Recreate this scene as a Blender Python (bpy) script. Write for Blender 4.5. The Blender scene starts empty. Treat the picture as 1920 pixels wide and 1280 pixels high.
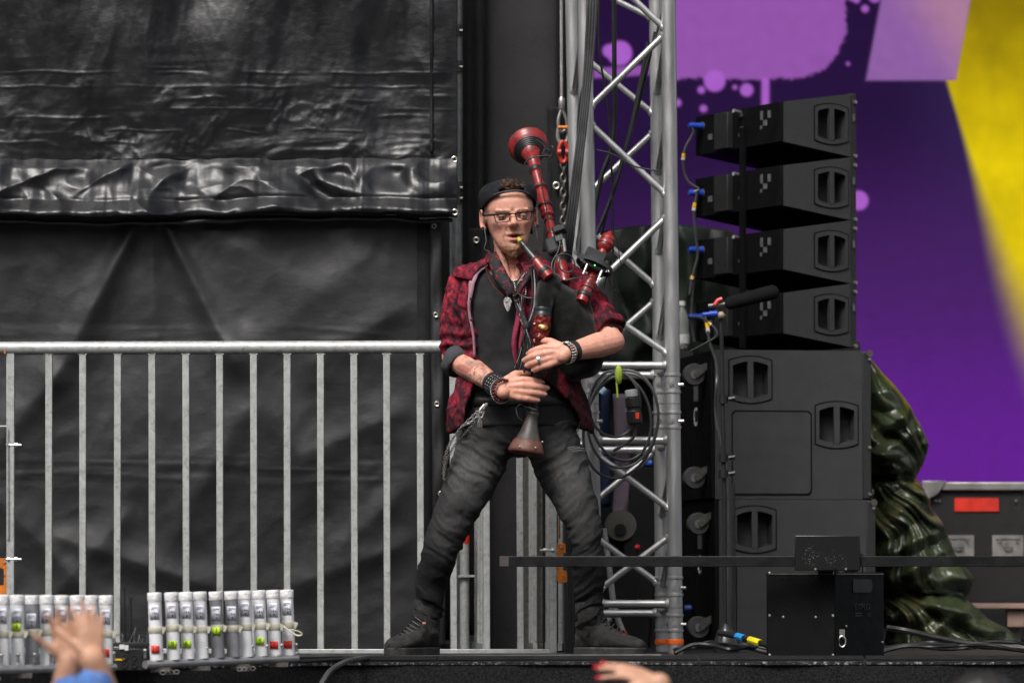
import bpy, bmesh, math, random
import numpy as np
from mathutils import Vector, Matrix, geometry
random.seed(11)
sc = bpy.context.scene
C = sc.collection
R = math.radians

# ------------------------------------------------------------------ camera, sky, sun, exposure
F = 8250.0; CAMY = -15.0; CAMZ = 0.25
PIT = math.atan((1091 - 640) / F)
cam = bpy.data.cameras.new('camera'); cam_o = bpy.data.objects.new('camera', cam); C.objects.link(cam_o)
cam.sensor_width = 36.0; cam.lens = 36.0 * F / 1920.0
cam.clip_end = 3000; cam.clip_start = 0.5
cam_o.location = (0, CAMY, CAMZ); cam_o.rotation_euler = (R(90) + PIT, 0, 0)
cam.dof.use_dof = True; cam.dof.focus_distance = 14.9; cam.dof.aperture_fstop = 3.4
sc.camera = cam_o

world = bpy.data.worlds.new('World'); sc.world = world; world.use_nodes = True
wn = world.node_tree; wn.nodes.clear()
SUN_EL, SUN_AZ = R(52), R(-24)          # azimuth measured from the camera's side, towards the left
sky = wn.nodes.new('ShaderNodeTexSky'); sky.sky_type = 'NISHITA'; sky.sun_disc = False
sky.sun_elevation = SUN_EL; sky.sun_rotation = math.pi + SUN_AZ * -1.0
sky.air_density = 1.0; sky.dust_density = 5.0; sky.ozone_density = 1.0
hsv = wn.nodes.new('ShaderNodeHueSaturation'); hsv.inputs['Saturation'].default_value = 0.38   # high cloud: nearly grey light
bg = wn.nodes.new('ShaderNodeBackground'); bg.inputs['Strength'].default_value = 0.10
wo = wn.nodes.new('ShaderNodeOutputWorld')
wn.links.new(sky.outputs[0], hsv.inputs['Color']); wn.links.new(hsv.outputs[0], bg.inputs['Color']); wn.links.new(bg.outputs[0], wo.inputs['Surface'])

sl = bpy.data.lights.new('sun', 'SUN'); sl.energy = 1.3; sl.angle = R(22); sl.color = (1.0, 0.97, 0.93)
so = bpy.data.objects.new('sun', sl); C.objects.link(so)
sd = Vector((math.sin(SUN_AZ) * math.cos(SUN_EL), -math.cos(SUN_AZ) * math.cos(SUN_EL), math.sin(SUN_EL)))
so.rotation_euler = sd.to_track_quat('Z', 'Y').to_euler()
vs = sc.view_settings; vs.view_transform = 'Standard'; vs.look = 'None'; vs.gamma = 1.0; vs.use_curve_mapping = False
vs.exposure = 0.82
sc.cycles.max_bounces = 6; sc.cycles.diffuse_bounces = 3; sc.cycles.glossy_bounces = 3
sc.cycles.transmission_bounces = 5; sc.cycles.transparent_max_bounces = 8
sc.cycles.caustics_reflective = False; sc.cycles.caustics_refractive = False
sc.cycles.use_denoising = True; sc.cycles.sample_clamp_indirect = 6

# ------------------------------------------------------------------ measuring: a point on the depth plane Y seen at a photograph position
_c, _s = math.cos(PIT), math.sin(PIT)
def P(px, py, Y=0.0):
    dx = (px - 960) / F; dy = (640 - py) / F
    d = Vector((dx, _c - dy * _s, _s + dy * _c)); t = (Y - CAMY) / d.y
    return Vector((d.x * t, Y, CAMZ + d.z * t))
def U(Y=0.0): return (Y - CAMY) / F          # metres per pixel there

# ------------------------------------------------------------------ noise (numpy)
_perm = np.random.default_rng(3).permutation(256); _perm = np.concatenate([_perm, _perm, _perm])
_grad = np.random.default_rng(4).normal(size=(256, 3)); _grad /= np.linalg.norm(_grad, axis=1)[:, None]
def pn(x, y=0.0, z=0.0):
    x, y, z = np.broadcast_arrays(np.asarray(x, float), np.asarray(y, float), np.asarray(z, float))
    xi, yi, zi = np.floor(x).astype(int), np.floor(y).astype(int), np.floor(z).astype(int)
    xf, yf, zf = x - xi, y - yi, z - zi
    u, v, w = [t * t * t * (t * (t * 6 - 15) + 10) for t in (xf, yf, zf)]
    def g(a, b, c):
        h = _perm[(_perm[(_perm[(xi + a) & 255] + yi + b) & 255] + zi + c) & 255]
        gr = _grad[h]
        return gr[..., 0] * (xf - a) + gr[..., 1] * (yf - b) + gr[..., 2] * (zf - c)
    L = lambda a, b, t: a + t * (b - a)
    return L(L(L(g(0,0,0), g(1,0,0), u), L(g(0,1,0), g(1,1,0), u), v), L(L(g(0,0,1), g(1,0,1), u), L(g(0,1,1), g(1,1,1), u), v), w) * 1.6
def fbm(x, y=0.0, z=0.0, o=3):
    s = 0.0; a = 1.0; f = 1.0
    for i in range(o):
        s = s + a * pn(np.asarray(x) * f + 7.3 * i, np.asarray(y) * f + 3.1 * i, np.asarray(z) * f); a *= 0.5; f *= 2.03
    return s
def ridge(x, y=0.0, z=0.0, o=2):
    s = 0.0; a = 1.0; f = 1.0
    for i in range(o):
        s = s + a * (1 - np.abs(pn(np.asarray(x) * f + 5.7 * i, np.asarray(y) * f + 1.9 * i, np.asarray(z) * f)) * 2.2); a *= 0.5; f *= 2.1
    return s
def sstep(a, b, x):
    t = np.clip((np.asarray(x, float) - a) / (b - a), 0, 1); return t * t * (3 - 2 * t)

# ------------------------------------------------------------------ mesh builder
def frame(d):
    d = Vector(d).normalized(); a = Vector((0, 0, 1)) if abs(d.z) < 0.9 else Vector((1, 0, 0))
    x = d.cross(a).normalized(); return x, d.cross(x).normalized()
class MB:
    def __init__(s): s.v = []; s.f = []; s.sm = []
    def add(s, vs, fs, smooth=True):
        b = len(s.v); s.v += [tuple(v) for v in vs]; s.f += [tuple(i + b for i in f) for f in fs]; s.sm += [smooth] * len(fs); return s
    def box(s, c, size, rot=None, taper=1.0):
        c = Vector(c); hx, hy, hz = size[0] / 2, size[1] / 2, size[2] / 2
        vs = []
        for z in (-1, 1):
            k = taper if z > 0 else 1.0
            for x, y in ((-1, -1), (1, -1), (1, 1), (-1, 1)): 
                p = Vector((x * hx * k, y * hy * k, z * hz)); vs.append(c + (rot @ p if rot else p))
        return s.add(vs, [(3,2,1,0), (4,5,6,7), (0,1,5,4), (1,2,6,5), (2,3,7,6), (3,0,4,7)], False)
    def beam(s, a, b, w, h, up=(0, 0, 1)):
        a = Vector(a); b = Vector(b); d = (b - a); l = d.length; d.normalize(); u = Vector(up)
        x = d.cross(u).normalized(); y = x.cross(d).normalized()
        m = Matrix((x, d, y)).transposed()
        return s.box((a + b) / 2, (w, l, h), m)
    def tube(s, pts, r, n=8, caps=True, closed=False, flat=1.0):
        pts = [Vector(p) for p in pts]; N = len(pts)
        rs = [r] * N if not hasattr(r, '__len__') else list(r)
        vs = []; x = None
        for i, p in enumerate(pts):
            a = pts[(i - 1) % N] if (i > 0 or closed) else p; b = pts[(i + 1) % N] if (i < N - 1 or closed) else p
            d = (b - a).normalized()
            if x is None: x, y = frame(d)
            else:
                x = (x - d * x.dot(d)); x = x.normalized() if x.length > 1e-6 else frame(d)[0]; y = d.cross(x)
            for k in range(n):
                t = 2 * math.pi * k / n; vs.append(p + (x * math.cos(t) + y * math.sin(t) * flat) * rs[i])
        fs = []
        for i in range(N if closed else N - 1):
            j = (i + 1) % N
            for k in range(n): fs.append((i * n + k, i * n + (k + 1) % n, j * n + (k + 1) % n, j * n + k))
        if caps and not closed: fs += [tuple(range(n - 1, -1, -1)), tuple((N - 1) * n + k for k in range(n))]
        return s.add(vs, fs)
    def lathe(s, p0, axis, prof, n=16, caps=True):
        p0 = Vector(p0); d = Vector(axis).normalized(); x, y = frame(d); vs = []; fs = []
        for t, r in prof:
            for k in range(n):
                a = 2 * math.pi * k / n; vs.append(p0 + d * t + (x * math.cos(a) + y * math.sin(a)) * r)
        for i in range(len(prof) - 1):
            for k in range(n): fs.append((i * n + k, i * n + (k + 1) % n, (i + 1) * n + (k + 1) % n, (i + 1) * n + k))
        if caps: fs += [tuple(range(n - 1, -1, -1)), tuple((len(prof) - 1) * n + k for k in range(n))]
        return s.add(vs, fs)
    def cyl(s, a, b, r, n=12, r2=None):
        a = Vector(a); b = Vector(b); return s.lathe(a, b - a, [(0, r), ((b - a).length, r2 if r2 is not None else r)], n)
    def ell(s, c, rad, rot=None, nu=14, nv=9):
        c = Vector(c); rad = (rad,) * 3 if not hasattr(rad, '__len__') else rad; vs = []; fs = []
        def pt(th, ph):
            p = Vector((rad[0] * math.sin(ph) * math.cos(th), rad[1] * math.sin(ph) * math.sin(th), rad[2] * math.cos(ph)))
            return c + (rot @ p if rot else p)
        vs.append(pt(0, 0))
        for j in range(1, nv):
            for i in range(nu): vs.append(pt(2 * math.pi * i / nu, math.pi * j / nv))
        vs.append(pt(0, math.pi)); L = len(vs) - 1
        for i in range(nu): fs.append((0, 1 + i, 1 + (i + 1) % nu)); fs.append((L, L - nu + (i + 1) % nu, L - nu + i))
        for j in range(nv - 2):
            for i in range(nu):
                a = 1 + j * nu + i; b = 1 + j * nu + (i + 1) % nu; fs.append((a, a + nu, b + nu, b))
        return s.add(vs, fs)
    def caps(s, a, b, r1, r2, n=12, m=4):         # tapered capsule, closed
        a = Vector(a); b = Vector(b); L = (b - a).length; pr = []
        for i in range(m + 1):
            t = math.pi / 2 * i / m; pr.append((-r1 * math.cos(t), max(r1 * math.sin(t), 1e-4)))
        for i in range(m + 1):
            t = math.pi / 2 * (1 - i / m); pr.append((L + r2 * math.cos(t), max(r2 * math.sin(t), 1e-4)))
        return s.lathe(a, b - a, pr, n)
    def rings(s, rs, closed=True, capit=True):      # loft of equal-length rings
        n = len(rs[0]); vs = [p for r in rs for p in r]; fs = []; m = n if closed else n - 1
        for i in range(len(rs) - 1):
            for k in range(m): fs.append((i * n + k, i * n + (k + 1) % n, (i + 1) * n + (k + 1) % n, (i + 1) * n + k))
        if capit and closed: fs += [tuple(range(n - 1, -1, -1)), tuple((len(rs) - 1) * n + k for k in range(n))]
        return s.add(vs, fs)
    def grid(s, arr, smooth=True):                  # arr[i][j] points
        arr = np.asarray(arr, float); a, b = arr.shape[:2]; base = len(s.v)
        s.v += [tuple(p) for p in arr.reshape(-1, 3)]
        fs = [(base + i * b + j, base + i * b + j + 1, base + (i + 1) * b + j + 1, base + (i + 1) * b + j) for i in range(a - 1) for j in range(b - 1)]
        s.f += fs; s.sm += [smooth] * len(fs); return s
    def prism(s, poly, off, holes=()):              # flat polygon (3D points) pushed along off; optional holes
        off = Vector(off); loops = [[Vector(p) for p in poly]] + [[Vector(p) for p in h] for h in holes]
        flat = [p for l in loops for p in l]; n = len(flat)
        tris = geometry.tessellate_polygon(loops)
        vs = flat + [p + off for p in flat]; fs = [tuple(t) for t in tris] + [tuple(i + n for i in reversed(t)) for t in tris]
        b = 0
        for l in loops:
            m = len(l)
            for k in range(m): fs.append((b + k, b + (k + 1) % m, n + b + (k + 1) % m, n + b + k))
            b += m
        return s.add(vs, fs, False)
    def mesh(s, name='m', sharp=38):
        me = bpy.data.meshes.new(name); me.from_pydata(s.v, [], s.f); me.update()
        bm = bmesh.new(); bm.from_mesh(me); bmesh.ops.recalc_face_normals(bm, faces=bm.faces); bm.to_mesh(me); bm.free()
        me.polygons.foreach_set('use_smooth', s.sm if len(s.sm) == len(me.polygons) else [True] * len(me.polygons))
        if sharp: me.set_sharp_from_angle(angle=R(sharp))
        me.update(); return me
    def build(s, name, mat, parent=None, bevel=0, solid=0, sub=0, sharp=38):
        return mkobj(name, s.mesh(name, sharp), mat, parent, bevel, solid, sub)
def mkobj(name, me, mat, parent=None, bevel=0, solid=0, sub=0):
    o = bpy.data.objects.new(name, me); C.objects.link(o)
    if mat: 
        me.materials.clear(); me.materials.append(mat)
    if parent: attach(o, parent)
    if solid: m = o.modifiers.new('s', 'SOLIDIFY'); m.thickness = solid; m.offset = 0
    if bevel: m = o.modifiers.new('b', 'BEVEL'); m.width = bevel; m.segments = 2; m.limit_method = 'ANGLE'; m.angle_limit = R(40)
    if sub: m = o.modifiers.new('u', 'SUBSURF'); m.levels = sub; m.render_levels = sub
    return o
def wmat(p):
    m = Matrix.LocRotScale(p.location, p.rotation_euler, p.scale)
    return (wmat(p.parent) @ p.matrix_parent_inverse @ m) if p.parent else m
def attach(o, p): o.parent = p; o.matrix_parent_inverse = wmat(p).inverted()
def attach_local(o, p): o.parent = p
def tag(o, label, cat, group=None, kind=None):
    if label: o['label'] = label
    if cat: o['category'] = cat
    if group: o['group'] = group
    if kind: o['kind'] = kind
    return o
def thing(name, label, cat, loc=(0, 0, 0), rotz=0, group=None):
    o = bpy.data.objects.new(name, None); C.objects.link(o); o.location = loc; o.rotation_euler = (0, 0, rotz)
    o.empty_display_size = 0.1
    return tag(o, label, cat, group)
def struct(o, label=None):
    o['kind'] = 'structure'
    if label: o['label'] = label
    return o
def dup(root, loc, label, rot=None):
    r = root.copy(); C.objects.link(r); r.location = loc; r['label'] = label
    if rot is not None: r.rotation_euler = rot
    for ch in list(root.children):
        c = ch.copy(); C.objects.link(c); c.parent = r
        for g in list(ch.children):
            d = g.copy(); C.objects.link(d); d.parent = c
    return r
def remesh(mb, voxel, smooth=4, name='r'):
    me = bpy.data.meshes.new('t'); me.from_pydata(mb.v, [], mb.f); me.update()
    bm = bmesh.new(); bm.from_mesh(me); bmesh.ops.recalc_face_normals(bm, faces=bm.faces); bm.to_mesh(me); bm.free()
    o = bpy.data.objects.new('t', me); C.objects.link(o)
    m = o.modifiers.new('r', 'REMESH'); m.mode = 'VOXEL'; m.voxel_size = voxel; m.use_smooth_shade = True
    if smooth: m2 = o.modifiers.new('s', 'SMOOTH'); m2.factor = 0.5; m2.iterations = smooth
    dg = bpy.context.evaluated_depsgraph_get(); dg.update()
    me2 = bpy.data.meshes.new_from_object(o.evaluated_get(dg)); me2.name = name
    bpy.data.objects.remove(o); bpy.data.meshes.remove(me)
    me2.polygons.foreach_set('use_smooth', [True] * len(me2.polygons))
    return me2
def getco(me):
    a = np.empty(len(me.vertices) * 3); me.vertices.foreach_get('co', a); return a.reshape(-1, 3)
def getno(me):
    a = np.empty(len(me.vertices) * 3); me.vertices.foreach_get('normal', a); return a.reshape(-1, 3)
def setco(me, co): me.vertices.foreach_set('co', co.ravel()); me.update()
def setcol(me, col, name='col'):
    a = me.color_attributes.new(name, 'FLOAT_COLOR', 'POINT'); c = np.ones((len(me.vertices), 4)); c[:, :3] = col
    a.data.foreach_set('color', c.ravel())
def bez(pts, n=8):                                   # smooth path through points
    pts = [Vector(p) for p in pts]; out = []
    for i in range(len(pts) - 1):
        p0 = pts[max(i - 1, 0)]; p1 = pts[i]; p2 = pts[i + 1]; p3 = pts[min(i + 2, len(pts) - 1)]
        for k in range(n):
            t = k / n; out.append(0.5 * ((2 * p1) + (p2 - p0) * t + (2 * p0 - 5 * p1 + 4 * p2 - p3) * t * t + (3 * p1 - p0 - 3 * p2 + p3) * t ** 3))
    out.append(pts[-1]); return out
def textmesh(body, size, loc, right, up, mat, name, parent, depth=0.0006):
    cu = bpy.data.curves.new('txt', 'FONT'); cu.body = body; cu.size = size; cu.align_x = 'CENTER'; cu.align_y = 'CENTER'; cu.extrude = depth
    o = bpy.data.objects.new('txt', cu); C.objects.link(o)
    dg = bpy.context.evaluated_depsgraph_get(); dg.update()
    me = bpy.data.meshes.new_from_object(o.evaluated_get(dg)); bpy.data.objects.remove(o)
    r = Vector(right).normalized(); u = Vector(up).normalized(); n = r.cross(u)
    M4 = Matrix((r, u, n)).transposed().to_4x4(); M4.translation = Vector(loc); me.transform(M4)
    return mkobj(name, me, mat, parent)

# ------------------------------------------------------------------ materials
def nodes(name):
    m = bpy.data.materials.new(name); m.use_nodes = True; t = m.node_tree
    return m, t, t.nodes['Principled BSDF']
def N(t, k, **kw):
    n = t.nodes.new(k)
    for a, b in kw.items():
        if a in n.inputs: n.inputs[a].default_value = b
        else: setattr(n, a, b)
    return n
def mix(t, fac, a, b, mode='MIX'):
    n = t.nodes.new('ShaderNodeMix'); n.data_type = 'RGBA'; n.blend_type = mode
    for k, v in ((0, fac), (6, a), (7, b)):
        if hasattr(v, 'is_linked') or hasattr(v, 'links'): t.links.new(v, n.inputs[k])
        elif k == 0: n.inputs[0].default_value = v
        else: n.inputs[k].default_value = (*v, 1) if len(v) == 3 else v
    return n.outputs[2]
def coord(t, scale=None):
    tc = t.nodes.new('ShaderNodeTexCoord')
    if scale is None: return tc.outputs['Object']
    mp = t.nodes.new('ShaderNodeMapping'); mp.inputs['Scale'].default_value = scale; t.links.new(tc.outputs['Object'], mp.inputs[0]); return mp.outputs[0]
def noise_n(t, scale, detail=3, vec=None, rough=0.55, dist=0.0):
    n = N(t, 'ShaderNodeTexNoise', Scale=scale, Detail=detail, Roughness=rough, Distortion=dist)
    t.links.new(vec if vec is not None else coord(t), n.inputs['Vector']); return n.outputs['Fac']
def ramp(t, fac, stops):
    r = t.nodes.new('ShaderNodeValToRGB'); e = r.color_ramp.elements
    while len(e) < len(stops): e.new(0.5)
    for el, (p, c) in zip(e, stops): el.position = p; el.color = (*c, 1) if hasattr(c, '__len__') else (c, c, c, 1)
    t.links.new(fac, r.inputs[0]); return r.outputs[0]
def mat(name, col, rough=0.5, metal=0.0, var=0.2, vs=14, bump=0.0, bs=120, rvar=0.1, spec=0.5, stretch=None, sheen=0, coat=0, attr=None, dirt=None, emit=None):
    m, t, b = nodes(name)
    vec = coord(t, stretch)
    f = noise_n(t, vs, 4, vec)
    lo = tuple(c * (1 - var) for c in col); hi = tuple(min(c * (1 + var), 1) for c in col)
    out = ramp(t, f, [(0.3, lo), (0.7, hi)])
    if attr:
        a = t.nodes.new('ShaderNodeAttribute'); a.attribute_name = attr; a.attribute_type = 'GEOMETRY'
        out = mix(t, 1.0, out, a.outputs['Color'], 'MULTIPLY')
    if dirt:
        d = ramp(t, noise_n(t, dirt[1], 5, None, 0.65), [(0.52, 0.0), (0.68, 1.0)])
        out = mix(t, d, out, dirt[0])
    t.links.new(out, b.inputs['Base Color'])
    b.inputs['Metallic'].default_value = metal
    b.inputs['Specular IOR Level'].default_value = spec
    rr = ramp(t, noise_n(t, vs * 1.7, 3, vec), [(0.3, max(rough - rvar, 0.02)), (0.7, min(rough + rvar, 1))])
    t.links.new(rr, b.inputs['Roughness'])
    if sheen: b.inputs['Sheen Weight'].default_value = sheen; b.inputs['Sheen Roughness'].default_value = 0.4
    if coat: b.inputs['Coat Weight'].default_value = coat; b.inputs['Coat Roughness'].default_value = 0.15
    if emit: b.inputs['Emission Color'].default_value = (*col, 1); b.inputs['Emission Strength'].default_value = emit
    if bump:
        bn = t.nodes.new('ShaderNodeBump'); bn.inputs['Strength'].default_value = bump; bn.inputs['Distance'].default_value = 0.01
        t.links.new(noise_n(t, bs, 4, vec), bn.inputs['Height']); t.links.new(bn.outputs[0], b.inputs['Normal'])
    return m
MT = {}
MT['black_paint'] = mat('black_paint', (0.008, 0.008, 0.009), 0.55, bump=0.15, bs=300)
MT['black_plastic'] = mat('black_plastic', (0.012, 0.012, 0.013), 0.45)
MT['rubber'] = mat('rubber', (0.013, 0.013, 0.013), 0.6)
MT['cable'] = mat('cable', (0.055, 0.056, 0.058), 0.42, var=0.3)
MT['cable_black'] = mat('cable_black', (0.008, 0.008, 0.009), 0.5)
MT['galv'] = mat('galvanised', (0.47, 0.485, 0.48), 0.48, 0.4, var=0.14, vs=30, bump=0.10, bs=90, rvar=0.10, dirt=((0.33, 0.32, 0.29), 55))
MT['alu'] = mat('aluminium', (0.52, 0.52, 0.52), 0.42, 0.8, var=0.16, vs=18, bump=0.06, bs=150, rvar=0.1, stretch=(1, 1, 0.2))
MT['steel'] = mat('steel', (0.5, 0.49, 0.47), 0.35, 0.85, var=0.2)
MT['dark_steel'] = mat('dark_steel', (0.16, 0.155, 0.14), 0.42, 0.7, var=0.3, vs=60)
MT['orange'] = mat('orange_paint', (0.62, 0.17, 0.012), 0.5, var=0.25, vs=40, dirt=((0.12, 0.07, 0.04), 60))
MT['white'] = mat('white_print', (0.6, 0.6, 0.6), 0.5)
MT['white_plastic'] = mat('white_plastic', (0.7, 0.7, 0.68), 0.4)
MT['yellow_tape'] = mat('yellow_tape', (0.75, 0.42, 0.01), 0.45)
MT['blue_plug'] = mat('blue_plug', (0.012, 0.055, 0.42), 0.35)
# ================================================================== SETTING
M_floor = mat('stage_floor', (0.018, 0.017, 0.017), 0.5, var=0.4, vs=9, bump=0.2, bs=60)
M_carpet = mat('black_carpet', (0.022, 0.022, 0.024), 0.95, var=0.8, vs=150, bump=0.9, bs=420, spec=0.15)
M_ground = mat('ground', (0.075, 0.072, 0.07), 0.85, var=0.3, vs=2, bump=0.3, bs=40)
mb = MB(); mb.grid([[(x, y, -1.6) for x in (-400, 400)] for y in (-400, 400)]); struct(mb.build('ground', M_ground))

# dark building blocks, unseen behind the audience, added to darken reflections and fill light
M_block = mat('dark_block', (0.10, 0.09, 0.08), 0.9, var=0.4, vs=0.4)
mb = MB(); rh0 = random.Random(4)
for ring_x, yy0 in ((None, -46),):
    x = -70.0
    while x < 70:
        w = rh0.uniform(9, 15); hh = rh0.uniform(17, 24); mb.box((x + w / 2, yy0 - 6, -1.6 + hh / 2), (w - .05, 12, hh))
        mb.prism([(x, yy0 - .2, hh - 1.6), (x + w - .05, yy0 - .2, hh - 1.6), (x + w / 2, yy0 - .2, hh + 2.5)], (0, -11.6, 0)); x += w
for sx in (-1, 1):
    y = -46.0
    while y < -8: w = rh0.uniform(9, 14); hh = rh0.uniform(14, 20); mb.box((sx * 38, y + w / 2, -1.6 + hh / 2), (12, w - .05, hh)); y += w
struct(mb.build('added_dark_blocks', M_block))

# stage floor: straight to the right, its front edge running towards the camera on the left
EDGE = [(-6.0, -4.9), (P(0, 1230, 0).x, -2.1), (P(330, 1230, 0).x, -1.35), (P(650, 1230, 0).x, -0.78), (P(1000, 1230, 0).x, -0.66), (6.0, -0.66)]
top = [Vector((x, y, 0)) for x, y in EDGE] + [Vector((6, 9, 0)), Vector((-6, 9, 0))]
mb = MB(); mb.prism(top, (0, 0, -0.06)); struct(mb.build('stage_floor', M_floor))
mb = MB(); arr = []
for z in (-0.020, -0.4, -0.9, -1.6):
    row = []
    for (x, y), (x2, y2) in zip(EDGE[:-1], EDGE[1:]):
        for k in range(30):
            t = k / 30; xx = x + (x2 - x) * t; row.append((xx, y + (y2 - y) * t + 0.012 * math.sin(xx * 9 + z * 2) - 0.016, z))
    arr.append(row)
mb.grid(arr); struct(mb.build('stage_skirt', M_carpet))
# worn trim along the edge
M_trim, t, b = nodes('edge_trim')
v = coord(t)
nz = noise_n(t, 70, 5, v, 0.7)
col = ramp(t, nz, [(0.50, (0.012, 0.012, 0.012)), (0.58, (0.12, 0.12, 0.13)), (0.66, (0.5, 0.5, 0.52))])
t.links.new(col, b.inputs['Base Color']); b.inputs['Roughness'].default_value = 0.5; b.inputs['Metallic'].default_value = 0.3
trim = thing('stage_edge_trim', 'thin worn metal edging strip along the front of the stage floor', 'edging', (0, -0.7, 0))
for (x, y), (x2, y2) in zip(EDGE[:-1], EDGE[1:]):
    n = max(2, int(abs(x2 - x) / 0.5))
    for k in range(n):
        a = Vector((x + (x2 - x) * k / n, y + (y2 - y) * k / n - 0.008, -0.012)); c = Vector((x + (x2 - x) * (k + 0.985) / n, y + (y2 - y) * (k + 0.985) / n - 0.008, -0.012))
        if c.x < -2.4 or a.x > 2.4: continue
        m = MB(); m.beam(a, c, 0.02, 0.007 + 0.004 * random.random()); m.build('trim_piece', M_trim, trim)
        m = MB(); m.beam(a + Vector((0, 0.03, 0.018)), c + Vector((0, 0.03, 0.018)), 0.05, 0.012); m.build('edge_lip', MT['black_paint'], trim)

# dark roof over the stage, unseen above the frame, added to shape the light
M_added_roof = mat('added_roof_dark', (0.03, 0.03, 0.032), 0.8)
mb = MB(); mb.box((0, 5.2, 6.3), (16, 9.0, 0.12)); struct(mb.build('added_roof', M_added_roof))

# back masking cloth behind the column and speakers
M_mask = mat('masking_cloth', (0.006, 0.006, 0.007), 0.9, var=0.4)
def drape(name, x0, x1, y0, y1, Y, amp, wl, m, label, cat, seed=0.0, nx=80, nz=50, solid=0.004):
    arr = []
    gx = np.linspace(x0, x1, nx); gz = np.linspace(y0, y1, nz)
    for j in range(nz):
        row = []
        for i in range(nx):
            p = P(gx[i], gz[j], Y); d = amp * (math.sin(gx[i] / wl * 6.283 + 1.3 * math.sin(gz[j] / 330 + seed)) + 0.8 * float(pn(gx[i] / wl * 0.7 + seed, gz[j] / 260)))
            row.append((p.x, p.y + d, p.z))
        arr.append(row)
    mb = MB(); mb.grid(arr); o = mb.build(name, m, None, solid=solid); return tag(o, label, cat)
drape('masking_drape', 700, 1075, -160, 1200, 2.4, 0.03, 60, M_mask, 'black masking drape hanging behind the grey column', 'drape', 1.0)
drape('masking_drape', 1095, 1612, 640, 1196, 3.2, 0.03, 90, M_mask, 'black cloth hanging low behind the loudspeakers', 'drape', 2.0)
drape('masking_drape', 868, 906, -160, 1190, 1.25, 0.012, 20, M_mask, 'narrow black curtain between scaffold pole and grey column', 'curtain', 4.0, 12, 40)

arr = [[(x, 5.75 + 0.06 * math.sin(x * 5.0) + 0.03 * math.sin(x * 13.0 + z), z) for x in np.linspace(-7, 7, 160)] for z in np.linspace(0.004, 6.2, 12)]
mb = MB(); mb.grid(arr); tag(mb.build('rear_drape', M_mask, None, solid=.004), 'wide black drape closing the back of the stage behind the video wall', 'drape')
# side block: the far left and beyond is closed by the tarpaulins
# ------------------------------------------------------------------ upper tarpaulin
M_vinyl, t, b = nodes('black_vinyl')
f = noise_n(t, 6, 4); t.links.new(ramp(t, f, [(0.3, (0.004, 0.0046, 0.0058)), (0.7, (0.010, 0.0106, 0.0125))]), b.inputs['Base Color'])
t.links.new(ramp(t, noise_n(t, 18, 4), [(0.3, 0.30), (0.7, 0.42)]), b.inputs['Roughness'])
bn = N(t, 'ShaderNodeBump', Strength=0.14, Distance=0.01); t.links.new(noise_n(t, 34, 5, coord(t, (1, 1, 1.8)), 0.6), bn.inputs['Height']); t.links.new(bn.outputs[0], b.inputs['Normal'])
b.inputs['Specular IOR Level'].default_value = 0.5; b.inputs['Coat Weight'].default_value = 0.12; b.inputs['Coat Roughness'].default_value = 0.34
M_matte, t, b = nodes('black_pvc_matte')
f = noise_n(t, 3.5, 5, coord(t, (1, 1, 0.7)), 0.6); t.links.new(ramp(t, f, [(0.3, (0.010, 0.0107, 0.0122)), (0.7, (0.020, 0.0205, 0.0225))]), b.inputs['Base Color'])
t.links.new(ramp(t, noise_n(t, 9, 4), [(0.3, 0.52), (0.7, 0.66)]), b.inputs['Roughness'])
bn = N(t, 'ShaderNodeBump', Strength=0.16, Distance=0.01); t.links.new(noise_n(t, 30, 6, coord(t, (1, 1, 1.6)), 0.65), bn.inputs['Height']); t.links.new(bn.outputs[0], b.inputs['Normal'])

def eyelet(parent, c, r=0.011, n=Vector((0, -1, 0))):
    m = MB(); m.lathe(Vector(c), n, [(0, r * 1.0), (0.0022, r * 0.98), (0.0034, r * 0.8), (0.0022, r * 0.56), (-0.002, r * 0.52)], 18, False)
    e = m.build('eyelet', MT['brass'], parent)
    m = MB(); m.cyl(Vector(c) + n * -0.001, Vector(c) + n * 0.0006, r * 0.54, 14); m.build('eyelet_hole', MT['black_plastic'], e)
MT['brass'] = mat('eyelet_metal', (0.55, 0.52, 0.44), 0.32, 0.75, var=0.2, vs=90)

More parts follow.
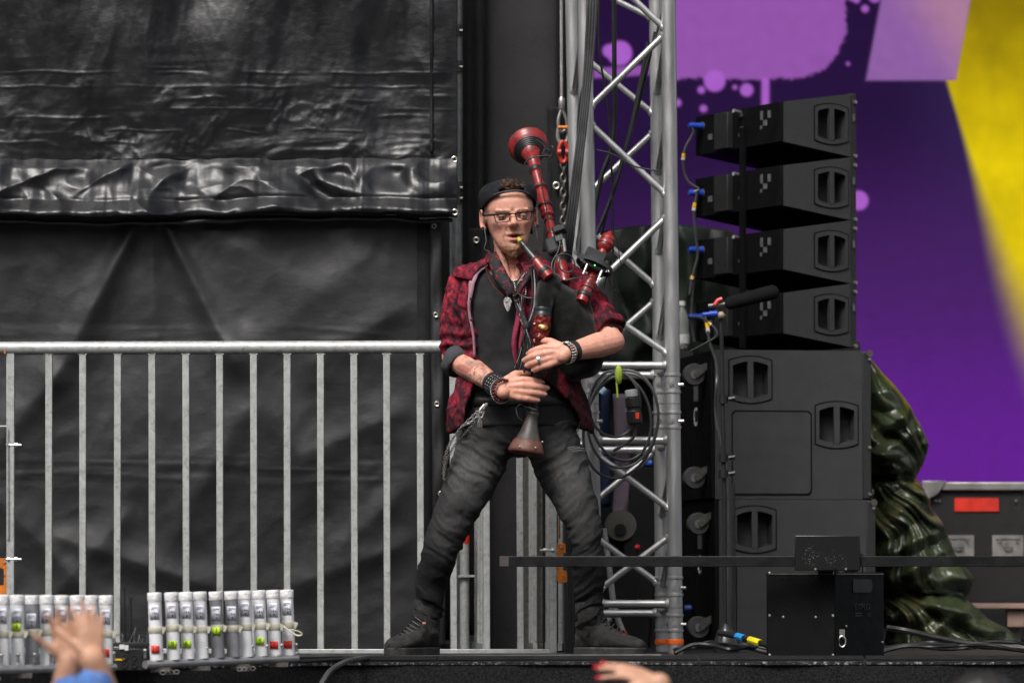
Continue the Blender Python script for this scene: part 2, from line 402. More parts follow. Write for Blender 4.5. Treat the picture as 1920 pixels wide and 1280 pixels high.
YT = 1.03
up = thing('tarpaulin', 'glossy crumpled black vinyl tarpaulin hanging at the top left', 'tarpaulin', P(400, 415, YT))
nx, nz = 420, 250
gx = np.linspace(-220, 858, nx)[None, :]; gz = np.linspace(-220, 300, nz)[:, None]
wtop = 1 - sstep(120, 330, gz)
wx_ = gx + 26 * pn(gx / 150, gz / 160, 3.0); d = 0.052 * wtop * fbm(wx_ / 150 + 0.25 * pn(gz / 190), gz / 620 + 0 * gx, 0.3, 2) + 0.012 * wtop * ridge(wx_ / 90, gz / 420, 7.0, 2) * sstep(-.3, .3, pn(gx / 170, gz / 240, 5.0)) + .004 * fbm(gx / 28, gz / 60, 2.2, 3)
d = d + 0.022 * fbm(gx / 210, gz / 190, 4.0, 2)
d = d + 0.0055 * ridge(gx / 260 + gz / 300, gz / 38, 2.0, 2) * sstep(60, 160, gz) * sstep(-0.15, 0.45, pn(gx / 150, gz / 80, 8.0))  + 0.0035 * np.exp(-((gz - 137 - 7 * pn(gx / 120, 1)) / 2.4) ** 2) * sstep(-.05, .35, pn(gx / 110, 0.3)) + 0.003 * np.exp(-((gz - 128 - 9 * pn(gx / 160, 2)) / 2) ** 2) * sstep(-.05, .35, pn(gx / 140, 1.3)) + 0.003 * np.exp(-((gz - 163 - 6 * pn(gx / 90, 3)) / 2.2) ** 2) * sstep(-.05, .35, pn(gx / 90, 2.3)) + 0.0035 * np.exp(-((gz - 186 - 12 * pn(gx / 150, 4)) / 2.6) ** 2) * sstep(-.05, .35, pn(gx / 120, 3.3)) + 0.003 * np.exp(-((gz - 205 - 9 * pn(gx / 110, 5)) / 2.2) ** 2) * sstep(-.05, .35, pn(gx / 100, 4.3)) + 0.004 * np.exp(-((gz - 222 - 16 * pn(gx / 170, 6)) / 2.8) ** 2) * sstep(-.05, .35, pn(gx / 130, 5.3)) + 0.003 * np.exp(-((gz - 246 - 10 * pn(gx / 90, 7)) / 2.2) ** 2) * sstep(-.05, .35, pn(gx / 80, 6.3)) + 0.003 * np.exp(-((gz - 268 - 9 * pn(gx / 120, 8)) / 2.4) ** 2) * sstep(-.05, .35, pn(gx / 110, 7.3))
d = d + 0.012 * ridge(gx / 120 + .6 * pn(gz / 60, gx / 90), gz / 110 + gx / 260, 6.0, 3) * sstep(110, 260, gz) * sstep(-.3, .3, pn(gx / 130, gz / 90, 1.0)) + .005 * ridge(gx / 30 + gz / 80, gz / 38 - gx / 90, 3.0, 2) * sstep(100, 170, gz) * sstep(0, .4, pn(gx / 70, gz / 60, 4.0))
dd = .54 * d * sstep(0, 1, (858 - gx) / 60 + 0.12)
X = np.empty((nz, nx, 3))
for j in range(nz):
    for i in range(nx):
        p = P(gx[0, i], gz[j, 0], YT); X[j, i] = (p.x, p.y - dd[j, i], p.z)
mb = MB(); mb.grid(X); mb.build('cloth', M_vinyl, up, solid=0.003, sharp=0)
edge_row = X[-1].copy()
# hem flap, puffed out and tilted to the sky
nz2 = 110; X2 = np.empty((nz2, nx, 3)); tt = np.linspace(0, 1, nz2)
for j, tv in enumerate(tt):
    gy = 299 + 5 * pn(gx[0] / 38, .7) * (1 - tv) + 113 * tv + 5 * np.sin(gx[0] / 130) * tv + 4 * pn(gx[0] / 60, 3.3) * tv
    cr = 0.040 * fbm(gx[0] / 95 + 0.4 * pn(gx[0] / 90, tv * 2), tv * 1.3, 1.7, 2) + 0.018 * ridge(gx[0] / 130 + tv * .9, tv * 1.1, 9.0, 1)
    cr2 = 0.006 * ridge(gx[0] / 60 - tv, tv * 2.0, 5.0, 1)
    prof = 0.105 * tv ** 0.9 + 0.022 * math.exp(-((tv - 0.90) / 0.1) ** 2) - 0.022 * sstep(0.95, 1.0, tv) - 0.006 * math.exp(-((tv - 0.70) / 0.05) ** 2)
    w = sstep(0.0, 0.18, tv)
    for i in range(nx):
        p = P(gx[0, i], gy[i], YT); base = edge_row[i][1] - 0.006
        X2[j, i] = (p.x, base - prof - w * (cr[i] + cr2[i] * (0.5 + tv)) * sstep(0, 1, (862 - gx[0, i]) / 40 + 0.25), p.z)
mb = MB(); mb.grid(X2); mb.build('hem_flap', M_vinyl, up, solid=0.004, sharp=0)
m = MB(); m.tube([P(x, 414 + 5 * math.sin(x / 130) + 4 * float(pn(x / 60, 3.3)), YT - 0.085) for x in range(-220, 860, 12)], 0.008, 6); m.build('hem_cord', MT['black_plastic'], up)
for px, py in ((852, 299), (853, 398)): eyelet(up, P(px, py, YT - 0.135 if py > 350 else YT - 0.05), 0.012)
# side seam band on its right
m = MB(); arr = [[tuple(P(x, y, YT - 0.012 - 0.004 * math.sin(y / 37))) for x in (806, 809, 812)] for y in range(-200, 296, 8)]; m.grid(arr); m.build('seam', M_vinyl, up, solid=0.004)

# ------------------------------------------------------------------ lower tarpaulin with long diagonal folds
YL = 1.0
low = thing('tarpaulin', 'matte black tarpaulin with long diagonal folds behind the steel barrier', 'tarpaulin', P(400, 1222, YL))
nx, nz = 300, 260
gx = np.linspace(-200, 786, nx)[None, :] + np.zeros((nz, 1)); gz = np.linspace(404, 1217, nz)[:, None] + np.zeros((1, nx))
def fold(ax, ay, bx, by, w0, w1, h):
    L = math.hypot(bx - ax, by - ay); ux, uy = (bx - ax) / L, (by - ay) / L
    s = ((gx - ax) * ux + (gz - ay) * uy) / L; q = (gx - ax) * -uy + (gz - ay) * ux
    w = w0 + (w1 - w0) * np.clip(s, 0, 1)
    return 1.15 * h * np.exp(-np.abs(q / (w * .85)) ** 1.6) * sstep(-0.05, 0.12, s) * (1 - sstep(0.8, 1.1, s))
d = 0.020 * fbm(gx / 220, gz / 260, 3.0, 4) + .005 * ridge(gx / 110 + gz / 160, gz / 130 - gx / 240, 2.0, 2)
for a in ((268, 400, 90, 740, 12, 48, .06), (300, 400, 460, 720, 12, 40, .06), (283, 400, 300, 1000, 10, 90, .03), (330, 400, 700, 600, 30, 70, .018),
          (700, 470, 420, 690, 80, 60, .03), (782, 560, 560, 700, 40, 50, .035), (120, 690, -60, 900, 40, 60, .05), (90, 1000, 430, 1110, 30, 36, .045), (-40, 900, 250, 1190, 30, 44, .045),
          (430, 620, 620, 960, 40, 60, .045), (480, 740, 300, 1060, 40, 50, .035), (780, 760, 560, 860, 30, 40, .03), (780, 900, 600, 1060, 30, 50, .035), (786, 1010, 520, 1110, 26, 40, .04), (250, 950, 40, 1190, 30, 40, .03)):
    d = d + fold(*a)
d = d + 0.0035 * ridge(gx / 300, gz / 22, 2.0, 2) * np.exp(-((gz - 630) / 22) ** 2) + 0.006 * ridge(gx / 340, gz / 30, 5.0, 2) * np.exp(-((gz - 880) / 30) ** 2)
d = d + 0.012 * np.sin(gz / 13) * sstep(700, 782, gx) * sstep(0, .4, pn(gz / 90, 0.2))
d = .52 * d * (0.25 + 0.75 * sstep(0, 1, (790 - gx) / 90))
X = np.empty((nz, nx, 3))
for j in range(nz):
    for i in range(nx):
        p = P(gx[j, i], gz[j, i], YL); X[j, i] = (p.x, p.y - d[j, i], max(p.z, 0.004))
mb = MB(); mb.grid(X); mb.build('cloth', M_matte, low, solid=0.003, sharp=0)
m = MB(); m.grid([[tuple(P(x, y, YL - 0.012)) for x in (782, 794, 807)] for y in range(412, 1218, 20)]); m.build('webbing_strip', M_mask, low, solid=0.003)
m = MB(); m.grid([[(lambda p: (p.x, p.y - 0.006 * math.sin(y / 21 + x), p.z))(P(x + 8 * (y - 412) / 800, y, YL - 0.016)) for x in (806, 813, 820, 827)] for y in range(412, 1218, 8)]); m.build('eyelet_strip', M_matte, low, solid=0.003)
for px, py in ((814, 424), (817, 590), (819, 757), (826, 925), (829, 1090)): eyelet(low, P(px, py, YL - 0.026), 0.0095)

# ------------------------------------------------------------------ grey column
M_col, t, b = nodes('column_felt')
f = noise_n(t, 5, 5, None, 0.6); g = noise_n(t, 260, 2)
t.links.new(mix(t, 0.35, ramp(t, f, [(0.3, (0.026, 0.025, 0.026)), (0.7, (0.042, 0.041, 0.042))]), ramp(t, g, [(0.3, (0.020, 0.020, 0.020)), (0.7, (0.050, 0.049, 0.050))])), b.inputs['Base Color'])
b.inputs['Roughness'].default_value = 0.9; b.inputs['Specular IOR Level'].default_value = 0.2
bn = N(t, 'ShaderNodeBump', Strength=0.3, Distance=0.004); t.links.new(noise_n(t, 300, 3), bn.inputs['Height']); t.links.new(bn.outputs[0], b.inputs['Normal'])
a = P(906, 1200, 1.35); bq = P(1049, 1200, 1.35)
m = MB(); arr = []
for z in np.linspace(0.003, 3.3, 60):
    row = []
    for x, y in ((a.x, 1.75), (a.x, 1.5), (a.x + 0.004, 1.36), (a.x + 0.02, 1.35), (a.x + 0.09, 1.352), ((a.x + bq.x) / 2, 1.35), (bq.x - 0.06, 1.353), (bq.x - 0.02, 1.35), (bq.x - 0.002, 1.37), (bq.x, 1.5), (bq.x, 1.75)):
        row.append((x, y + 0.006 * float(pn(x * 6, z * 2.2)), z))
    arr.append(row)
m.grid(arr); m.add([(a.x, 1.75, 3.3), (bq.x, 1.75, 3.3), (bq.x, 1.36, 3.3), (a.x, 1.36, 3.3)], [(0, 1, 2, 3)]); 
col = m.build('felt_column', M_col, None, sharp=0); tag(col, 'dark grey felt covered column standing behind the piper', 'column')
# loose cloths with eyelets at the column's sides
cl = thing('cloth_flap', 'black cloth flap with two steel eyelets hanging beside the column', 'cloth', P(1045, 420, 1.3))
m = MB(); m.grid([[(lambda p: (p.x, p.y + 0.01 * math.sin(y / 40 + x), p.z))(P(x + 22 * k / 4 - 16 * (y > 360) * (y - 360) / 120 * 0.6, y, 1.28)) for k, x in enumerate((1026, 1030, 1034, 1038))] for y in range(200, 480, 8)]); m.build('cloth', M_mask, cl, solid=0.003)
eyelet(cl, P(1043, 348, 1.26), 0.014)
cl = thing('cloth_flap', 'dark cloth flap with one eyelet beside the scaffold pole', 'cloth', P(895, 470, 1.18))
m = MB(); m.grid([[(lambda p: (p.x, p.y + 0.012 * math.sin(y / 18 + x / 9), p.z))(P(x, y, 1.2)) for x in (878, 886, 894, 902, 910, 918)] for y in range(428, 520, 6)]); m.build('cloth', M_mask, cl, solid=0.003)
eyelet(cl, P(893, 450, 1.18), 0.012)

# ------------------------------------------------------------------ scaffold pole
sp = thing('scaffold_pole', 'grey steel scaffold pole with clamps at the tarpaulin edge', 'pole', P(858, 1222, 1.3))
m = MB(); m.cyl(P(856, 1223, 1.3), P(854, -160, 1.3), 0.024, 16); m.build('tube', MT['galv'], sp)
m = MB(); m.cyl(P(874, 430, 1.33), P(873, 340, 1.33), 0.012, 10); m.build('brace', MT['dark_steel'], sp)
for py in (58, 126, 352, 372):
    m = MB(); m.lathe(P(856, py, 1.3) + Vector((0, 0, -0.02)), (0, 0, 1), [(0, .026), (0, .033), (.04, .033), (.04, .026)], 14)
    k = m.build('clamp', MT['dark_steel'], sp)
    m = MB(); m.cyl(P(862, py, 1.27), P(874, py, 1.27), 0.006, 8); m.cyl(P(872, py, 1.27), P(877, py, 1.27), 0.011, 6); m.build('clamp_bolt', MT['steel'], k)
# post with red collar behind the legs
rp = thing('steel_post', 'grey steel post with a red collar seen beside his left leg', 'post', P(866, 1222, 1.05))
m = MB(); m.cyl(P(871, 1221, 1.05), P(871, 940, 1.05), 0.0175, 14); m.build('tube', MT['galv'], rp)
m = MB(); m.cyl(P(871, 1018, 1.05), P(871, 980, 1.05), 0.0195, 14); m.build('collar', mat('red_orange', (0.75, 0.03, 0.012), 0.5), rp)
m = MB(); m.beam(P(858, 1080, 1.03), P(890, 1079, 1.03), 0.02, 0.008); m.build('bracket', MT['galv'], rp)

# ------------------------------------------------------------------ crowd barriers
def barrier_front():
    Y = 0.62; k = U(Y)
    br = thing('crowd_barrier', 'long galvanised steel crowd barrier with upright bars along the stage', 'barrier', P(500, 1224, Y))
    ra = P(-60, 653, Y); rb = P(1046, 650, Y)
    m = MB(); m.cyl(ra, rb, 12.5 * k, 18); m.build('top_rail', MT['galv'], br)
    xs = [92, 155.5, 221, 285, 348.5, 412, 475.5, 538.5, 601, 663.5, 725, 787.5, 849, 911, 973]
    for i, x in enumerate(xs):
        m = MB(); p = P(x, 662, Y); q = P(x - 1.5 + 5 * x / 1000 + random.uniform(-1, 1), 1222, Y); m.beam(q, p, 12.5 * k, 12.5 * k, (0, 1, 0)); bar = m.build('bar', MT['galv'], br, bevel=0.002)
        w = MB()
        for s in (-1, 1): w.ell(p + Vector((s * 6 * k, -0.008, -0.004)), (0.006, 0.006, 0.004), nu=6, nv=4)
        w.build('weld', MT['galv'], bar)
    for x in (20, 1037):
        m = MB(); m.beam(P(x, 1222, Y), P(x, 655, Y), 15 * k, 15 * k, (0, 1, 0)); m.build('end_post', MT['galv'], br, bevel=0.003)
    m = MB(); m.beam(P(-60, 1220, Y), P(560, 1222, Y), 14 * k, 12 * k); m.build('bottom_rail', MT['galv'], br, bevel=0.002)
    m = MB(); m.beam(P(560.5, 1222, Y), P(1044, 1222, Y), 14 * k, 12 * k); m.build('bottom_rail', MT['galv'], br, bevel=0.002)
    for x, y in ((30, 834), (30, 1048), (1022, 1031)):
        s = 1 if x < 100 else -1
        m = MB(); m.cyl(P(x - 18 * s, y, Y - .012), P(x + 10 * s, y, Y - .012), 0.004, 8); m.cyl(P(x - 3 * s, y, Y - .012), P(x + 3 * s, y, Y - .012), 0.0085, 6); m.cyl(P(x - 16 * s, y, Y - .012), P(x - 12 * s, y, Y - .012), 0.0085, 6); m.build('bolt', MT['steel'], br)
    def hook(x, y, s):
        h = MB(); outline = [(-10, -42), (6, -42), (7, -24), (-1, -22), (-1, 8), (9, 10), (10, 30), (-4, 34), (-11, 26)]
        h.prism([P(x + s * a, y + b_, Y - 0.012) for a, b_ in outline], (0, 0.012, 0)); o = h.build('coupling_hook', MT['orange'], br, bevel=0.001)
        h = MB(); h.cyl(P(x - s * 2, y - 35, Y - 0.016), P(x - s * 2, y - 35, Y - 0.01), 0.0045, 10); h.build('hole', MT['galv'], o)
    hook(6, 1088, -1); hook(1054, 1060, 1)
    m = MB(); m.beam(P(1049, 1010, Y + 0.01), P(1049, 930, Y + 0.01), .006, .006, (0, 1, 0)); m.build('rusty_edge', MT['orange'], br)
    m = MB(); m.tube([P(-20, 800, Y - .02), P(12, 799, Y - .02), P(14, 803, Y - .02), P(15, 1010, Y - .02)], 0.004, 6); m.build('latch_rod', MT['galv'], br)
    m = MB(); m.box(P(9, 660, Y - .024), (.006, .003, .012)); m.build('paint_mark', MT['orange'], br)
barrier_front()
# barriers stored end-on behind it: seen nearly edge-on
def barrier_edge(pxc, Y, yaw, nb, lab, sp=0.13, h=1.1, dark=False, r=0.0048):
    br = thing('stored_barrier', lab, 'barrier', (P(pxc, 1222, Y).x, Y, 0), 0, 'steel barriers stored upright behind the front one')
    dvec = Vector((math.sin(yaw), math.cos(yaw), 0)); o = Vector((P(pxc, 1222, Y).x, Y, 0.012))
    mt = MT['dark_steel'] if dark else MT['galv']; L = dvec * sp * (nb - 1)
    for i in range(nb):
        m = MB(); q = o + dvec * sp * i; m.beam(q + Vector((0, 0, 0.02)), q + Vector((0, 0, h)), 2 * r, 2 * r, (0, 1, 0)); m.build('bar' if 0 < i < nb - 1 else 'end_post', mt, br)
    m = MB(); m.cyl(o + Vector((0, 0, h)), o + L + Vector((0, 0, h)), 0.02, 10); m.build('top_rail', mt, br)
    m = MB(); m.beam(o - dvec * .02 + Vector((0, 0, .006)), o + L + dvec * .02 + Vector((0, 0, .006)), 0.016, 0.026); m.build('bottom_rail', mt, br)
barrier_edge(908, 0.8, R(-5), 7, 'stored steel barrier with tightly overlapping bars beside the red collar post')
for i, (x, dk, tx) in enumerate(((988, True, 'dark stored barrier leftmost of the group between his legs'), (1003, False, 'pale stored barrier second of the group between his legs'), (1014, True, 'dark stored barrier in the middle of the group between his legs'), (1026, False, 'pale stored barrier just left of the barrier end post'), (1050, False, 'pale stored barrier just right of the barrier end post'), (1062, False, 'stored barrier furthest right, beside the orange coupling hook'))):
    barrier_edge(x, 0.80 + 0.02 * i, R(-4 + 1.5 * i), 4, tx, dark=dk, r=0.0062)
# ================================================================== LED WALL with the running graphic
YW = 5.0
wx = np.linspace(1040, 2060, 410); wy = np.linspace(-140, 906, 420)
GX, GY = np.meshgrid(wx, wy)
def lin(r, g, b): 
    c = np.array([r, g, b]) / 255.0; return np.where(c <= 0.04045, c / 12.92, ((c + 0.055) / 1.055) ** 2.4)
def lerp3(w, a, b): return a + w[..., None] * (b - a)
cimg = np.zeros(GX.shape + (3,)) + lin(36, 12, 60)
cimg = lerp3(sstep(230, 620, GY + (GX - 1400) * 0.18), cimg, lin(72, 28, 104) + 0 * cimg)
cimg = lerp3(sstep(500, 860, GY), cimg, lin(98, 26, 146) + 0 * cimg)
dk = sstep(1650, 1850, GX) * (1 - sstep(120, 620, GY)); cimg = lerp3(dk * 0.6, cimg, lin(52, 38, 88) + 0 * cimg)
lp = lin(150, 86, 174); lp2 = lin(172, 96, 204)
def blend(mask, c): 
    global cimg
    cimg = lerp3(np.clip(mask, 0, 1), cimg, c + 0 * cimg)
def sm(d, w=4.0): return 1 - sstep(-w, w, d)          # d: signed distance, inside negative
# big pale field with a ragged round corner
corner = np.hypot(np.maximum(GX - 1480, 0), np.maximum(GY - 45, 0) * 1.02) - 106 + 5 * fbm(GX / 14, GY / 14, 1.0, 3)
field = np.maximum(corner, GY - 151 - 1.5 * pn(GX / 20, 0.3))
blend(sm(field) * sstep(1228, 1238, GX), lp)
blend(sm(np.maximum(np.abs(GX - 1175) - 62, np.abs(GY - 134 + 0.06 * (GX - 1175)) - 9)), lp)
for x, y, r in ((1340, 152, 20), (1400, 169, 12), (1315, 169, 6.5), (1270, 193, 7), (1319, 204, 6.5), (1378, 164, 4), (1610, 376, 18), (1162, 100, 23), (1142, 96, 12), (1598, -6, 8), (1640, -6, 11), (1622, 17, 6.5), (1606, 0, 6), (1590, 120, 3)):
    blend(sm(np.hypot(GX - x, GY - y) - r), lp2 if r < 30 else lp)
blend(sm(np.maximum(np.abs(GX - 1435) - 7, np.abs(GY - 180) - 34)), lp2)
blend(sm(np.maximum(np.abs(GX - 1222) - 3, GY - 10)), lp)
# slanted quad
ql = 1652 - (GY) * 0.187; qr = 1820 - GY * 0.185
blend(sm(np.maximum(np.maximum(ql - GX, GX - qr), GY - 151)), lin(146, 98, 168))
blend(sm(np.maximum(np.maximum(ql - GX, GX - qr), GY - 151)) * sstep(-40, 90, GX - (1690 + GY * 0.62)), lin(176, 126, 158))  # yellow beam crossing the quad, painted in as pink
# yellow wedge: hazy light beam, painted into the screen colours
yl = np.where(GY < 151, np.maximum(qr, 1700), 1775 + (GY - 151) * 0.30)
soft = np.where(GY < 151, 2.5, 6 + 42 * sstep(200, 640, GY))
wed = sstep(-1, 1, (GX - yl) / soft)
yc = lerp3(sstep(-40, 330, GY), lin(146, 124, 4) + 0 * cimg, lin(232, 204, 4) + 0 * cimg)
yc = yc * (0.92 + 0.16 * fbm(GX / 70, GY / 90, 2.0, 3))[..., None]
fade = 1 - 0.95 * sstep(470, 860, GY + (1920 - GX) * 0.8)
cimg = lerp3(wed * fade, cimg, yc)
cimg *= (0.97 + 0.06 * pn(GX / 25, GY / 25, 7.0))[..., None]
pts = np.empty(GX.shape + (3,)); 
for j in range(len(wy)):
    a = P(wx[0], wy[j], YW); b_ = P(wx[-1], wy[j], YW)
    pts[j, :, 0] = np.linspace(a.x, b_.x, len(wx)); pts[j, :, 1] = YW; pts[j, :, 2] = a.z
mb = MB(); mb.grid(pts); me = mb.mesh('screen', 0); setcol(me, cimg.reshape(-1, 3))
M_led, t, b = nodes('led_screen')
at = t.nodes.new('ShaderNodeAttribute'); at.attribute_name = 'col'
t.links.new(at.outputs['Color'], b.inputs['Emission Color']); b.inputs['Emission Strength'].default_value = 0.54
b.inputs['Base Color'].default_value = (0.01, 0.01, 0.01, 1); b.inputs['Roughness'].default_value = 0.9; b.inputs['Specular IOR Level'].default_value = 0.1
led = thing('video_wall', 'large purple video wall with a painted yellow light beam at the back of the stage', 'screen', P(1550, 906, YW))
mkobj('screen', me, M_led, led)
c0 = P(1040, -140, YW + .08); c1 = P(2060, 906, YW + .08)
m = MB(); m.box(((c0.x + c1.x) / 2, YW + 0.08, (c0.z + c1.z) / 2), (c1.x - c0.x + .02, 0.14, c0.z - c1.z + .02)); m.build('frame', MT['black_paint'], led)
m = MB()
for x in (1100, 1500, 1900): m.beam((P(x, 900, YW + .2).x, YW + .22, 0), (P(x, 900, YW + .2).x, YW + .22, 2.4), .06, .06, (0, 1, 0))
m.build('support', MT['dark_steel'], led)
# low black riser below the wall
m = MB(); p = P(1030, 1100, YW - .1); m.box((p.x + 1.6, YW - 0.05, 0.20), (3.4, 0.1, 0.40)); o = m.build('stage_riser', MT['black_paint']); struct(o)

# ================================================================== TRUSS TOWER
tr = thing('truss_tower', 'silver aluminium box truss tower with cross braces and orange tape at its foot', 'truss', P(1190, 1228, 0.6))
YF, YR = 0.55, 0.95
def ch(px_top, px_bot, Y): return (P(px_bot, 1229, Y), P(px_top, -90, Y))
CH = {'fl': ch(1094, 1117, YF), 'fr': ch(1252, 1267, YF), 'rl': ch(1071, 1098, YR), 'rr': ch(1229, 1243, YR)}
RC = 0.0268
def on(k, py):
    a, b_ = CH[k]; t = (1229 - py) / (1229 + 90); return a.lerp(b_, t)
for k in CH:
    for y0, y1 in ((1229, 1140), (1139, 760), (759, -90)):
        m = MB(); m.cyl(on(k, y0), on(k, y1), RC if k[0] == 'f' else RC * 0.97, 20); m.build('chord', MT['alu'], tr)
    for y in (1138, 760):
        for yy in (y - 20, y + 18, y - 52, y + 46):
            m = MB(); m.lathe(on(k, yy), (0, 0, 1), [(0, RC + .0005), (0.001, RC + .003), (0.009, RC + .003), (0.010, RC + .0005)], 20); m.build('coupler_ring', MT['alu'], tr)
        for yy in (y - 36, y + 32):
            p = on(k, yy); m = MB(); m.cyl(p + Vector((0.02, -0.02, 0)), p + Vector((0.038, -0.026, 0)), 0.006, 8); m.build('coupler_pin', MT['steel'], tr)
            m = MB(); m.cyl(p + Vector((-0.005, -RC - .002, 0)), p + Vector((-0.005, -RC + .01, 0)), 0.009, 10); m.build('coupler_pin', MT['steel'], tr)
RB = 0.0118
def brace(k1, y1, k2, y2, r=RB):
    a = on(k1, y1); b_ = on(k2, y2); d = (b_ - a).normalized()
    m = MB(); m.cyl(a + d * RC * .9, b_ - d * RC * .9, r, 12)
    o = m.build('brace', MT['alu'], tr)
    m = MB()
    for p, s in ((a, 1), (b_, -1)): 
        m.lathe(p + d * s * (RC * 0.85), d * s, [(0, r * 1.5), (0.006, r * 1.35), (0.014, r * 1.02)], 12)
    m.build('weld', MT['alu'], o)['kind'] = 'stuff'
zig = [('fr', -85), ('fl', -75)]
for a, b_ in ((('fr', 62), ('fl', -90)), (('fr', 58), ('fl', 210)), (('fl', 228), ('fr', 376)), (('fr', 402), ('fl', 548)), (('fl', 566), ('fr', 672)),
              (('fl', 848), ('fr', 962)), (('fr', 1000), ('fl', 1112))): brace(*a, *b_, RB)
for a, b_ in ((('rl', -40), ('rr', 40)), (('rl', 92), ('rr', 222)), (('rr', 244), ('rl', 386)), (('rl', 410), ('rr', 545)), (('rr', 560), ('rl', 690)), (('rr', 840), ('rl', 960)), (('rl', 990), ('rr', 1100))): brace(*a, *b_)
for s in ('l', 'r'):
    for y0, y1 in ((40, 180), (200, 330), (345, 480), (500, 640), (860, 970), (990, 1100)): brace('f' + s, y0, 'r' + s, y1)
for y in (688, 828, 1132):
    brace('fl', y, 'fr', y, 0.0145); brace('rl', y + 18, 'rr', y + 18, 0.0145)
    brace('fl', y + 4, 'rl', y + 12); brace('fr', y + 4, 'rr', y + 12)
M_otape = mat('orange_tape', (0.8, 0.13, 0.01), 0.5, bump=0.4, bs=60)
for k in ('fr', 'rr'):
    m = MB(); p = on(k, 1207); m.lathe(p, (0, 0, 1), [(0, RC + .001), (0, RC + .0025), (.010, RC + .003), (.017, RC + .002), (.018, RC)], 20); m.build('tape', M_otape, tr)

# ---- chain hoist line
hc = thing('hoist_chain', 'steel wire with shackle, red hook and chain hanging beside the truss', 'chain', P(1056, 450, 1.0))
m = MB(); m.tube([P(1052, -120, 1.0), P(1053, 182, 1.0)], 0.0062, 8); m.build('wire_rope', mat('wire', (0.3, 0.3, 0.3), 0.45, 0.6, bump=0.6, bs=200), hc)
m = MB(); m.lathe(P(1053, 206, 1.0), (0, 0, 1), [(0, .009), (.006, .0115), (.04, .0115), (.046, .0085)], 12); m.build('ferrule', MT['steel'], hc)
m = MB(); m.tube(bez([P(1052, 206, 1.0), P(1047, 225, 1.0), P(1048, 240, 1.0), P(1054, 248, 1.0), P(1062, 240, 1.0), P(1062, 225, 1.0), P(1055, 206, 1.0)], 6), 0.0062, 8); m.build('thimble', MT['steel'], hc)
m = MB(); m.cyl(P(1046, 239, .98), P(1066, 239, .98), 0.007, 10); m.ell(P(1068, 239, .975), (.012, .012, .012)); m.build('shackle_pin', MT['orange'], hc)
m = MB(); m.tube(bez([P(1047, 240, 1.0), P(1046, 258, 1.0), P(1052, 270, 1.0), P(1061, 268, 1.0), P(1065, 254, 1.0), P(1063, 240, 1.0)], 6), 0.0075, 8); m.build('shackle', MT['steel'], hc)
M_redh = mat('red_hook', (0.55, 0.03, 0.018), 0.4, dirt=((0.2, 0.1, 0.08), 90))
m = MB(); m.tube(bez([P(1056, 264, .99), P(1050, 272, .99), P(1048, 284, .99), P(1052, 300, .99), P(1056, 304, .99), P(1061, 300, .99), P(1064, 284, .99), P(1062, 272, .99), P(1056, 264, .99)], 5), 0.0072, 8); m.cyl(P(1046, 285, .98), P(1052, 285, .98), .011, 8); m.cyl(P(1060, 285, .98), P(1066, 285, .98), .011, 8); m.build('hook', M_redh, hc)
for i in range(22):
    y = 308 + i * 13.2; m = MB(); c = P(1056 - 0.03 * i, y, 1.0); pts = []
    ax = Vector((1, 0.25, 0)).normalized() if i % 2 == 0 else Vector((-0.25, 1, 0)).normalized()
    for k in range(14):
        t = 2 * math.pi * k / 14; pts.append(c + ax * math.cos(t) * 0.0095 + Vector((0, 0, 1)) * math.sin(t) * 0.0165)
    m.tube(pts, 0.0042, 6, closed=True); m.build('chain_link', MT['dark_steel'], hc)

# ---- cables running down the truss, each its own thing
def cable(lab, pts, r, mt=None, n=7, name='cable', cat='cable', group=None, seg=8):
    m = MB(); m.tube(bez(pts, seg), r, n); o = m.build(name, mt or MT['cable']); tag(o, lab, cat, group); return o
bundle = [(-6, 'leftmost thick grey cable of the bundle falling down the truss'), (-1, 'second thick grey cable of the bundle falling down the truss'), (4, 'third grey cable of the bundle falling down the truss'), (9, 'rightmost grey cable of the bundle falling down the truss')]
for dx, lab in bundle:
    cable(lab, [P(1112 + dx * 1.2, -100, 0.40), P(1106 + dx, 60, 0.40), P(1097 + dx * .8, 180, 0.41), P(1080 + dx * .9, 330, 0.42), P(1066 + dx, 440, 0.45), P(1060 + dx, 520, 0.55), P(1062 + dx, 760, .7), P(1066 + dx, 1225, .7)], 0.0050, MT['cable'], group='cables falling down the truss')
thin = [([(1098, -100), (1102, 100), (1086, 200), (1082, 300)], .42, .004, 'thin dark cable looping at the top left chord of the truss'),
        ([(1126, -100), (1123, 80), (1140, 200), (1146, 300), (1149, 430), (1150, 640)], .75, .0042, 'thin black cable hanging straight through the middle of the truss'),
        ([(1150, -100), (1152, 130), (1150, 260), (1128, 330), (1112, 410)], .8, .009, 'thick black cable hanging behind the crossed braces'),
        ([(1262, -100), (1240, 30), (1210, 130), (1180, 260), (1150, 360), (1122, 430)], .76, .0045, 'thin black cable crossing the truss diagonally from the upper right'),
        ([(1215, 80), (1200, 160), (1180, 250), (1150, 360), (1118, 440)], .82, .008, 'dark grey cable running diagonally behind the truss'),
        ([(1228, 60), (1206, 165), (1168, 300), (1140, 390), (1128, 440)], .84, .005, 'slim dark cable beside the diagonal cable behind the truss'),
        ([(1118, 281), (1150, 290), (1190, 312), (1238, 321)], .5, .003, 'short thin wire tied across the truss below the first crossing')]
for pl, Y, r, lab in thin: cable(lab, [P(x, y, Y) for x, y in pl], r, MT['cable_black'])

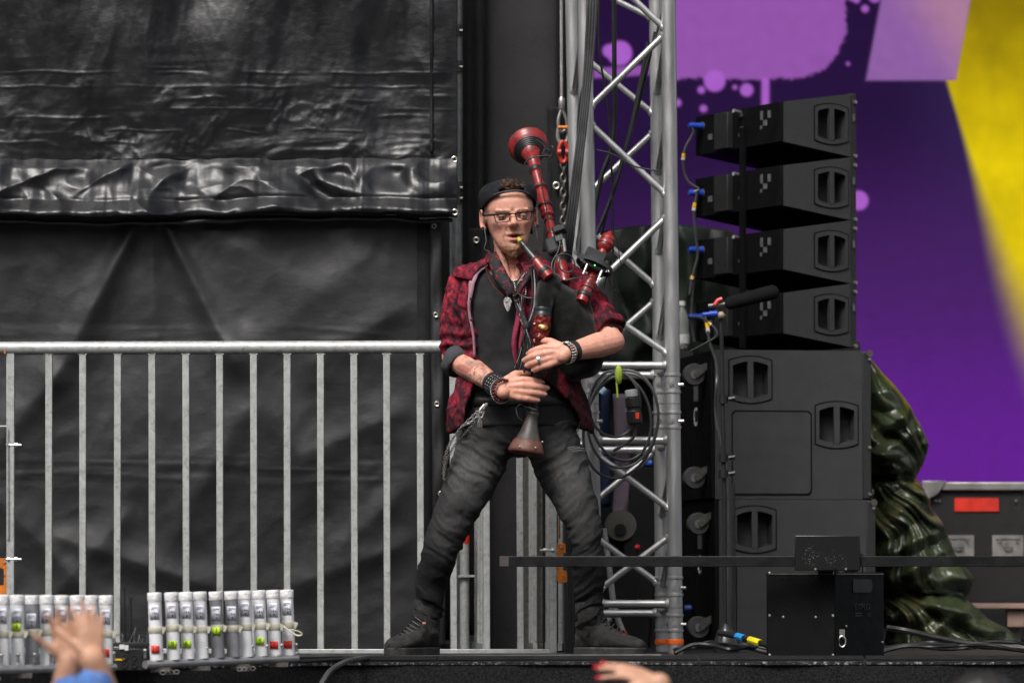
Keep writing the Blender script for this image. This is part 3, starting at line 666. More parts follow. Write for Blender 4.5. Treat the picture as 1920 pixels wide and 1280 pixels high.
# ---- coiled cable with connector
co = thing('cable_coil', 'loops of black cable tied to the truss with a green tie', 'cable', P(1160, 700, .47))
def loop(cx, cy, rx, ry, Y, tilt, n=44):
    return [P(cx + rx * math.cos(t) * math.cos(tilt) - ry * math.sin(t) * math.sin(tilt), cy + ry * math.sin(t) * math.cos(tilt) + rx * math.cos(t) * math.sin(tilt), Y + 0.015 * math.sin(2 * t)) for t in [2 * math.pi * k / n for k in range(n)]]
for cx, cy, rx, ry, Y, ti in ((1163, 782, 57, 82, .47, -0.2), (1168, 785, 66, 92, .455, 0.1), (1164, 798, 68, 100, .485, 0.25), (1152, 757, 48, 62, .465, 0.0)):
    m = MB(); m.tube(loop(cx, cy, rx, ry, Y, ti), 0.0052, 7, closed=True); m.build('loop', MT['cable'], co)
m = MB(); m.ell(P(1160, 702, .45), (.014, .014, .034)); m.tube([P(1156, 715, .45), P(1158, 745, .45)], .004, 6); m.build('tie', mat('lime_tie', (0.33, 0.45, 0.04), 0.6), co)
m = MB(); m.cyl(P(1127, 738, .45), P(1136, 728, .45), .011, 10); m.build('marker_tape', mat('marker', (0.3, 0.42, 0.55), .5), co)
cn = thing('power_connector', 'black power connector with grey ring and red mark hanging from the coil', 'connector', P(1187, 795, .44))
pc, pd = P(1183, 730, .44), P(1191, 796, .44); dv = (pd - pc).normalized(); LL = (pd - pc).length
m = MB(); m.lathe(pc, dv, [(LL * .22, .021), (LL * .24, .026), (LL * .5, .0265), (LL * .52, .023), (LL * .6, .023), (LL * .62, .028), (LL * .95, .0285), (LL, .02)], 18); m.build('housing', MT['black_plastic'], cn, bevel=0.001)
m = MB(); m.lathe(pc, dv, [(0, .014), (LL * .02, .0225), (LL * .2, .0225), (LL * .22, .019)], 18); m.build('ring', mat('grey_plastic', (.33, .35, .36), .5), cn)
m = MB(); p = P(1195, 779, .44 - .0285); m.box(p, (.012, .003, .022)); m.build('red_mark', mat('red_mark', (.8, .05, .01), .5), cn)
cable('short cable leaving the hanging power connector', [P(1191, 796, .44), P(1190, 815, .44), P(1176, 830, .45), P(1150, 845, .46)], 0.0055)

# ================================================================== LINE ARRAY
M_cab = mat('speaker_paint', (0.026, 0.0265, 0.0275), 0.62, var=0.12, vs=10, bump=0.45, bs=520, rvar=0.06)
M_cabd = mat('speaker_amp', (0.0035, 0.0035, 0.004), 0.7, var=0.3, spec=.12)
M_grille, t, b = nodes('speaker_grille')
vo = N(t, 'ShaderNodeTexVoronoi', Scale=260.0); t.links.new(coord(t), vo.inputs['Vector'])
t.links.new(ramp(t, vo.outputs['Distance'], [(0.25, (0.002, 0.002, 0.002)), (0.45, (0.02, 0.02, 0.021))]), b.inputs['Base Color']); b.inputs['Roughness'].default_value = 0.55
def handle_outline(cx, cz, w, h, bulge, n=8):
    pts = []
    for k in range(n + 1): t = -1 + 2 * k / n; pts.append((cx + t * w / 2, cz - h / 2 - bulge * (1 - t * t)))
    for k in range(n + 1): t = 1 - 2 * k / n; pts.append((cx + t * w / 2, cz + h / 2 + bulge * (1 - t * t)))
    return pts
def side_panel(parent, outline, handles, mtl, name='side_panel', th=0.018, recess=None):
    # panel in the local XZ plane at y=0 (outer face), openings for the handles
    holes = []
    for hx, hz, hw, hh in handles: holes.append(handle_outline(hx, hz, hw, hh, hh * .12))
    V = lambda q, y: Vector((q[0], y, q[1]))
    m = MB(); m.prism([V(q, 0) for q in outline], (0, th, 0), [[V(q, 0) for q in h] for h in holes])
    o = m.build(name, mtl); attach_local(o, parent)
    for (hx, hz, hw, hh), hole in zip(handles, holes):
        big = handle_outline(hx, hz, hw * 1.10, hh * 1.12, hh * .13)
        m = MB(); m.prism([V(q, -0.004) for q in big], (0, 0.0035, 0), [[V(q, -0.004) for q in handle_outline(hx, hz, hw * 0.93, hh * .86, hh * .12)]])
        h = m.build('handle', mtl); attach_local(h, parent)
        m = MB(); m.prism([V(q, -0.0013) for q in handle_outline(hx, hz, hw * 1.17, hh * 1.19, hh * .135)], (0, 0.0011, 0), [[V(q, -0.0013) for q in hole]]); g = m.build('groove', M_cabd); attach_local(g, h)
        m = MB(); m.box((hx, 0.003, hz), (hw * .15, 0.018, hh * 1.10)); g = m.build('grip', mtl); attach_local(g, h)
        dpt = 0.06; inn = [(hx + (q[0] - hx) * .82, hz + (q[1] - hz) * .82) for q in hole]; nn = len(hole)
        m = MB(); m.add([V(q, 0.001) for q in hole] + [V(q, dpt) for q in inn], [(k, (k + 1) % nn, nn + (k + 1) % nn, nn + k) for k in range(nn)] + [tuple(range(nn, 2 * nn))])
        k2 = m.build('pocket', mtl); attach_local(k2, h)
def mk(parent, mbx, name, mtl, **kw):
    o = mbx.build(name, mtl, None, **kw); attach_local(o, parent); return o
def line_speaker(lab):
    s = thing('line_array_speaker', lab, 'loudspeaker', (0, 0, 0), 0, 'line array loudspeakers stacked on the bass cabinets')
    D, W, hr, hf = 0.318, 0.64, 0.152, 0.240       # depth, width, rear and front height
    out = [(0, -hr / 2), (D * .93, -hf / 2), (D * .93, hf / 2), (0, hr / 2)]
    side_panel(s, out, [(D * .66, 0, D * .42, hf * .46)], M_cab)
    m = MB(); g = 0.0185
    body = [(0.001, -hr / 2 + .001), (D * .93, -hf / 2 + .001), (D * .93, hf / 2 - .001), (0.001, hr / 2 - .001)]
    # shell: top, bottom, rear and far side as slabs
    for (x0, z0), (x1, z1), nz_ in ((body[0], body[1], 1), (body[3], body[2], -1)):
        m.prism([(x0, g, z0), (x1, g, z1), (x1, W, z1), (x0, W, z0)], (0, 0, 0.014 * nz_))
    m.prism([(x, W - .018, z) for x, z in body], (0, .018, 0))
    mk(s, m, 'cabinet', M_cabd)
    m = MB(); m.box((-0.006, W / 2 + .002, 0), (0.012, W - .006, hr)); r = mk(s, m, 'rear_panel', M_cabd, bevel=.002)
    m = MB(); m.box((-0.02, W * .64, 0), (0.03, W * .16, hr * .92)); mk(s, m, 'heat_sink', MT['rubber'], bevel=.003)
    for y0, zz, w_, h_ in ((0.085, .035, .035, .04), (0.14, .035, .03, .05), (0.115, .005, .045, .03), (0.145, -.01, .02, .02)):
        m = MB(); m.box((-0.0135, y0, zz), (0.002, w_ * .6, h_ * .7)); q = m.build('label_plate', MT['label']); attach_local(q, s)
    for zz in (-.05, -.025, 0.0, .05): 
        m = MB(); m.box((-0.016, W * .44 + random.uniform(-.02, .02), zz), (0.006, 0.018, 0.012)); q = m.build('rigging_pin', MT['dark_steel']); attach_local(q, s)
    m = MB(); m.cyl((-0.014, W * .46, .06), (-0.05, W * .45, .065), .008, 8); q = m.build('eye_bolt', MT['steel']); attach_local(q, s)
    m = MB(); m.box((-0.0135, W * .82, -.012), (.002, .03, .022)); q = m.build('label_plate', MT['label']); attach_local(q, s)
    m = MB(); m.prism([(D * .931, 0.004, -hf / 2 - .002), (D * 1.02, 0.004, -hf / 2 - .002), (D * 1.02, 0.004, hf / 2 + .002), (D * .931, 0.004, hf / 2 + .002)], (0, W - .008, 0)); mk(s, m, 'grille', M_grille, bevel=.003)
    for zz in (hf / 2 - .03, -hf / 2 + .004):
        m = MB(); m.cyl((D * 1.0, -0.006, zz), (D * 1.0, .01, zz), .007, 8); q = m.build('front_pin', MT['steel']); attach_local(q, s)
    m = MB(); m.box((D * .975, -.002, .03), (.008, .004, .028)); q = m.build('badge', MT['label']); attach_local(q, s)
    return s
MT['label'] = mat('label', (0.11, 0.115, 0.12), 0.5, var=0.5, vs=120)
YA = 1.55; ANG = R(28)
names = ['topmost of the four black line array loudspeakers', 'second from the top of the four line array loudspeakers', 'third from the top of the four line array loudspeakers', 'lowest line array loudspeaker, resting on the big bass cabinet']
first = None
for i, lab in enumerate(names):
    loc = P(1470, 228 + i * 119.6, YA)
    if first is None: first = line_speaker(lab); first.location = loc; first.rotation_euler = (0, 0, ANG)
    else: dup(first, loc, lab)
# rear rigging strap joining the speakers
m = MB(); sv = Vector((-math.sin(ANG), math.cos(ANG), 0)); uv = Vector((math.cos(ANG), math.sin(ANG), 0))
p0 = P(1470, 228, YA); p3 = P(1470, 228 + 3 * 119.6, YA); off = sv * .27 - uv * .02
m.beam(p3 + off + Vector((0, 0, -.12)), p0 + off, 0.03, 0.012, uv); o = m.build('rigging_strap', M_cabd); tag(o, 'black rigging bar joining the backs of the line array loudspeakers', 'rigging')
# blue plugs with linking leads
plug_pts = []
for i, lab in enumerate(('blue plug in the back of the topmost line array loudspeaker', 'blue plug in the back of the second line array loudspeaker', 'blue plug in the back of the third line array loudspeaker', 'blue plug in the back of the lowest line array loudspeaker')):
    c = P(1470, 228 + i * 119.6, YA) + sv * .585 - uv * .012 + Vector((0, 0, 0.035 - .02 * (i % 2)))
    pg = thing('speaker_plug', lab, 'plug', c, 0, 'blue plugs in the loudspeakers')
    m = MB(); m.lathe(c, -uv, [(0, .014), (.012, .015), (.016, .0125), (.05, .0135), (.062, .009)], 12); m.build('shell', MT['blue_plug'], pg)
    m = MB(); m.lathe(c + uv * .004, -uv, [(0, .017), (.006, .017)], 12); m.build('socket_ring', mat('socket_ring', (.3, .27, .18), .4, .7) if i == 0 else bpy.data.materials['socket_ring'], pg)
    plug_pts.append(c - uv * .06)
def lead(lab, pts, marks, r=0.0052):
    L = thing('link_lead', lab, 'cable', pts[0]); pth = bez(pts, 8); m = MB(); m.tube(pth, r, 7); m.build('cable', MT['cable'], L)
    for k in marks:
        i = int(k * (len(pth) - 4)); m = MB(); m.tube(pth[i:i + 3], r * 1.5, 8); m.build('yellow_tape', MT['yellow_tape'], L)
        m = MB(); m.tube(pth[i + 2:i + 4], r * 1.5, 8); m.build('white_tape', MT['white'], L)
Yc = plug_pts[0].y
lead('grey lead curving between the first two line array loudspeakers', [plug_pts[0], P(1300, 248, Yc), P(1284, 280, Yc), P(1281, 312, Yc), P(1290, 340, Yc), P(1310, 355, Yc), plug_pts[1]], [.42])
lead('grey lead hanging from the second line array loudspeaker', [plug_pts[1] + Vector((0, 0, -.004)), P(1306, 362, Yc), P(1301, 395, Yc), P(1304, 440, Yc), P(1308, 480, Yc), P(1299, 540, Yc), P(1297, 600, Yc), P(1302, 640, Yc)], [.25, ])
lead('grey lead with yellow tape dangling left of the third loudspeaker', [P(1308, 482, Yc - .01), P(1300, 512, Yc - .01), P(1296, 530, Yc - .01), P(1293, 552, Yc - .01)], [.5])
lead('dark lead falling from the lowest line array loudspeaker', [plug_pts[3], P(1322, 600, Yc - .2), P(1330, 640, Yc - .5), P(1344, 690, .7), P(1342, 780, .66), P(1362, 880, .66), P(1366, 1000, .66), P(1362, 1200, .66)], [.2])

# ================================================================== BASS CABINETS
def bass(lab):
    s = thing('bass_cabinet', lab, 'loudspeaker', (0, 0, 0), 0, 'big bass cabinets stacked on the floor')
    D, H, W = 0.60, 0.557, 1.0
    side_panel(s, [(0, 0), (D * .94, 0), (D * .94, H), (0, H)], [(D * .225, H * .80, .145, .125), (D * .775, H * .5, .145, .125)], M_cab)
    rx0, rx1, rz0, rz1 = D * .105, D * .615, H * .03, H * .595
    pl = lambda e, n=3: [(rx0 - e + .012, rz0 - e), (rx1 + e - .012, rz0 - e), (rx1 + e, rz0 - e + .012), (rx1 + e, rz1 + e - .012), (rx1 + e - .012, rz1 + e), (rx0 - e + .012, rz1 + e), (rx0 - e, rz1 + e - .012), (rx0 - e, rz0 - e + .012)]
    m = MB(); m.prism([(x, -.0035, z) for x, z in pl(0)], (0, .003, 0), [[(x, -.0035, z) for x, z in pl(-.004)]]); mk(s, m, 'cover_frame', M_cabd)
    m = MB(); m.prism([(x, -.0022, z) for x, z in pl(-.0045)], (0, .0018, 0)); mk(s, m, 'cover_plate', M_cab)
    m = MB(); g = .0185
    m.prism([(0.002, g, .002), (D * .94, g, .002), (D * .94, W, .002), (0.002, W, .002)], (0, 0, .018)); m.prism([(0.002, g, H - .002), (D * .94, g, H - .002), (D * .94, W, H - .002), (0.002, W, H - .002)], (0, 0, -.018)); m.box((D * .47, W - .01, H / 2), (D * .93, .018, H - .01))
    mk(s, m, 'cabinet', M_cab)
    m = MB(); m.box((-.008, W / 2, H / 2), (.015, W - .004, H - .004)); mk(s, m, 'rear_panel', M_cabd, bevel=.003)
    m = MB(); m.box((D * .97, W / 2, H / 2), (D * .058, W - .006, H - .004)); mk(s, m, 'grille', M_grille, bevel=.004)
    for zz in (.08, H - .09):
        for yy in (.10,):
            m = MB(); m.lathe((-.060, yy - .02, zz), (0, 1, 0), [(0, .02), (0, .038), (.008, .043), (.032, .043), (.04, .038), (.04, .02)], 20); w_ = mk(s, m, 'caster_wheel', MT['rubber2'])
            m = MB(); m.cyl((-.060, yy - .024, zz), (-.060, yy + .024, zz), .017, 12); h = m.build('hub', MT['grey_hub']); attach_local(h, w_)
            m = MB(); m.prism([(-.016, yy - .03, zz + .018), (-.016, yy - .03, zz + .045), (-.042, yy - .03, zz + .036), (-.066, yy - .03, zz + .006), (-.060, yy - .03, zz - .010), (-.046, yy - .03, zz - .008)], (0, .005, 0)); h = m.build('caster_fork', MT['dark_steel']); attach_local(h, w_)
    for zz, hh, ss in ((H * .56, .06, 'C'), (H * .73, .05, None)):
        m = MB(); m.box((-.0165, .28, zz), (.002, .07, hh * 1.25)); q = mk(s, m, 'stencil_plate', MT['label'] if ss is None else MT['black_plastic'])
        if ss:
            tx = textmesh(ss, .10, (-.0178, .28, zz), (0, -1, 0), (0, 0, 1), MT['white'], 'stencil_letter', None); attach_local(tx, s)
    for zz in (.02, H * .35, H - .03):
        m = MB(); m.cyl((D * .985, -.008, zz), (D * .985, .004, zz), .006, 8); q = m.build('corner_screw', MT['steel']); attach_local(q, s)
    m = MB(); m.cyl((D * .985, -.012, H - .01), (D * .985, .004, H - .01), .013, 8); q = m.build('corner_screw', MT['dark_steel']); attach_local(q, s)
    return s
MT['rubber2'] = mat('grey_rubber', (.06, .062, .065), .55); MT['grey_hub'] = mat('grey_hub', (.16, .16, .16), .5)
YB = 1.42; k = U(YB)
b1 = bass('upper bass cabinet with recessed cover plate under the line array'); b1.location = P(1341, 1223 - .586 / k + 1.5, YB); b1.rotation_euler = (0, 0, R(9)); b1.location.z = .560
b2 = dup(b1, (b1.location.x + .014, b1.location.y, .001), 'lower bass cabinet standing on the stage floor behind the black box')

# ---- microphone on stand
ms = thing('microphone_stand', 'tall black microphone stand with round base beside the bass cabinets', 'stand', P(1355, 1222, .55))
m = MB(); m.tube([P(1360, 1205, .55), P(1358, 900, .55), P(1352, 590, .55)], 0.0075, 8); m.build('pole', MT['black_paint'], ms)
m = MB(); m.tube([P(1374, 1200, .56), P(1376, 1000, .56), P(1375, 905, .56)], 0.006, 8); m.build('cable_run', MT['cable_black'], ms)
for y in (748, 858, 888): 
    m = MB(); m.cyl(P(1356, y + 8, .55), P(1356, y - 8, .55), .017, 10); m.cyl(P(1366, y, .545), P(1378, y - 2, .545), .008, 8); m.build('clutch', MT['black_plastic'], ms)
m = MB(); m.lathe(P(1361, 1222, .55), (0, 0, 1), [(0, .045), (.015, .05), (.04, .042), (.075, .03), (.095, .014), (.1, .01)], 20); m.build('base_weight', mat('satin_black', (.02, .02, .022), .28), ms)
m = MB(); m.cyl(P(1356, 595, .55), P(1350, 588, .55), .013, 10); m.ell(P(1352, 591, .54), (.014, .014, .014)); m.build('joint', mat('tan_joint', (.3, .25, .17), .4), ms)
sm_ = thing('shotgun_microphone', 'long black foam covered shotgun microphone pointing right', 'microphone', P(1400, 565, .55))
m = MB(); m.caps(P(1370, 568, .55), P(1447, 548, .54), .0235, .0265, 16); m.build('windshield', mat('foam', (.012, .012, .012), .95, bump=.8, bs=400, spec=.1), sm_)
m = MB(); m.cyl(P(1328, 574, .55), P(1368, 569, .55), .009, 10); m.build('body', MT['dark_steel'], sm_)
m = MB(); m.tube([P(1340, 572, .54), P(1346, 563, .54), P(1354, 560, .54)], .008, 8); m.build('red_clip', mat('red_clip', (.6, .04, .04), .4), sm_)
m = MB(); m.cyl(P(1330, 589, .54), P(1345, 588, .54), .012, 10); m.cyl(P(1318, 590, .54), P(1331, 589, .54), .009, 10); m.build('blue_connector', MT['blue_plug'], sm_)
lead('thin grey lead with yellow tape below the microphone', [P(1322, 592, .53), P(1326, 603, .53), P(1340, 615, .53), P(1343, 630, .53), P(1320, 645, .55), P(1295, 658, .6)], [.25], .004)
# water bottle on the bass cabinet's back edge
wb = thing('water_bottle', 'clear plastic water bottle with white label standing behind the truss', 'bottle', P(1279, 655, 2.22))
M_pet, t, b = nodes('clear_plastic'); b.inputs['Base Color'].default_value = (.8, .85, .82, 1); b.inputs['Transmission Weight'].default_value = .75; b.inputs['Roughness'].default_value = .15; b.inputs['IOR'].default_value = 1.25
pb = P(1279, 655, 2.22)
m = MB(); m.lathe(pb, (0, 0, 1), [(0, .026), (.006, .03), (.06, .03), (.075, .027), (.10, .028), (.125, .026), (.15, .016), (.165, .0115), (.172, .0115)], 18); m.build('body', M_pet, wb)
m = MB(); m.lathe(pb, (0, 0, 1), [(.022, .0305), (.022, .031), (.058, .031), (.058, .0305)], 18); m.build('label_band', MT['white'], wb)
m = MB(); m.cyl(pb + Vector((0, 0, .172)), pb + Vector((0, 0, .19)), .0145, 14); m.build('cap', MT['white_plastic'], wb)
m = MB(); q = P(1279, 660, 2.22); m.box((q.x - .03, 2.32, q.z - .005 - .25), (.14, .3, .52)); o = m.build('utility_case', MT['black_paint']); tag(o, 'small black case under the water bottle behind the truss', 'case')

# ---- black effect box with long rail
eb = thing('effect_machine', 'black metal box machine with a wet plate and long rail on top', 'machine', P(1550, 1232, -.3))
M_ebox = mat('box_paint', (.0028, .0028, .003), .55, var=.3, bump=.1, bs=200, spec=.16)
A, B_, C_ = P(1437, 1230, -.42), P(1566, 1232, -.46), P(1658, 1230, -.24)
zt = P(1566, 1072, -.46).z; z0 = .0
Dq = Vector((C_.x - .23, .2, 0))
quad = [Vector((A.x, A.y, .002)), Vector((B_.x, B_.y, .002)), Vector((C_.x, C_.y, .002)), Dq]
m = MB(); m.prism(quad, (0, 0, zt - .002)); m.build('housing', M_ebox, eb, bevel=.004)
def onface(p, q, u, z, o=.003):
    d = (q - p); n = Vector((d.y, -d.x, 0)).normalized(); v = p + d * u + n * o; v.z = z; return v, n
for p, q, us, zs in ((A, B_, (.05, .97), (.01, .14, .28)), (B_, C_, (.96,), (.05,)), (A, B_, (.25, .72), (.135,)), (B_, C_, (.22,), (.105,))):
    for u in us:
        for z in zs:
            v, n = onface(p, q, u, z); m = MB(); m.lathe(v - n * .004, n, [(0, .0045), (.004, .0045), (.006, .002)], 8); m.build('screw', MT['steel'], eb)
for p, q, u0, u1 in ((A, B_, .06, .97), (B_, C_, .03, .98)):
    a0, n = onface(p, q, u0, zt - .006, .001); a1, _ = onface(p, q, u1, zt - .006, .001); m = MB(); m.beam(a0, a1, .003, .004); m.build('rim', MT['dark_steel'], eb)
v, n = onface(B_, C_, .55, zt - .045, .0015); dr = (C_ - B_).normalized()
m = MB(); m.prism([v + dr * x + Vector((0, 0, z)) for x, z in ((-.055, -.022), (.045, -.022), (.055, -.012), (.055, .012), (.045, .022), (-.055, .022))], n * .002); m.build('recess', MT['black_plastic'], eb)
textmesh('EXPLO', .03, onface(B_, C_, .55, zt - .115, .0016)[0], dr, (0, 0, 1), mat('grey_print', (.016, .016, .0165), .5), 'lettering', eb)
textmesh('X2', .02, onface(B_, C_, .68, zt - .143, .0016)[0], dr, (0, 0, 1), bpy.data.materials['grey_print'], 'lettering', eb)
for z in (.005, -.003, ): 
    v, _ = onface(B_, C_, .47, zt - .141 + z, .0014); m = MB(); m.beam(v - dr * .02, v + dr * .02, .001, .005); m.build('print_bar', bpy.data.materials['grey_print'], eb)
v, n = onface(B_, C_, .12, .055, .004); m = MB(); m.tube([v + Vector((.012 * math.cos(t), -.004, .018 * math.sin(t))) for t in [k * 6.283 / 12 for k in range(12)]], .0028, 6, closed=True); m.box(v + Vector((0, 0, .03)), (.018, .01, .02)); m.build('latch', MT['steel'], eb)
M_wet, t, b = nodes('wet_black')
vo = N(t, 'ShaderNodeTexVoronoi', Scale=170.0); t.links.new(coord(t), vo.inputs['Vector'])
dro = ramp(t, vo.outputs['Distance'], [(0.0, 1.0), (0.34, 0.0)]); msk = ramp(t, noise_n(t, 12, 3), [(0.48, 0.0), (0.6, 1.0)])
ht = mix(t, 1.0, dro, msk, 'MULTIPLY'); bn = N(t, 'ShaderNodeBump', Strength=0.5, Distance=0.003); t.links.new(ht, bn.inputs['Height']); t.links.new(bn.outputs[0], b.inputs['Normal'])
b.inputs['Base Color'].default_value = (.011, .011, .0115, 1); b.inputs['Roughness'].default_value = .3
pa, pb_ = P(1490, 1003, -.55), P(1613, 1069, -.55)
m = MB(); m.box(((pa.x + pb_.x) / 2, -.548, (pa.z + pb_.z) / 2), (pb_.x - pa.x, .014, pa.z - pb_.z)); m.build('plate', M_wet, eb, bevel=.003)
m = MB(); m.box(((pa.x + pb_.x) / 2, -.50, pb_.z + .018), (.05, .09, .03)); m.beam(((pa.x + pb_.x) / 2, -.45, pb_.z - .012), ((pa.x + pb_.x) / 2, -.45, pb_.z + .02), .05, .03, (0, 1, 0)); m.build('bracket', M_ebox, eb)
for x in (1529, 1586): 
    m = MB(); m.cyl(P(x, 1066, -.558), P(x, 1066, -.554), .004, 8); m.build('screw', MT['steel'], eb)
r0, r1 = P(936, 1052, -.52), P(2100, 1051, -.52)
m = MB(); m.box(((r0.x + r1.x) / 2, -.519, r0.z), (r1.x - r0.x, .03, 20 * U(-.52))); rl = m.build('rail', mat('rail_paint', (.007, .007, .0075), .42, var=.3, bump=.2, bs=150, spec=.35), eb, bevel=.002)
m = MB(); m.box((r0.x + .016, -.5355, r0.z), (.03, .003, 18 * U(-.52))); m.build('worn_end', mat('worn_metal', (.10, .085, .08), .5, .4), rl)
m = MB(); m.box((r1.x - .02, -.519, r1.z / 2 - .01), (.04, .04, r1.z - .02)); m.build('rail_leg', M_ebox, eb)

# ================================================================== FLIGHT CASE, tarps, floor clutter
fc = thing('flight_case', 'black flight case with aluminium edges and a red label at the right', 'flight case', P(1850, 1125, 3.4))
a, b_ = P(1733, 905, 3.4), P(2110, 1128, 3.4)
M_case = mat('case_laminate', (.012, .010, .010), .5, bump=.3, bs=260)
m = MB(); m.box(((a.x + b_.x) / 2, 3.75, (a.z + b_.z) / 2), (b_.x - a.x, .7, a.z - b_.z)); m.build('body', M_case, fc)
M_casem = mat('case_trim', (.42, .40, .38), .42, .7, var=.25)
m = MB(); m.box(((a.x + b_.x) / 2, 3.405, a.z - .014), (b_.x - a.x + .02, .05, .034)); m.build('edge_trim', M_casem, fc, bevel=.004)
m = MB(); m.box((a.x + .006, 3.403, (a.z + b_.z) / 2 - .02), (.03, .05, a.z - b_.z - .05)); m.build('edge_trim', M_casem, fc, bevel=.004)
for x in (a.x, P(1925, 905, 3.4).x): 
    m = MB(); m.prism([Vector((x - .012, 3.372, a.z + .008)), Vector((x + .09, 3.372, a.z + .008)), Vector((x + .055, 3.372, a.z - .045)), Vector((x + .0, 3.372, a.z - .075)), Vector((x - .012, 3.372, a.z - .075))], (0, .006, 0)); m.build('corner_plate', M_casem, fc, bevel=.002)
lb, lc = P(1790, 933, 3.39), P(1873, 958, 3.39)
m = MB(); m.box(((lb.x + lc.x) / 2, 3.396, (lb.z + lc.z) / 2), (lc.x - lb.x, .004, lb.z - lc.z)); m.build('red_label', mat('red_label', (.75, .035, .018), .5), fc)
for x in (1797, 1890):
    c = P(x, 1023, 3.39); m = MB(); m.prism([c + Vector((dx, 0, dz)) for dx, dz in ((-.065, -.045), (.065, -.045), (.065, .045), (-.065, .045))], (0, .008, 0), [[c + Vector((dx, 0, dz)) for dx, dz in ((-.05, -.03), (.05, -.03), (.05, .03), (-.05, .03))]]); l = m.build('latch_dish', M_casem, fc)
    m = MB(); m.box(c + Vector((0, .0075, 0)), (.10, .004, .06)); m.build('dish_back', M_casem, l)
    m = MB(); m.cyl(c + Vector((0, .004, 0)), c + Vector((0, -.006, 0)), .02, 14); m.box(c + Vector((0, -.007, 0)), (.036, .004, .012)); m.build('butterfly', MT['steel'], l)
    for dx in (-.035, 0, .035): m = MB(); m.cyl(c + Vector((dx, -.001, .022)), c + Vector((dx, -.004, .022)), .006, 8); m.build('rivet', MT['steel'], l)
for x in (1755, 1762, 1905):
    m = MB(); m.cyl(P(x, 938, 3.396), P(x, 938, 3.39), .006, 8); m.build('rivet', MT['steel'], fc)
dl = thing('case_dolly', 'pale wooden dolly under the flight case', 'dolly', P(1900, 1195, 3.4))
M_wood = mat('pale_wood', (.34, .22, .18), .65, var=.25, stretch=(.3, 1, 1))
a2, b2_ = P(1690, 1130, 3.4), P(2110, 1140, 3.4)
m = MB(); m.box(((a2.x + b2_.x) / 2, 3.7, a2.z - .012), (b2_.x - a2.x, .6, .022)); m.build('deck', M_wood, dl, bevel=.003)
for x in (1905, 2080):
    c = P(x, 1165, 3.42); m = MB(); m.box((c.x, 3.46, a2.z - .06), (.07, .07, .075)); m.build('block', M_wood, dl); m = MB(); m.box((c.x, 3.5, (a2.z - .1) / 2), (.05, .05, a2.z - .1)); m.build('leg', MT['dark_steel'], dl)

# green tarpaulin slumped at the end of the bass cabinets
M_green, t, b = nodes('green_tarp')
f = noise_n(t, 7, 5); t.links.new(ramp(t, f, [(0.3, (.026, .040, .019)), (.58, (.050, .060, .026)), (0.75, (.13, .10, .04))]), b.inputs['Base Color'])  # brown stop paints warm stage light into the tarp colour
t.links.new(ramp(t, noise_n(t, 25, 3), [(.3, .24), (.7, .4)]), b.inputs['Roughness']); b.inputs['Coat Weight'].default_value = .4; b.inputs['Coat Roughness'].default_value = .25
bn = N(t, 'ShaderNodeBump', Strength=.18, Distance=.01); t.links.new(ramp(t, noise_n(t, 16, 3, None, .5), [(.46, 0.0), (.5, 1.0), (.54, 0.0)]), bn.inputs['Height']); t.links.new(bn.outputs[0], b.inputs['Normal'])
MT['shaded_green'] = mat('shaded_green_tarp', (.006, .011, .006), .6, var=.5, vs=8)  # darker copy of the tarp green, dimmer light behind the truss painted in
def heap(name, lab, prof, Y, depth, left, seed, rz=160, rx=80, z_floor=True):
    # prof: list of (py, px right outline, px left outline); a bulging closed cloth body
    ys = np.array([p[0] for p in prof], float); xr = np.array([p[1] for p in prof], float); xl = np.array([p[2] for p in prof], float)
    yy = np.linspace(ys[0], ys[-1], rz); R_ = np.interp(yy, ys, xr); L_ = np.interp(yy, ys, xl); X = np.empty((rz, rx, 3))
    for j in range(rz):
        th = np.linspace(-math.pi * .5, math.pi * .5, rx)
        cx = (R_[j] + L_[j]) / 2; hw = (R_[j] - L_[j]) / 2
        px = cx + hw * np.sin(th); dep = depth * np.cos(th) * (0.35 + .65 * min(1, hw / 60))
        dx_ = px + 30 * pn(px / 90, yy[j] / 80, seed); dy_ = yy[j] + 26 * pn(px / 80, yy[j] / 90, seed + 9)
        tri = lambda q: np.abs(q % 1.0 - .5) * 2
        if z_floor == 'pinch':
            c0x, c0y = (1735, 900) if yy[j] < 897 else ((1618, 880) if yy[j] < 1112 else (1640, 1090))
            ang = np.arctan2(dy_ - c0y, dx_ - c0x); rad = np.hypot(px - c0x, yy[j] - c0y); k1, k2 = ((2.0, 5.3) if yy[j] < 897 else (2.6, 6.1) if yy[j] < 1112 else (2.4, 5.2))
            n_ = np.clip(rad / 120, .25, 1) * (.060 * tri(ang * k1 + .2) + .026 * tri(ang * k2 + .35 * fbm(px / 60, yy[j] / 60, seed, 1))) + .030 * tri((dx_ * .5 + dy_) / 62) + .022 * tri((dx_ - dy_ * .7) / 48) + .03 * fbm(px / 120, yy[j] / 120, seed + 4, 1)
        else: n_ = .05 * tri(dx_ / 80) + .03 * fbm(px / 130, yy[j] / 120, seed + 4, 2)
        n_ = n_ - .085 * math.exp(-((yy[j] - 897) / 9) ** 2) * (z_floor == 'pinch') - .07 * math.exp(-((yy[j] - 1110) / 16) ** 2) * (z_floor == 'pinch')
        for i in range(rx):
            w = math.cos(th[i]) ** .5 if math.cos(th[i]) > 0 else 0
            p = P(px[i] + 5 * (1 - w) * float(pn(yy[j] / 30, seed)), yy[j], Y); X[j, i] = (p.x, p.y - dep[i] - n_[i] * w * 1.3 + .02, max(p.z, .004))
    mb = MB(); mb.grid(X); o = mb.build(name, M_green if z_floor == 'pinch' else MT['shaded_green'], None, solid=.004, sharp=0); return tag(o, lab, 'tarpaulin')
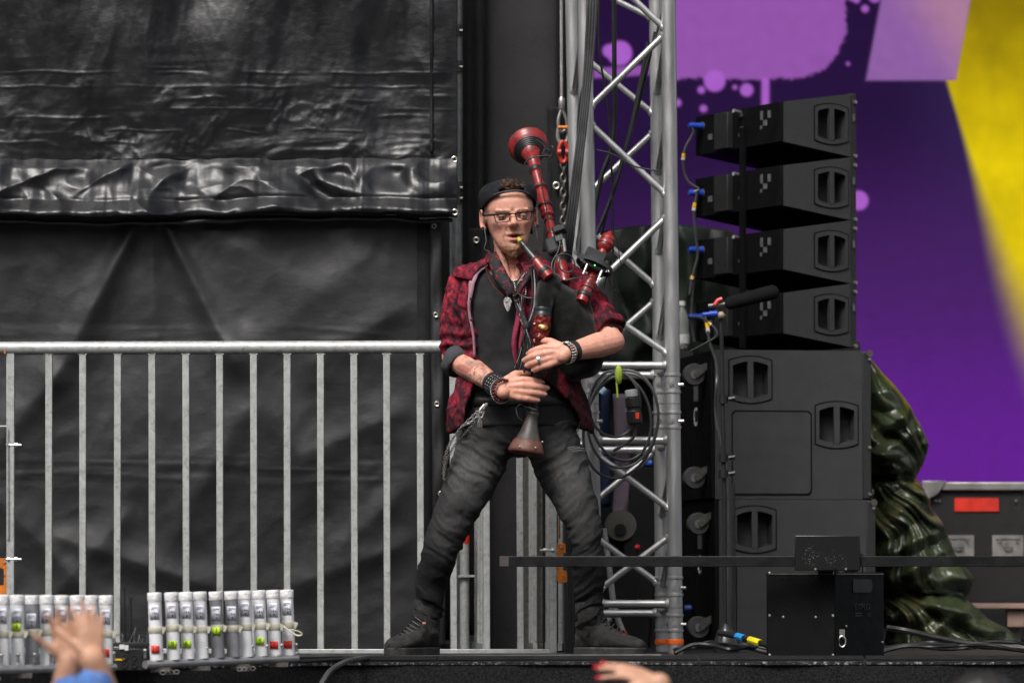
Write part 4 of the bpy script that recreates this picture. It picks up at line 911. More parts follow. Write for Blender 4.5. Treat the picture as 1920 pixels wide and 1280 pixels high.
heap('green_tarpaulin', 'dark green tarpaulin slumped on the floor beside the bass cabinets', [(680, 1632, 1600), (700, 1652, 1600), (740, 1690, 1600), (790, 1720, 1600), (834, 1741, 1600), (870, 1730, 1602), (893, 1716, 1604), (905, 1726, 1604), (950, 1743, 1606), (975, 1762, 1610), (1040, 1790, 1615), (1085, 1826, 1620), (1125, 1815, 1640), (1160, 1850, 1650), (1180, 1890, 1660), (1205, 1908, 1660), (1218, 1900, 1680)], 2.2, .22, 1600, 3.0, 200, 90, 'pinch')
heap('green_tarpaulin', 'dark green tarpaulin draped over gear behind the truss', [(428, 1330, 1160), (434, 1372, 1130), (470, 1400, 1105), (560, 1410, 1095), (640, 1410, 1090), (690, 1410, 1090)], 2.6, .12, 1100, 7.0, 90, 70)
m = MB(); q = P(1250, 690, 2.75); m.box((q.x, 2.9, q.z / 2), (1.0, .5, q.z)); o = m.build('covered_rack', MT['black_paint']); tag(o, 'black equipment rack under the green tarpaulin behind the truss', 'rack')

# clutter seen through the truss
M_lil = mat('lilac_cloth', (.10, .075, .10), .7)
m = MB(); m.grid([[(lambda p: (p.x, p.y + .012 * math.sin(y / 25 + x / 9), p.z))(P(x + 3 * math.sin(y / 60), y, 1.9)) for x in (1150, 1156, 1163, 1170, 1178)] for y in range(738, 1010, 10)]); o = m.build('hanging_cloth', M_lil, None, solid=.004); tag(o, 'lilac cloth strip hanging behind the truss', 'cloth')
m = MB(); m.grid([[(lambda p: (p.x, p.y + .014 * math.sin(y / 30 + x / 7), p.z))(P(x, y, 2.0)) for x in (1126, 1132, 1138, 1144)] for y in range(730, 960, 10)]); o = m.build('hanging_cloth', mat('navy_cloth', (.012, .02, .07), .7), None, solid=.004); tag(o, 'dark blue cloth hanging behind the truss', 'cloth')
wh = thing('cable_reel', 'round olive cable reel behind the truss', 'reel', P(1163, 1000, 1.7)); m = MB(); m.lathe(P(1163, 992, 1.68), (0, -1, .25), [(0, .02), (0, .06), (.012, .062), (.012, .045), (.05, .045), (.05, .062), (.062, .06), (.062, .02)], 22); m.build('drum', mat('olive', (.028, .028, .018), .6), wh); m = MB(); m.cyl(P(1163, 992, 1.68), P(1163, 992, 1.60), .022, 12); m.build('hub', MT['black_plastic'], wh)
m = MB(); m.beam((P(1163, 1000, 1.72).x, 1.72, .0), (P(1163, 1000, 1.72).x, 1.72, P(1163, 1000, 1.72).z), .03, .03, (0, 1, 0)); m.build('stand', MT['black_paint'], wh)
sd_ = thing('tripod_stand', 'slim grey tripod stand with white feet behind the truss', 'stand', P(1150, 1215, 1.2))
for pl in ([(1132, 990), (1142, 1060), (1150, 1130)], [(1150, 1130), (1141, 1165), (1136, 1190)], [(1150, 1130), (1160, 1165), (1170, 1188)]):
    m = MB(); m.tube([P(x, y, 1.2) for x, y in pl], .011, 8); m.build('leg', MT['galv'], sd_)
m = MB(); m.ell(P(1166, 1186, 1.19), (.02, .02, .012)); m.build('red_foot', M_redh, sd_)
kn_ = thing('signal_knob', 'small red knob on a dark stalk behind the truss', 'knob', P(1190, 1215, 1.6)); m = MB(); m.ell(P(1195, 1026, 1.6), .012); m.build('knob', mat('red_knob', (.6, .02, .05), .4), kn_); m = MB(); m.tube([P(1195, 1028, 1.6), P(1197, 1060, 1.6), P(1190, 1215, 1.6)], .005, 6); m.build('stalk', MT['black_paint'], kn_)
for i, (x, y, c_) in enumerate(((1216, 868, (.02, .08, .5)), (1290, 1140, (.02, .06, .3)))):
    pk = thing('cable_plug', ('blue plug on a cable behind the upper truss loop', 'blue plug on a cable low beside the bass cabinet')[i], 'plug', P(x, y, 1.8)); m = MB(); m.cyl(P(x - 6, y, 1.8), P(x + 6, y, 1.8), .014, 10); m.build('plug', mat('plug_%d' % i, c_, .4), pk); m = MB(); m.tube([P(x + 6, y, 1.8), P(x + 16, y + 20, 1.85), P(x + 10, min(y + 200, 1214), 1.9), P(x, 1222, 1.9)], .006, 6); m.build('cable', MT['cable_black'], pk)

# cables on the floor
rr = random.Random(5)
spots = [('left of the black machine', 1285, 1430), ('right of the black machine', 1665, 1920)]
ordn = ['first', 'second', 'third', 'fourth', 'fifth', 'sixth', 'seventh']
for w_, x0, x1 in spots:
    for i in range(5):
        Y = .05 + .08 * i; z = .008 + .006 * (i % 3)
        pts = [Vector((P(x0 - 20 + (x1 - x0 + 60) * s / 6, 1200, Y).x, Y + rr.uniform(-.05, .05), z + rr.uniform(0, .03) * (0 < s < 6))) for s in range(7)]
        cable(f'black cable lying {w_}, {ordn[i]} from the stage edge', pts, rr.choice((.005, .006, .008)), MT['cable_black'], group='black cables on the stage floor')
cable('thick black cable running down to the floor over the green tarpaulin', [P(1662, 1176, .3), P(1700, 1182, .3), P(1760, 1196, .2), P(1830, 1208, .1), P(1960, 1218, 0)], .011, MT['cable_black'])
tp = thing('taped_cable', 'black cable with blue and yellow tape entering the black machine', 'cable', P(1400, 1200, -.1))
pth = bez([P(1350, 1186, 0.1), P(1382, 1192, 0), P(1410, 1200, -.1), P(1450, 1212, -.2)], 8); m = MB(); m.tube(pth, .0105, 8); m.build('cable', MT['cable_black'], tp)
m = MB(); m.tube(pth[8:13], .0125, 8); m.build('blue_tape', mat('blue_tape', (.02, .25, .6), .45), tp)
m = MB(); m.tube(pth[15:20], .0125, 8); m.build('yellow_tape', mat('lemon_tape', (.7, .6, .02), .45), tp)
M_glight = mat('green_light_strip', (.02, .55, .04), .5, dirt=((.01, .02, .01), 60))  # green light on the stage edge, built as painted strips
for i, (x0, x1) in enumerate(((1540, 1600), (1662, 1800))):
    a = P(x0, 1200, -.6); c = P(x1, 1200, -.6); m = MB(); m.beam((a.x, -.60, .006), (c.x, -.60, .006), .03, .004); m.build('green_light_strip', M_glight).__setitem__('label', ('short strip of painted green light at the stage edge under the machine', 'long strip of painted green light at the stage edge right of the machine')[i])
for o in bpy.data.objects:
    if o.name.startswith('green_light_strip') and o.parent is None: o['category'] = 'tape'
cable('black cable hanging over the stage front left of centre', [P(690, 1231, -.76), P(660, 1236, -.85), P(635, 1246, -.92), P(615, 1262, -1.0), P(598, 1290, -1.05)], .009, MT['cable'])
cable('thin black cable lying along the stage edge below his feet', [P(560, 1240, -1.0), P(700, 1232, -.7), P(830, 1230, -.62), P(1000, 1229, -.6), P(1240, 1228, -.6)], .006, MT['cable_black'])

# ================================================================== TUBE RACKS
M_tube, t, b = nodes('frosted_tube')
t.links.new(ramp(t, noise_n(t, 10, 3, coord(t, (1, 1, .5))), [(.3, (.74, .75, .77)), (.7, (.86, .86, .87))]), b.inputs['Base Color']); b.inputs['Roughness'].default_value = .35; b.inputs['Subsurface Weight'].default_value = 0.0; b.inputs['Transmission Weight'].default_value = .0
M_tubeg = mat('smoky_tube', (.22, .225, .24), .35)
M_foil = mat('cap_foil', (.88, .88, .89), .45, .0, bump=.5, bs=90)
M_mask_t = mat('masking_tape', (.52, .50, .40), .6, bump=.3, bs=60)
M_lime = mat('lime_label', (.50, .78, .01), .55); M_redl = mat('red_sticker', (.82, .03, .015), .55); M_paper = mat('paper', (.70, .70, .78), .7); M_ink = mat('ink', (.03, .03, .04), .6)
RT = .0205; HT = .205
def firetube(lab, base, lean, sticker, txt, grey, group, band=True, openc=False, zst=.03):
    T = thing('streamer_tube', lab, 'tube', base, 0, group)
    ax = Vector((lean, random.uniform(-.02, .02), 1)).normalized(); at_ = lambda h: base + ax * h
    m = MB(); m.lathe(base, ax, [(0, RT), (HT * .93, RT)], 18); m.build('body', M_tubeg if grey else M_tube, T)
    m = MB(); pr = [(HT * .87, RT + .0008), (HT * .88, RT + .0018), (HT * .955, RT + .0016), (HT * .985, RT + .0022), (HT, RT + .001)] + ([(HT * .97, RT - .002), (HT * .93, RT - .004)] if openc else [(HT * 1.004, RT * .7), (HT * 1.006, .001)])
    m.lathe(base, ax, pr, 18, False); m.build('cap', M_foil, T)
    if openc: m = MB(); m.lathe(base, ax, [(HT * .94, RT - .004), (HT * .965, RT * .4), (HT * .97, .001)], 14, False); m.build('paper_plug', mat('kraft', (.35, .27, .18), .8) if 'kraft' not in bpy.data.materials else bpy.data.materials['kraft'], T)
    def patch(h0, h1, a0, a1, r, mt, name):
        arr = [[tuple(at_(h) + Vector((math.sin(a) * r, -math.cos(a) * r, 0))) for a in np.linspace(a0, a1, 7)] for h in (h0, h1)]
        m = MB(); m.grid(arr); return m.build(name, mt, T, solid=.0006)
    hp = HT * (.60 + random.uniform(-.02, .02) - (.05 if grey else 0))
    pp = patch(hp, hp + HT * .21, -.75, .7, RT + .0012, M_paper, 'paper_label')
    m = MB()
    for (dx, dz, w_, h_) in ((-.009, .036, .02, .0016), (-.012, .031, .014, .0012), (-.006, .019, .0015, .006), (-.001, .019, .0035, .006), (.005, .0185, .004, .004), (.0, .010, .005, .0015), (.0, .0065, .004, .006), (-.009, .0025, .002, .002)):
        xx = max(-RT * .8, min(RT * .8, dx + w_ / 2)); yy = -math.sqrt(max((RT + .0022) ** 2 - xx ** 2, 1e-6)); m.box(at_(hp + dz) + Vector((xx, yy, 0)), (w_, .0008, h_))
    m.build('print', M_ink, pp)
    if band:
        hb = HT * .40 + random.uniform(-.004, .004); m = MB(); m.lathe(base, ax, [(hb, RT + .0006), (hb + .002, RT + .002), (hb + .018, RT + .0024), (hb + .021, RT + .0006)], 18); m.build('tape_band', M_mask_t, T)
        m = MB(); c = at_(hb + .01) + Vector((RT + .003, -.008, 0)); m.box(c, (.012, .003, .02), Matrix.Rotation(.4, 3, 'Y')); m.build('tape_tail', M_mask_t, T)
    if sticker:
        sp_ = patch(zst, zst + .023, -.66, .50, RT + .0030, M_lime if sticker == 'g' else M_redl, 'sticker')
        if txt: textmesh(txt, .022, at_(zst + .012) + Vector((-.0005, -RT - .0044, 0)), (1, 0, 0), (0, 0, 1), M_ink, 'handwriting', sp_, .0002)
    elif sticker is None and random.random() < .4:
        a = 1.35 * random.choice((-1, -1)); patch(.04, .075, a - .15, a + .2, RT + .003, M_lime, 'sticker')
ordw = ['first', 'second', 'third', 'fourth', 'fifth', 'sixth', 'seventh', 'eighth', 'ninth', 'tenth']
right = [(293, 'r', '10', 0, 0), (325, 'g', '8', 0, 0), (352, 'g', '6.', 0, 0), (378, None, '', 0, 0), (408, 'g', '1', 1, 1), (437, 'x', '', 1, 1), (462, None, '', 0, 0), (489, 'g', '5', 0, 0), (515, 'r', '3', 0, 0), (541, 'r', '9', 0, 0)]
for i, (x, st, tx, gr, oc) in enumerate(right):
    Y = -1.56 + .50 * i / 9; base = P(x + 1, 1237 - 10 * i / 9, Y); stn = {'r': 'a red sticker', 'g': 'a lime green sticker', 'x': 'bare smoky sides', None: 'no front sticker'}[st]
    firetube(f'{ordw[i]} tube from the left in the right rack, with {stn}', base, -.042, st if st in ('r', 'g') else (None if st is None else False), tx, gr, 'upright tubes in the right hand rack', True, oc, .072 if tx == '1' else .035 if st == 'g' else .022)
left = [(-22, None, '', 0), (5, None, '', 0), (33, 'g', '4', 0), (60, 'x', '', 1), (88, None, '', 0), (116, 'x', '', 0), (145, 'x', '', 0), (172, 'x', '', 0), (199, 'r', '11', 0)]
for i, (x, st, tx, gr) in enumerate(left):
    Y = -2.24 + .5 * i / 8; base = P(x, 1248 - 4 * i / 8, Y)
    lab = f'{ordw[i]} tube from the left in the left rack' if i else 'tube beyond the picture edge in the left rack'
    lab += {'g': ', with a lime green sticker', 'r': ', with a red sticker at its foot', 'x': ', plain sided' if not gr else ', smoky grey', None: ', with a pale paper label'}[st]
    firetube(lab, base, -.01, st if st in ('r', 'g') else (None if st is None else False), tx, gr, 'upright tubes in the left hand rack', True, gr, .10 if st == 'g' else .022)
def rack(lab, a, b_, n, loop_end):
    K = thing('tube_rack', lab, 'rack', (a + b_) / 2); d = (b_ - a).normalized()
    m = MB(); m.tube([a, b_], .0125, 12); m.build('base_bar', MT['alu'], K)
    for tq in (.1, .36, .62, .88): m = MB(); q = a.lerp(b_, tq); m.beam(q + Vector((-.03, -.005, -.018)), q + Vector((.03, -.005, -.018)), .03, .014); m.build('bracket', MT['dark_steel'], K)
    for i in range(n + 1):
        p = a.lerp(b_, (i + .02) / (n + .02)) + Vector((0, -.012, .02)); m = MB(); m.cyl(p, p + Vector((0, 0, .022)), .0042, 8); m.ell(p + Vector((0, -.002, .022)), .0065, nu=8, nv=6); m.build('spring_clip', MT['steel'], K)
    for tq in (.12, .62):
        p = a.lerp(b_, tq) + Vector((0, -.035, -.026)); m = MB()
        for k in range(4): m.tube([p + d * (.02 * k) + Vector((.009 * math.cos(t), 0, .006 * math.sin(t))) for t in [kk * 6.283 / 8 for kk in range(8)]], .0022, 5, closed=True)
        m.build('clamp', MT['steel'], K)
rack('aluminium rack bar holding the right hand row of ten tubes', P(272, 1245, -1.61), P(556, 1233, -1.05), 10, True)
rack('aluminium rack bar holding the left hand row of tubes', P(-60, 1256, -2.35), P(214, 1250, -1.72), 9, True)
m = MB(); pth = bez([P(528, 1170, -1.1), P(540, 1180, -1.11), P(556, 1190, -1.11), P(566, 1189, -1.11), P(562, 1184, -1.11), P(548, 1180, -1.1)], 5); m.tube(pth, .0055, 6, flat=.5); o = m.build('tape_loop', M_mask_t); tag(o, 'loose loop of masking tape hanging off the last tube on the right', 'tape')
# firing module between the racks
fm = thing('firing_module', 'small black firing module with two antennas between the tube racks', 'module', P(244, 1246, -1.45))
c = P(244, 1228, -1.45)
m = MB(); m.box((c.x, c.y, c.z - .012), (.115, .06, .07)); m.build('case', MT['black_plastic'], fm, bevel=.004)
m = MB(); m.box((c.x, c.y - .002, c.z + .034), (.12, .066, .012)); m.build('lid', MT['black_paint'], fm, bevel=.002)
for dx in (-.03, .0, .03):
    for dz in (-.03, -.006): m = MB(); m.lathe((c.x + dx + .015, c.y - .03, c.z + dz), (0, -1, 0), [(0, .009), (.004, .009), (.004, .006), (.002, .005)], 12); m.build('terminal', MT['black_plastic'], fm)
m = MB(); m.box((c.x - .03, c.y - .0315, c.z - .012), (.03, .002, .006)); m.build('yellow_mark', MT['yellow_tape'], fm)
m = MB(); m.box((c.x - .022, c.y - .034, c.z + .027), (.016, .004, .014)); m.box((c.x - .008, c.y - .034, c.z + .024), (.011, .004, .016)); m.build('white_tag', MT['white'], fm)
for x, y in ((233, 1100), (245, 1119)):
    m = MB(); m.tube([P(x + 1, 1208, -1.43), P(x, y, -1.43)], [.004, .003], 8); m.cyl(P(x, y + 5, -1.43), P(x, y, -1.43), .005, 8); m.build('antenna', MT['black_plastic'], fm)
rw = random.Random(3)
for i in range(8):
    x = 218 + 8 * i; pts = [P(x, 1205, -1.44), P(x + rw.uniform(-14, 14), 1190 - rw.uniform(0, 16), -1.43), P(x + rw.uniform(-20, 20), 1196, -1.42), P(x + rw.uniform(-16, 16), 1212, -1.44)]
    m = MB(); m.tube(bez(pts, 5), .0013, 5); m.build('wire', MT['cable'], fm)
# ================================================================== THE PIPER
def toPx(co):
    y = co[:, 1] - CAMY; z = co[:, 2] - CAMZ
    dep = y * _c + z * _s; upc = -y * _s + z * _c
    return 960 + F * co[:, 0] / dep, 640 - F * upc / dep
def G(co, c, r): return np.exp(-(((co - np.array(c)) / np.array(r if hasattr(r, '__len__') else (r,) * 3)) ** 2).sum(1))
man = thing('person', 'man in backward black cap, glasses, red and black shirt and faded black jeans playing bagpipes', 'person', P(960, 1228, 0))
HS = 1.04
HROT = Matrix.Rotation(R(7), 3, 'Z') @ Matrix.Rotation(R(-3), 3, 'Y') @ Matrix.Rotation(R(2), 3, 'X')
HORG = P(959, 477, 0) + Vector((0, -0.025, 0))
def H(x, y, z): return HORG + HROT @ (Vector((x, y, z)) * HS)
HSEC = [(-.004, .012, -.066, -.045), (0.0, .024, -.076, -.03), (.008, .034, -.083, -.01), (.025, .047, -.086, .01), (.045, .056, -.085, .035), (.062, .062, -.086, .06), (.080, .068, -.086, .082), (.10, .0735, -.086, .092), (.125, .077, -.082, .098), (.147, .080, -.088, .102), (.17, .0805, -.086, .104), (.19, .078, -.078, .101), (.21, .069, -.062, .09), (.226, .05, -.042, .07), (.235, .02, -.012, .03)]
def hring(z, hw, f, b_, off=0.0, n=40):
    pts = []; cy = (f + b_) * .5 + (b_ - f) * .08
    for k in range(n):
        t = 2 * math.pi * k / n; s, c2 = math.sin(t), math.cos(t)
        ex = 2.35; rx = math.copysign(abs(s) ** (2 / ex), s); ry = math.copysign(abs(c2) ** (2 / ex), c2)
        ext = (cy - f) if c2 > 0 else (b_ - cy)
        pts.append(H(rx * (hw + off), cy - ry * (ext + off), z))
    return pts
def hat_sec(z):
    zs = [s[0] for s in HSEC]; return [float(np.interp(z, zs, [s[i] for s in HSEC])) for i in (1, 2, 3)]
TT = [(455, 958, 31, .052, .052), (480, 961, 33, .052, .058), (492, 963, 42, .058, .07), (503, 965, 66, .068, .085), (515, 967, 92, .085, .10), (535, 968, 106, .105, .115), (570, 969, 109, .122, .115), (620, 970, 101, .124, .11), (680, 971, 94, .116, .10), (730, 973, 96, .112, .10), (770, 975, 103, .112, .11), (810, 977, 106, .112, .122), (840, 978, 98, .10, .115)]
_tt = np.array(TT, float)
def torso(py, phi, off=0.0, ex=2.35):
    cx, hw, df, db = [float(np.interp(py, _tt[:, 0], _tt[:, i])) for i in (1, 2, 3, 4)]
    u = U(0); s, c2 = math.sin(phi), math.cos(phi)
    rx = math.copysign(abs(s) ** (2 / ex), s); ry = math.copysign(abs(c2) ** (2 / ex), c2)
    p = P(cx, py, .02); return Vector((p.x + rx * (hw * u + off), .02 - ry * ((df if c2 > 0 else db) + off), p.z))
# joints
SR, ER, WR = P(872, 528, .03), P(850, 668, .045), P(937, 727, -.20)     # his right arm (left in the picture)
SL, EL, WL = P(1074, 528, .04), P(1149, 640, -.13), P(1064, 661, -.25)
def hand(mb, W, d, n, t, spec, sc_=1.0, thumb=(.55, .35), rad=1.15, mb2=None, fr=1.0):
    d = Vector(d).normalized(); n = Vector(n); n = (n - d * n.dot(d)).normalized(); t = Vector(t); t = (t - d * t.dot(d) - n * t.dot(n)).normalized()
    offs = (.0300, .0102, -.0100, -.0292); lens = (.077, .087, .081, .064); kn = (.074, .077, .073, .066); tips = []
    for i in range(4):
        b0 = W + (d * .012 + t * offs[i] * .55) * sc_; k = W + (d * kn[i] + t * offs[i] + n * (.004 - .003 * abs(i - 1))) * sc_
        mb.caps(b0, k, .0145 * rad * sc_, .0108 * rad * sc_, 10)
        if i: mb.caps(W + (d * .045 + t * (offs[i] + offs[i - 1]) * .42) * sc_, (k + kp) / 2 - d * .012 * sc_, .013 * rad * sc_, .0085 * rad * sc_, 10)
        kp = k
        c1, c2, c3, sp = spec[i]; p = k; a = 0; r = .0094 * rad * fr * sc_; L = lens[i] * sc_; dd = (d + t * sp).normalized()
        for cu, fr_, in ((c1, .44), (c2, .31), (c3, .25)):
            a += cu; dv = dd * math.cos(a) - n * math.sin(a); q = p + dv * L * fr_
            mb.caps(p, q, r, r * .93, 10); r *= .93; p = q
        tips.append((p, dv, n * math.cos(a) + dd * math.sin(a), r, t))
    b0 = W + (d * .02 + t * .022) * sc_; k = b0 + (d * .030 + t * .028 - n * .012) * sc_; mb.caps(b0, k, .016 * rad * sc_, .0125 * rad * sc_, 10)
    dv = (d * math.cos(thumb[0]) + t * math.sin(thumb[0]) - n * thumb[1]).normalized(); q = k + dv * .034 * sc_; mb.caps(k, q, .012 * rad * sc_, .0105 * rad * sc_, 10)
    dv = (dv - n * .2 - t * .15).normalized(); q2 = q + dv * .026 * sc_; mb.caps(q, q2, .0105 * rad * sc_, .009 * rad * sc_, 10); tips.append((q2, dv, n, .009 * rad * sc_, t))
    return tips
bm_ = MB()
bm_.rings([hring(*s) for s in HSEC])
bm_.rings([[torso(py, 2 * math.pi * k / 36, -.012 if py > 500 else 0) for k in range(36)] for py in (440, 455, 470, 480, 492, 503, 515, 535, 570, 620, 680, 730, 770, 810, 840)])
bm_.caps(P(957, 505, .03), H(0, .022, .05), .056, .054, 16)
for s in (-1, 1):   # neck tendons
    bm_.caps(P(961 + s * 8, 520, -.055), H(s * .045, .0, .04), .012, .014, 8)
# nose, brow, cheeks, chin, ears
bm_.caps(H(0, -.083, .126), H(.0, -.104, .098), .0085, .0115, 10); bm_.ell(H(0, -.106, .0955), .0122 * HS, nu=12); 
for s in (-1, 1): bm_.ell(H(s * .0112, -.0945, .0915), (.0075, .0112, .0078)); bm_.caps(H(s * .012, -.083, .1355), H(s * .050, -.072, .137), .009, .008, 8)
bm_.ell(H(0, -.078, .016), (.022, .014, .016))
def ear(s, mbx):
    e0 = H(s * .081, .004, .115)
    loop_ = []
    for k in range(15):
        t = R(-100) + R(285) * k / 14; loop_.append(H(s * (.087 + .007 * math.cos(t * .5)), .012 + .013 * math.cos(t), .119 + .028 * math.sin(t)))
    mbx.tube(loop_, .0048, 8)
    mbx.ell(H(s * .083, .012, .117), (.006, .013, .025)); mbx.ell(H(s * .083, .004, .089), (.0058, .0075, .0085))
for s in (-1, 1): ear(s, bm_)
# arms and hands
for S_, E_, W_ in ((SR, ER, WR), (SL, EL, WL)):
    bm_.caps(S_ + Vector((0, 0, -.03)), E_, .044, .040, 16); f1 = E_.lerp(W_, .32); bm_.caps(E_, f1, .041, .0435, 16); bm_.caps(f1, E_.lerp(W_, .75), .0435, .034, 16); bm_.caps(E_.lerp(W_, .75), W_, .034, .028, 14)
    x_ = (W_ - E_).normalized(); bm_.caps(W_ - x_ * .01 + Vector((0, 0, .008)), W_ + x_ * .02 - Vector((0, 0, .008)), .024, .024, 12)
tipsR = hand(bm_, WR, (1, -.10, -.04), (-.10, -1, .12), (0, 0, 1), [(R(18), R(24), R(16), .01), (R(10), R(20), R(12), .0), (R(9), R(18), R(12), -.025), (R(10), R(16), R(10), -.06)], 1.0, (.25, .8), 1.18, fr=1.24)
tipsL = hand(bm_, WL, (-1, -.05, -.17), (.05, -1, .16), (0, 0, 1), [(R(26), R(26), R(16), -.01), (R(18), R(26), R(14), -.03), (R(16), R(24), R(14), -.04), (R(16), R(22), R(12), -.06)], .98, (.45, .55), 1.18, fr=1.24)
# hidden legs keep the body whole
HR_, KR, AR = P(925, 815, .02), P(836, 990, -.07), P(799, 1168, .03)
HL_, KL, AL = P(1034, 815, .02), P(1097, 995, -.07), P(1104, 1172, .03)
for h_, k_, a_ in ((HR_, KR, AR), (HL_, KL, AL)): bm_.caps(h_, k_, .05, .03, 14); bm_.caps(k_ + Vector((0, .02, 0)), a_, .028, .022, 14); bm_.caps(a_, a_ - Vector((0, 0, .05)), .026, .024, 12)
body = remesh(bm_, .0032, 3, 'body')
co = getco(body); Hinv = np.array(HROT.transposed()); hl = ((co - np.array(HORG)) @ Hinv.T) / HS
inhead = (hl[:, 2] > -.01) & (np.abs(hl[:, 0]) < .11) & (np.abs(hl[:, 1]) < .14)
def push(c, r, v):
    global co
    w = G(hl, c, r) * inhead; co = co + (w[:, None] * (np.array(HROT) @ np.array(v)) * HS)
for s in (-1, 1):
    push((s * .034, -.082, .1185), (.017, .03, .0085), (0, .0105, 0)); push((s * .046, -.07, .098), (.022, .03, .015), (s * .002, -.007, 0))
    push((s * .020, -.09, .075), (.005, .03, .014), (0, .003, 0)); push((s * .058, -.06, .07), (.018, .03, .022), (-s * .003, .004, 0))
    push((s * .0055, -.103, .0885), (.0035, .012, .003), (0, .006, .002))
push((.004, -.088, .0615), (.021, .03, .0052), (0, -.006, 0)); push((.004, -.088, .0465), (.018, .03, .006), (0, -.0085, 0)); push((.004, -.088, .0545), (.020, .03, .0042), (0, .016, 0)); push((.004, -.088, .044), (.016, .03, .006), (0, -.003, -.003))
push((.003, -.086, .035), (.014, .03, .004), (0, .004, 0)); push((0, -.088, .074), (.004, .02, .008), (0, .0025, 0)); push((0, -.09, .132), (.008, .03, .008), (0, .0025, 0))
for s in (-1, 1):
    for k in range(7):
        u_ = k / 6; push((s * (.019 + .014 * u_), -.085, .084 - .034 * u_), (.004, .03, .005), (0, .0013, 0))
co = co + 0.0004 * (fbm(co[:, 0] * 120, co[:, 1] * 120, co[:, 2] * 120, 2))[:, None] * getno(body)
setco(body, co)
px_, py_ = toPx(co)
sk = np.array((.72, .35, .255)) * np.ones((len(co), 3)); sk *= (1 + .10 * fbm(co[:, 0] * 40, co[:, 1] * 40, co[:, 2] * 40, 3))[:, None]
def tint(w, c, k=1.0):
    global sk
    w = np.clip(w * k, 0, 1)[:, None]; sk = sk * (1 - w) + np.array(c) * w
n1 = fbm(co[:, 0] * 160, co[:, 1] * 160, co[:, 2] * 160, 3)
tint(G(hl, (0, -.108, .097), (.014, .02, .012)) * inhead, (.60, .24, .18), .6)
for s in (-1, 1):
    tint(G(hl, (s * .05, -.07, .095), (.02, .04, .016)) * inhead, (.62, .28, .21), .6); tint(G(hl, (s * .09, .012, .119), (.012, .03, .03)) * (np.abs(hl[:, 0]) > .082) * inhead, (.62, .24, .19), .6)
    tint(G(hl, (s * .035, -.085, .1365), (.020, .03, .0036)) * inhead * (1 + n1), (.30, .17, .11), .6)
    tint(G(hl, (s * .034, -.08, .1185), (.015, .03, .007)) * inhead, (.42, .18, .13), .5)
tint(G(hl, (.004, -.09, .048), (.021, .03, .0065)) * inhead, (.55, .16, .15), 1.0); tint(G(hl, (.004, -.09, .0605), (.021, .03, .0045)) * inhead, (.42, .14, .12), .9); tint(G(hl, (.003, -.08, .0545), (.018, .03, .0036)) * inhead, (.03, .010, .01), 1.5)
tint(G(hl, (0, -.09, .073), (.026, .03, .008)) * inhead * (hl[:, 1] < -.06) * (1 + 1.4 * n1), (.27, .15, .08), .55)          # moustache stubble
for s in (-1, 1): tint(G(hl, (s * .030, -.085, .05), (.008, .03, .02)) * inhead * (1 + 1.4 * n1), (.25, .14, .075), .5)
tint(G(hl, (0, -.085, .016), (.030, .04, .020)) * inhead * (hl[:, 1] < -.03) * (1.1 + 1.4 * n1), (.22, .115, .055), .8)        # goatee
tint(sstep(.07, .03, hl[:, 2]) * inhead * (np.abs(hl[:, 0]) > .02) * (hl[:, 1] < .03) * (.8 + n1), (.36, .19, .13), .35)
tint(sstep(.118, .14, hl[:, 2]) * sstep(.062, .074, np.abs(hl[:, 0])) * inhead * sstep(-.05, -.02, hl[:, 1]) * (1 + n1), (.22, .14, .10), .6)             # shaved temples
# tattoos: forearm and neck
axR = np.array((WR - ER).normalized()); tR = ((co - np.array(ER)) @ axR) / (WR - ER).length; dR = np.linalg.norm(co - np.array(ER) - np.outer(((co - np.array(ER)) @ axR), axR), axis=1)
fa = (tR > .05) & (tR < 1.02) & (dR < .06) & (px_ < 960)
lines = np.abs(fbm(co[:, 0] * 38, co[:, 1] * 38, co[:, 2] * 38, 2)) < .07
tint(fa * lines * (fbm(co[:, 0] * 18, co[:, 2] * 18, 2.0, 2) > -.25), (.10, .10, .09), .75)
tint(fa * sstep(.1, .5, fbm(co[:, 0] * 22, co[:, 2] * 22, 5.0, 2)), (.34, .09, .07), .65); tint(fa * sstep(.15, .5, fbm(co[:, 0] * 26, co[:, 2] * 26, 9.0, 2)), (.14, .15, .13), .55)
nk = (px_ < 948) & (px_ > 915) & (py_ > 482) & (py_ < 545); tint(nk * sstep(-.1, .3, fbm(co[:, 0] * 60, co[:, 2] * 60, 3.0, 2)), (.12, .14, .11), .8)
tint(np.clip(G(np.c_[px_, py_, 0 * px_], (955, 515, 0), (26, 22, 1)), 0, 1), (.58, .22, .16), .5)
tint(np.maximum.reduce([np.exp(-((co - np.array(t_[0])) ** 2).sum(1) / .012 ** 2) for t_ in tipsR + tipsL]), (.64, .29, .23), .6)
setcol(body, sk)
M_skin, t, b = nodes('skin')
a_ = t.nodes.new('ShaderNodeAttribute'); a_.attribute_name = 'col'; t.links.new(mix(t, 1.0, a_.outputs['Color'], ramp(t, noise_n(t, 90, 4), [(.3, .86), (.7, 1.0)]), 'MULTIPLY'), b.inputs['Base Color'])
b.inputs['Roughness'].default_value = .46; b.inputs['Specular IOR Level'].default_value = .42; b.inputs['Subsurface Weight'].default_value = .12; b.inputs['Subsurface Radius'].default_value = (.6, .25, .15); b.inputs['Subsurface Scale'].default_value = .01
bn = N(t, 'ShaderNodeBump', Strength=.12, Distance=.004); t.links.new(noise_n(t, 300, 3), bn.inputs['Height']); t.links.new(bn.outputs[0], b.inputs['Normal'])
mkobj('body', body, M_skin, man)
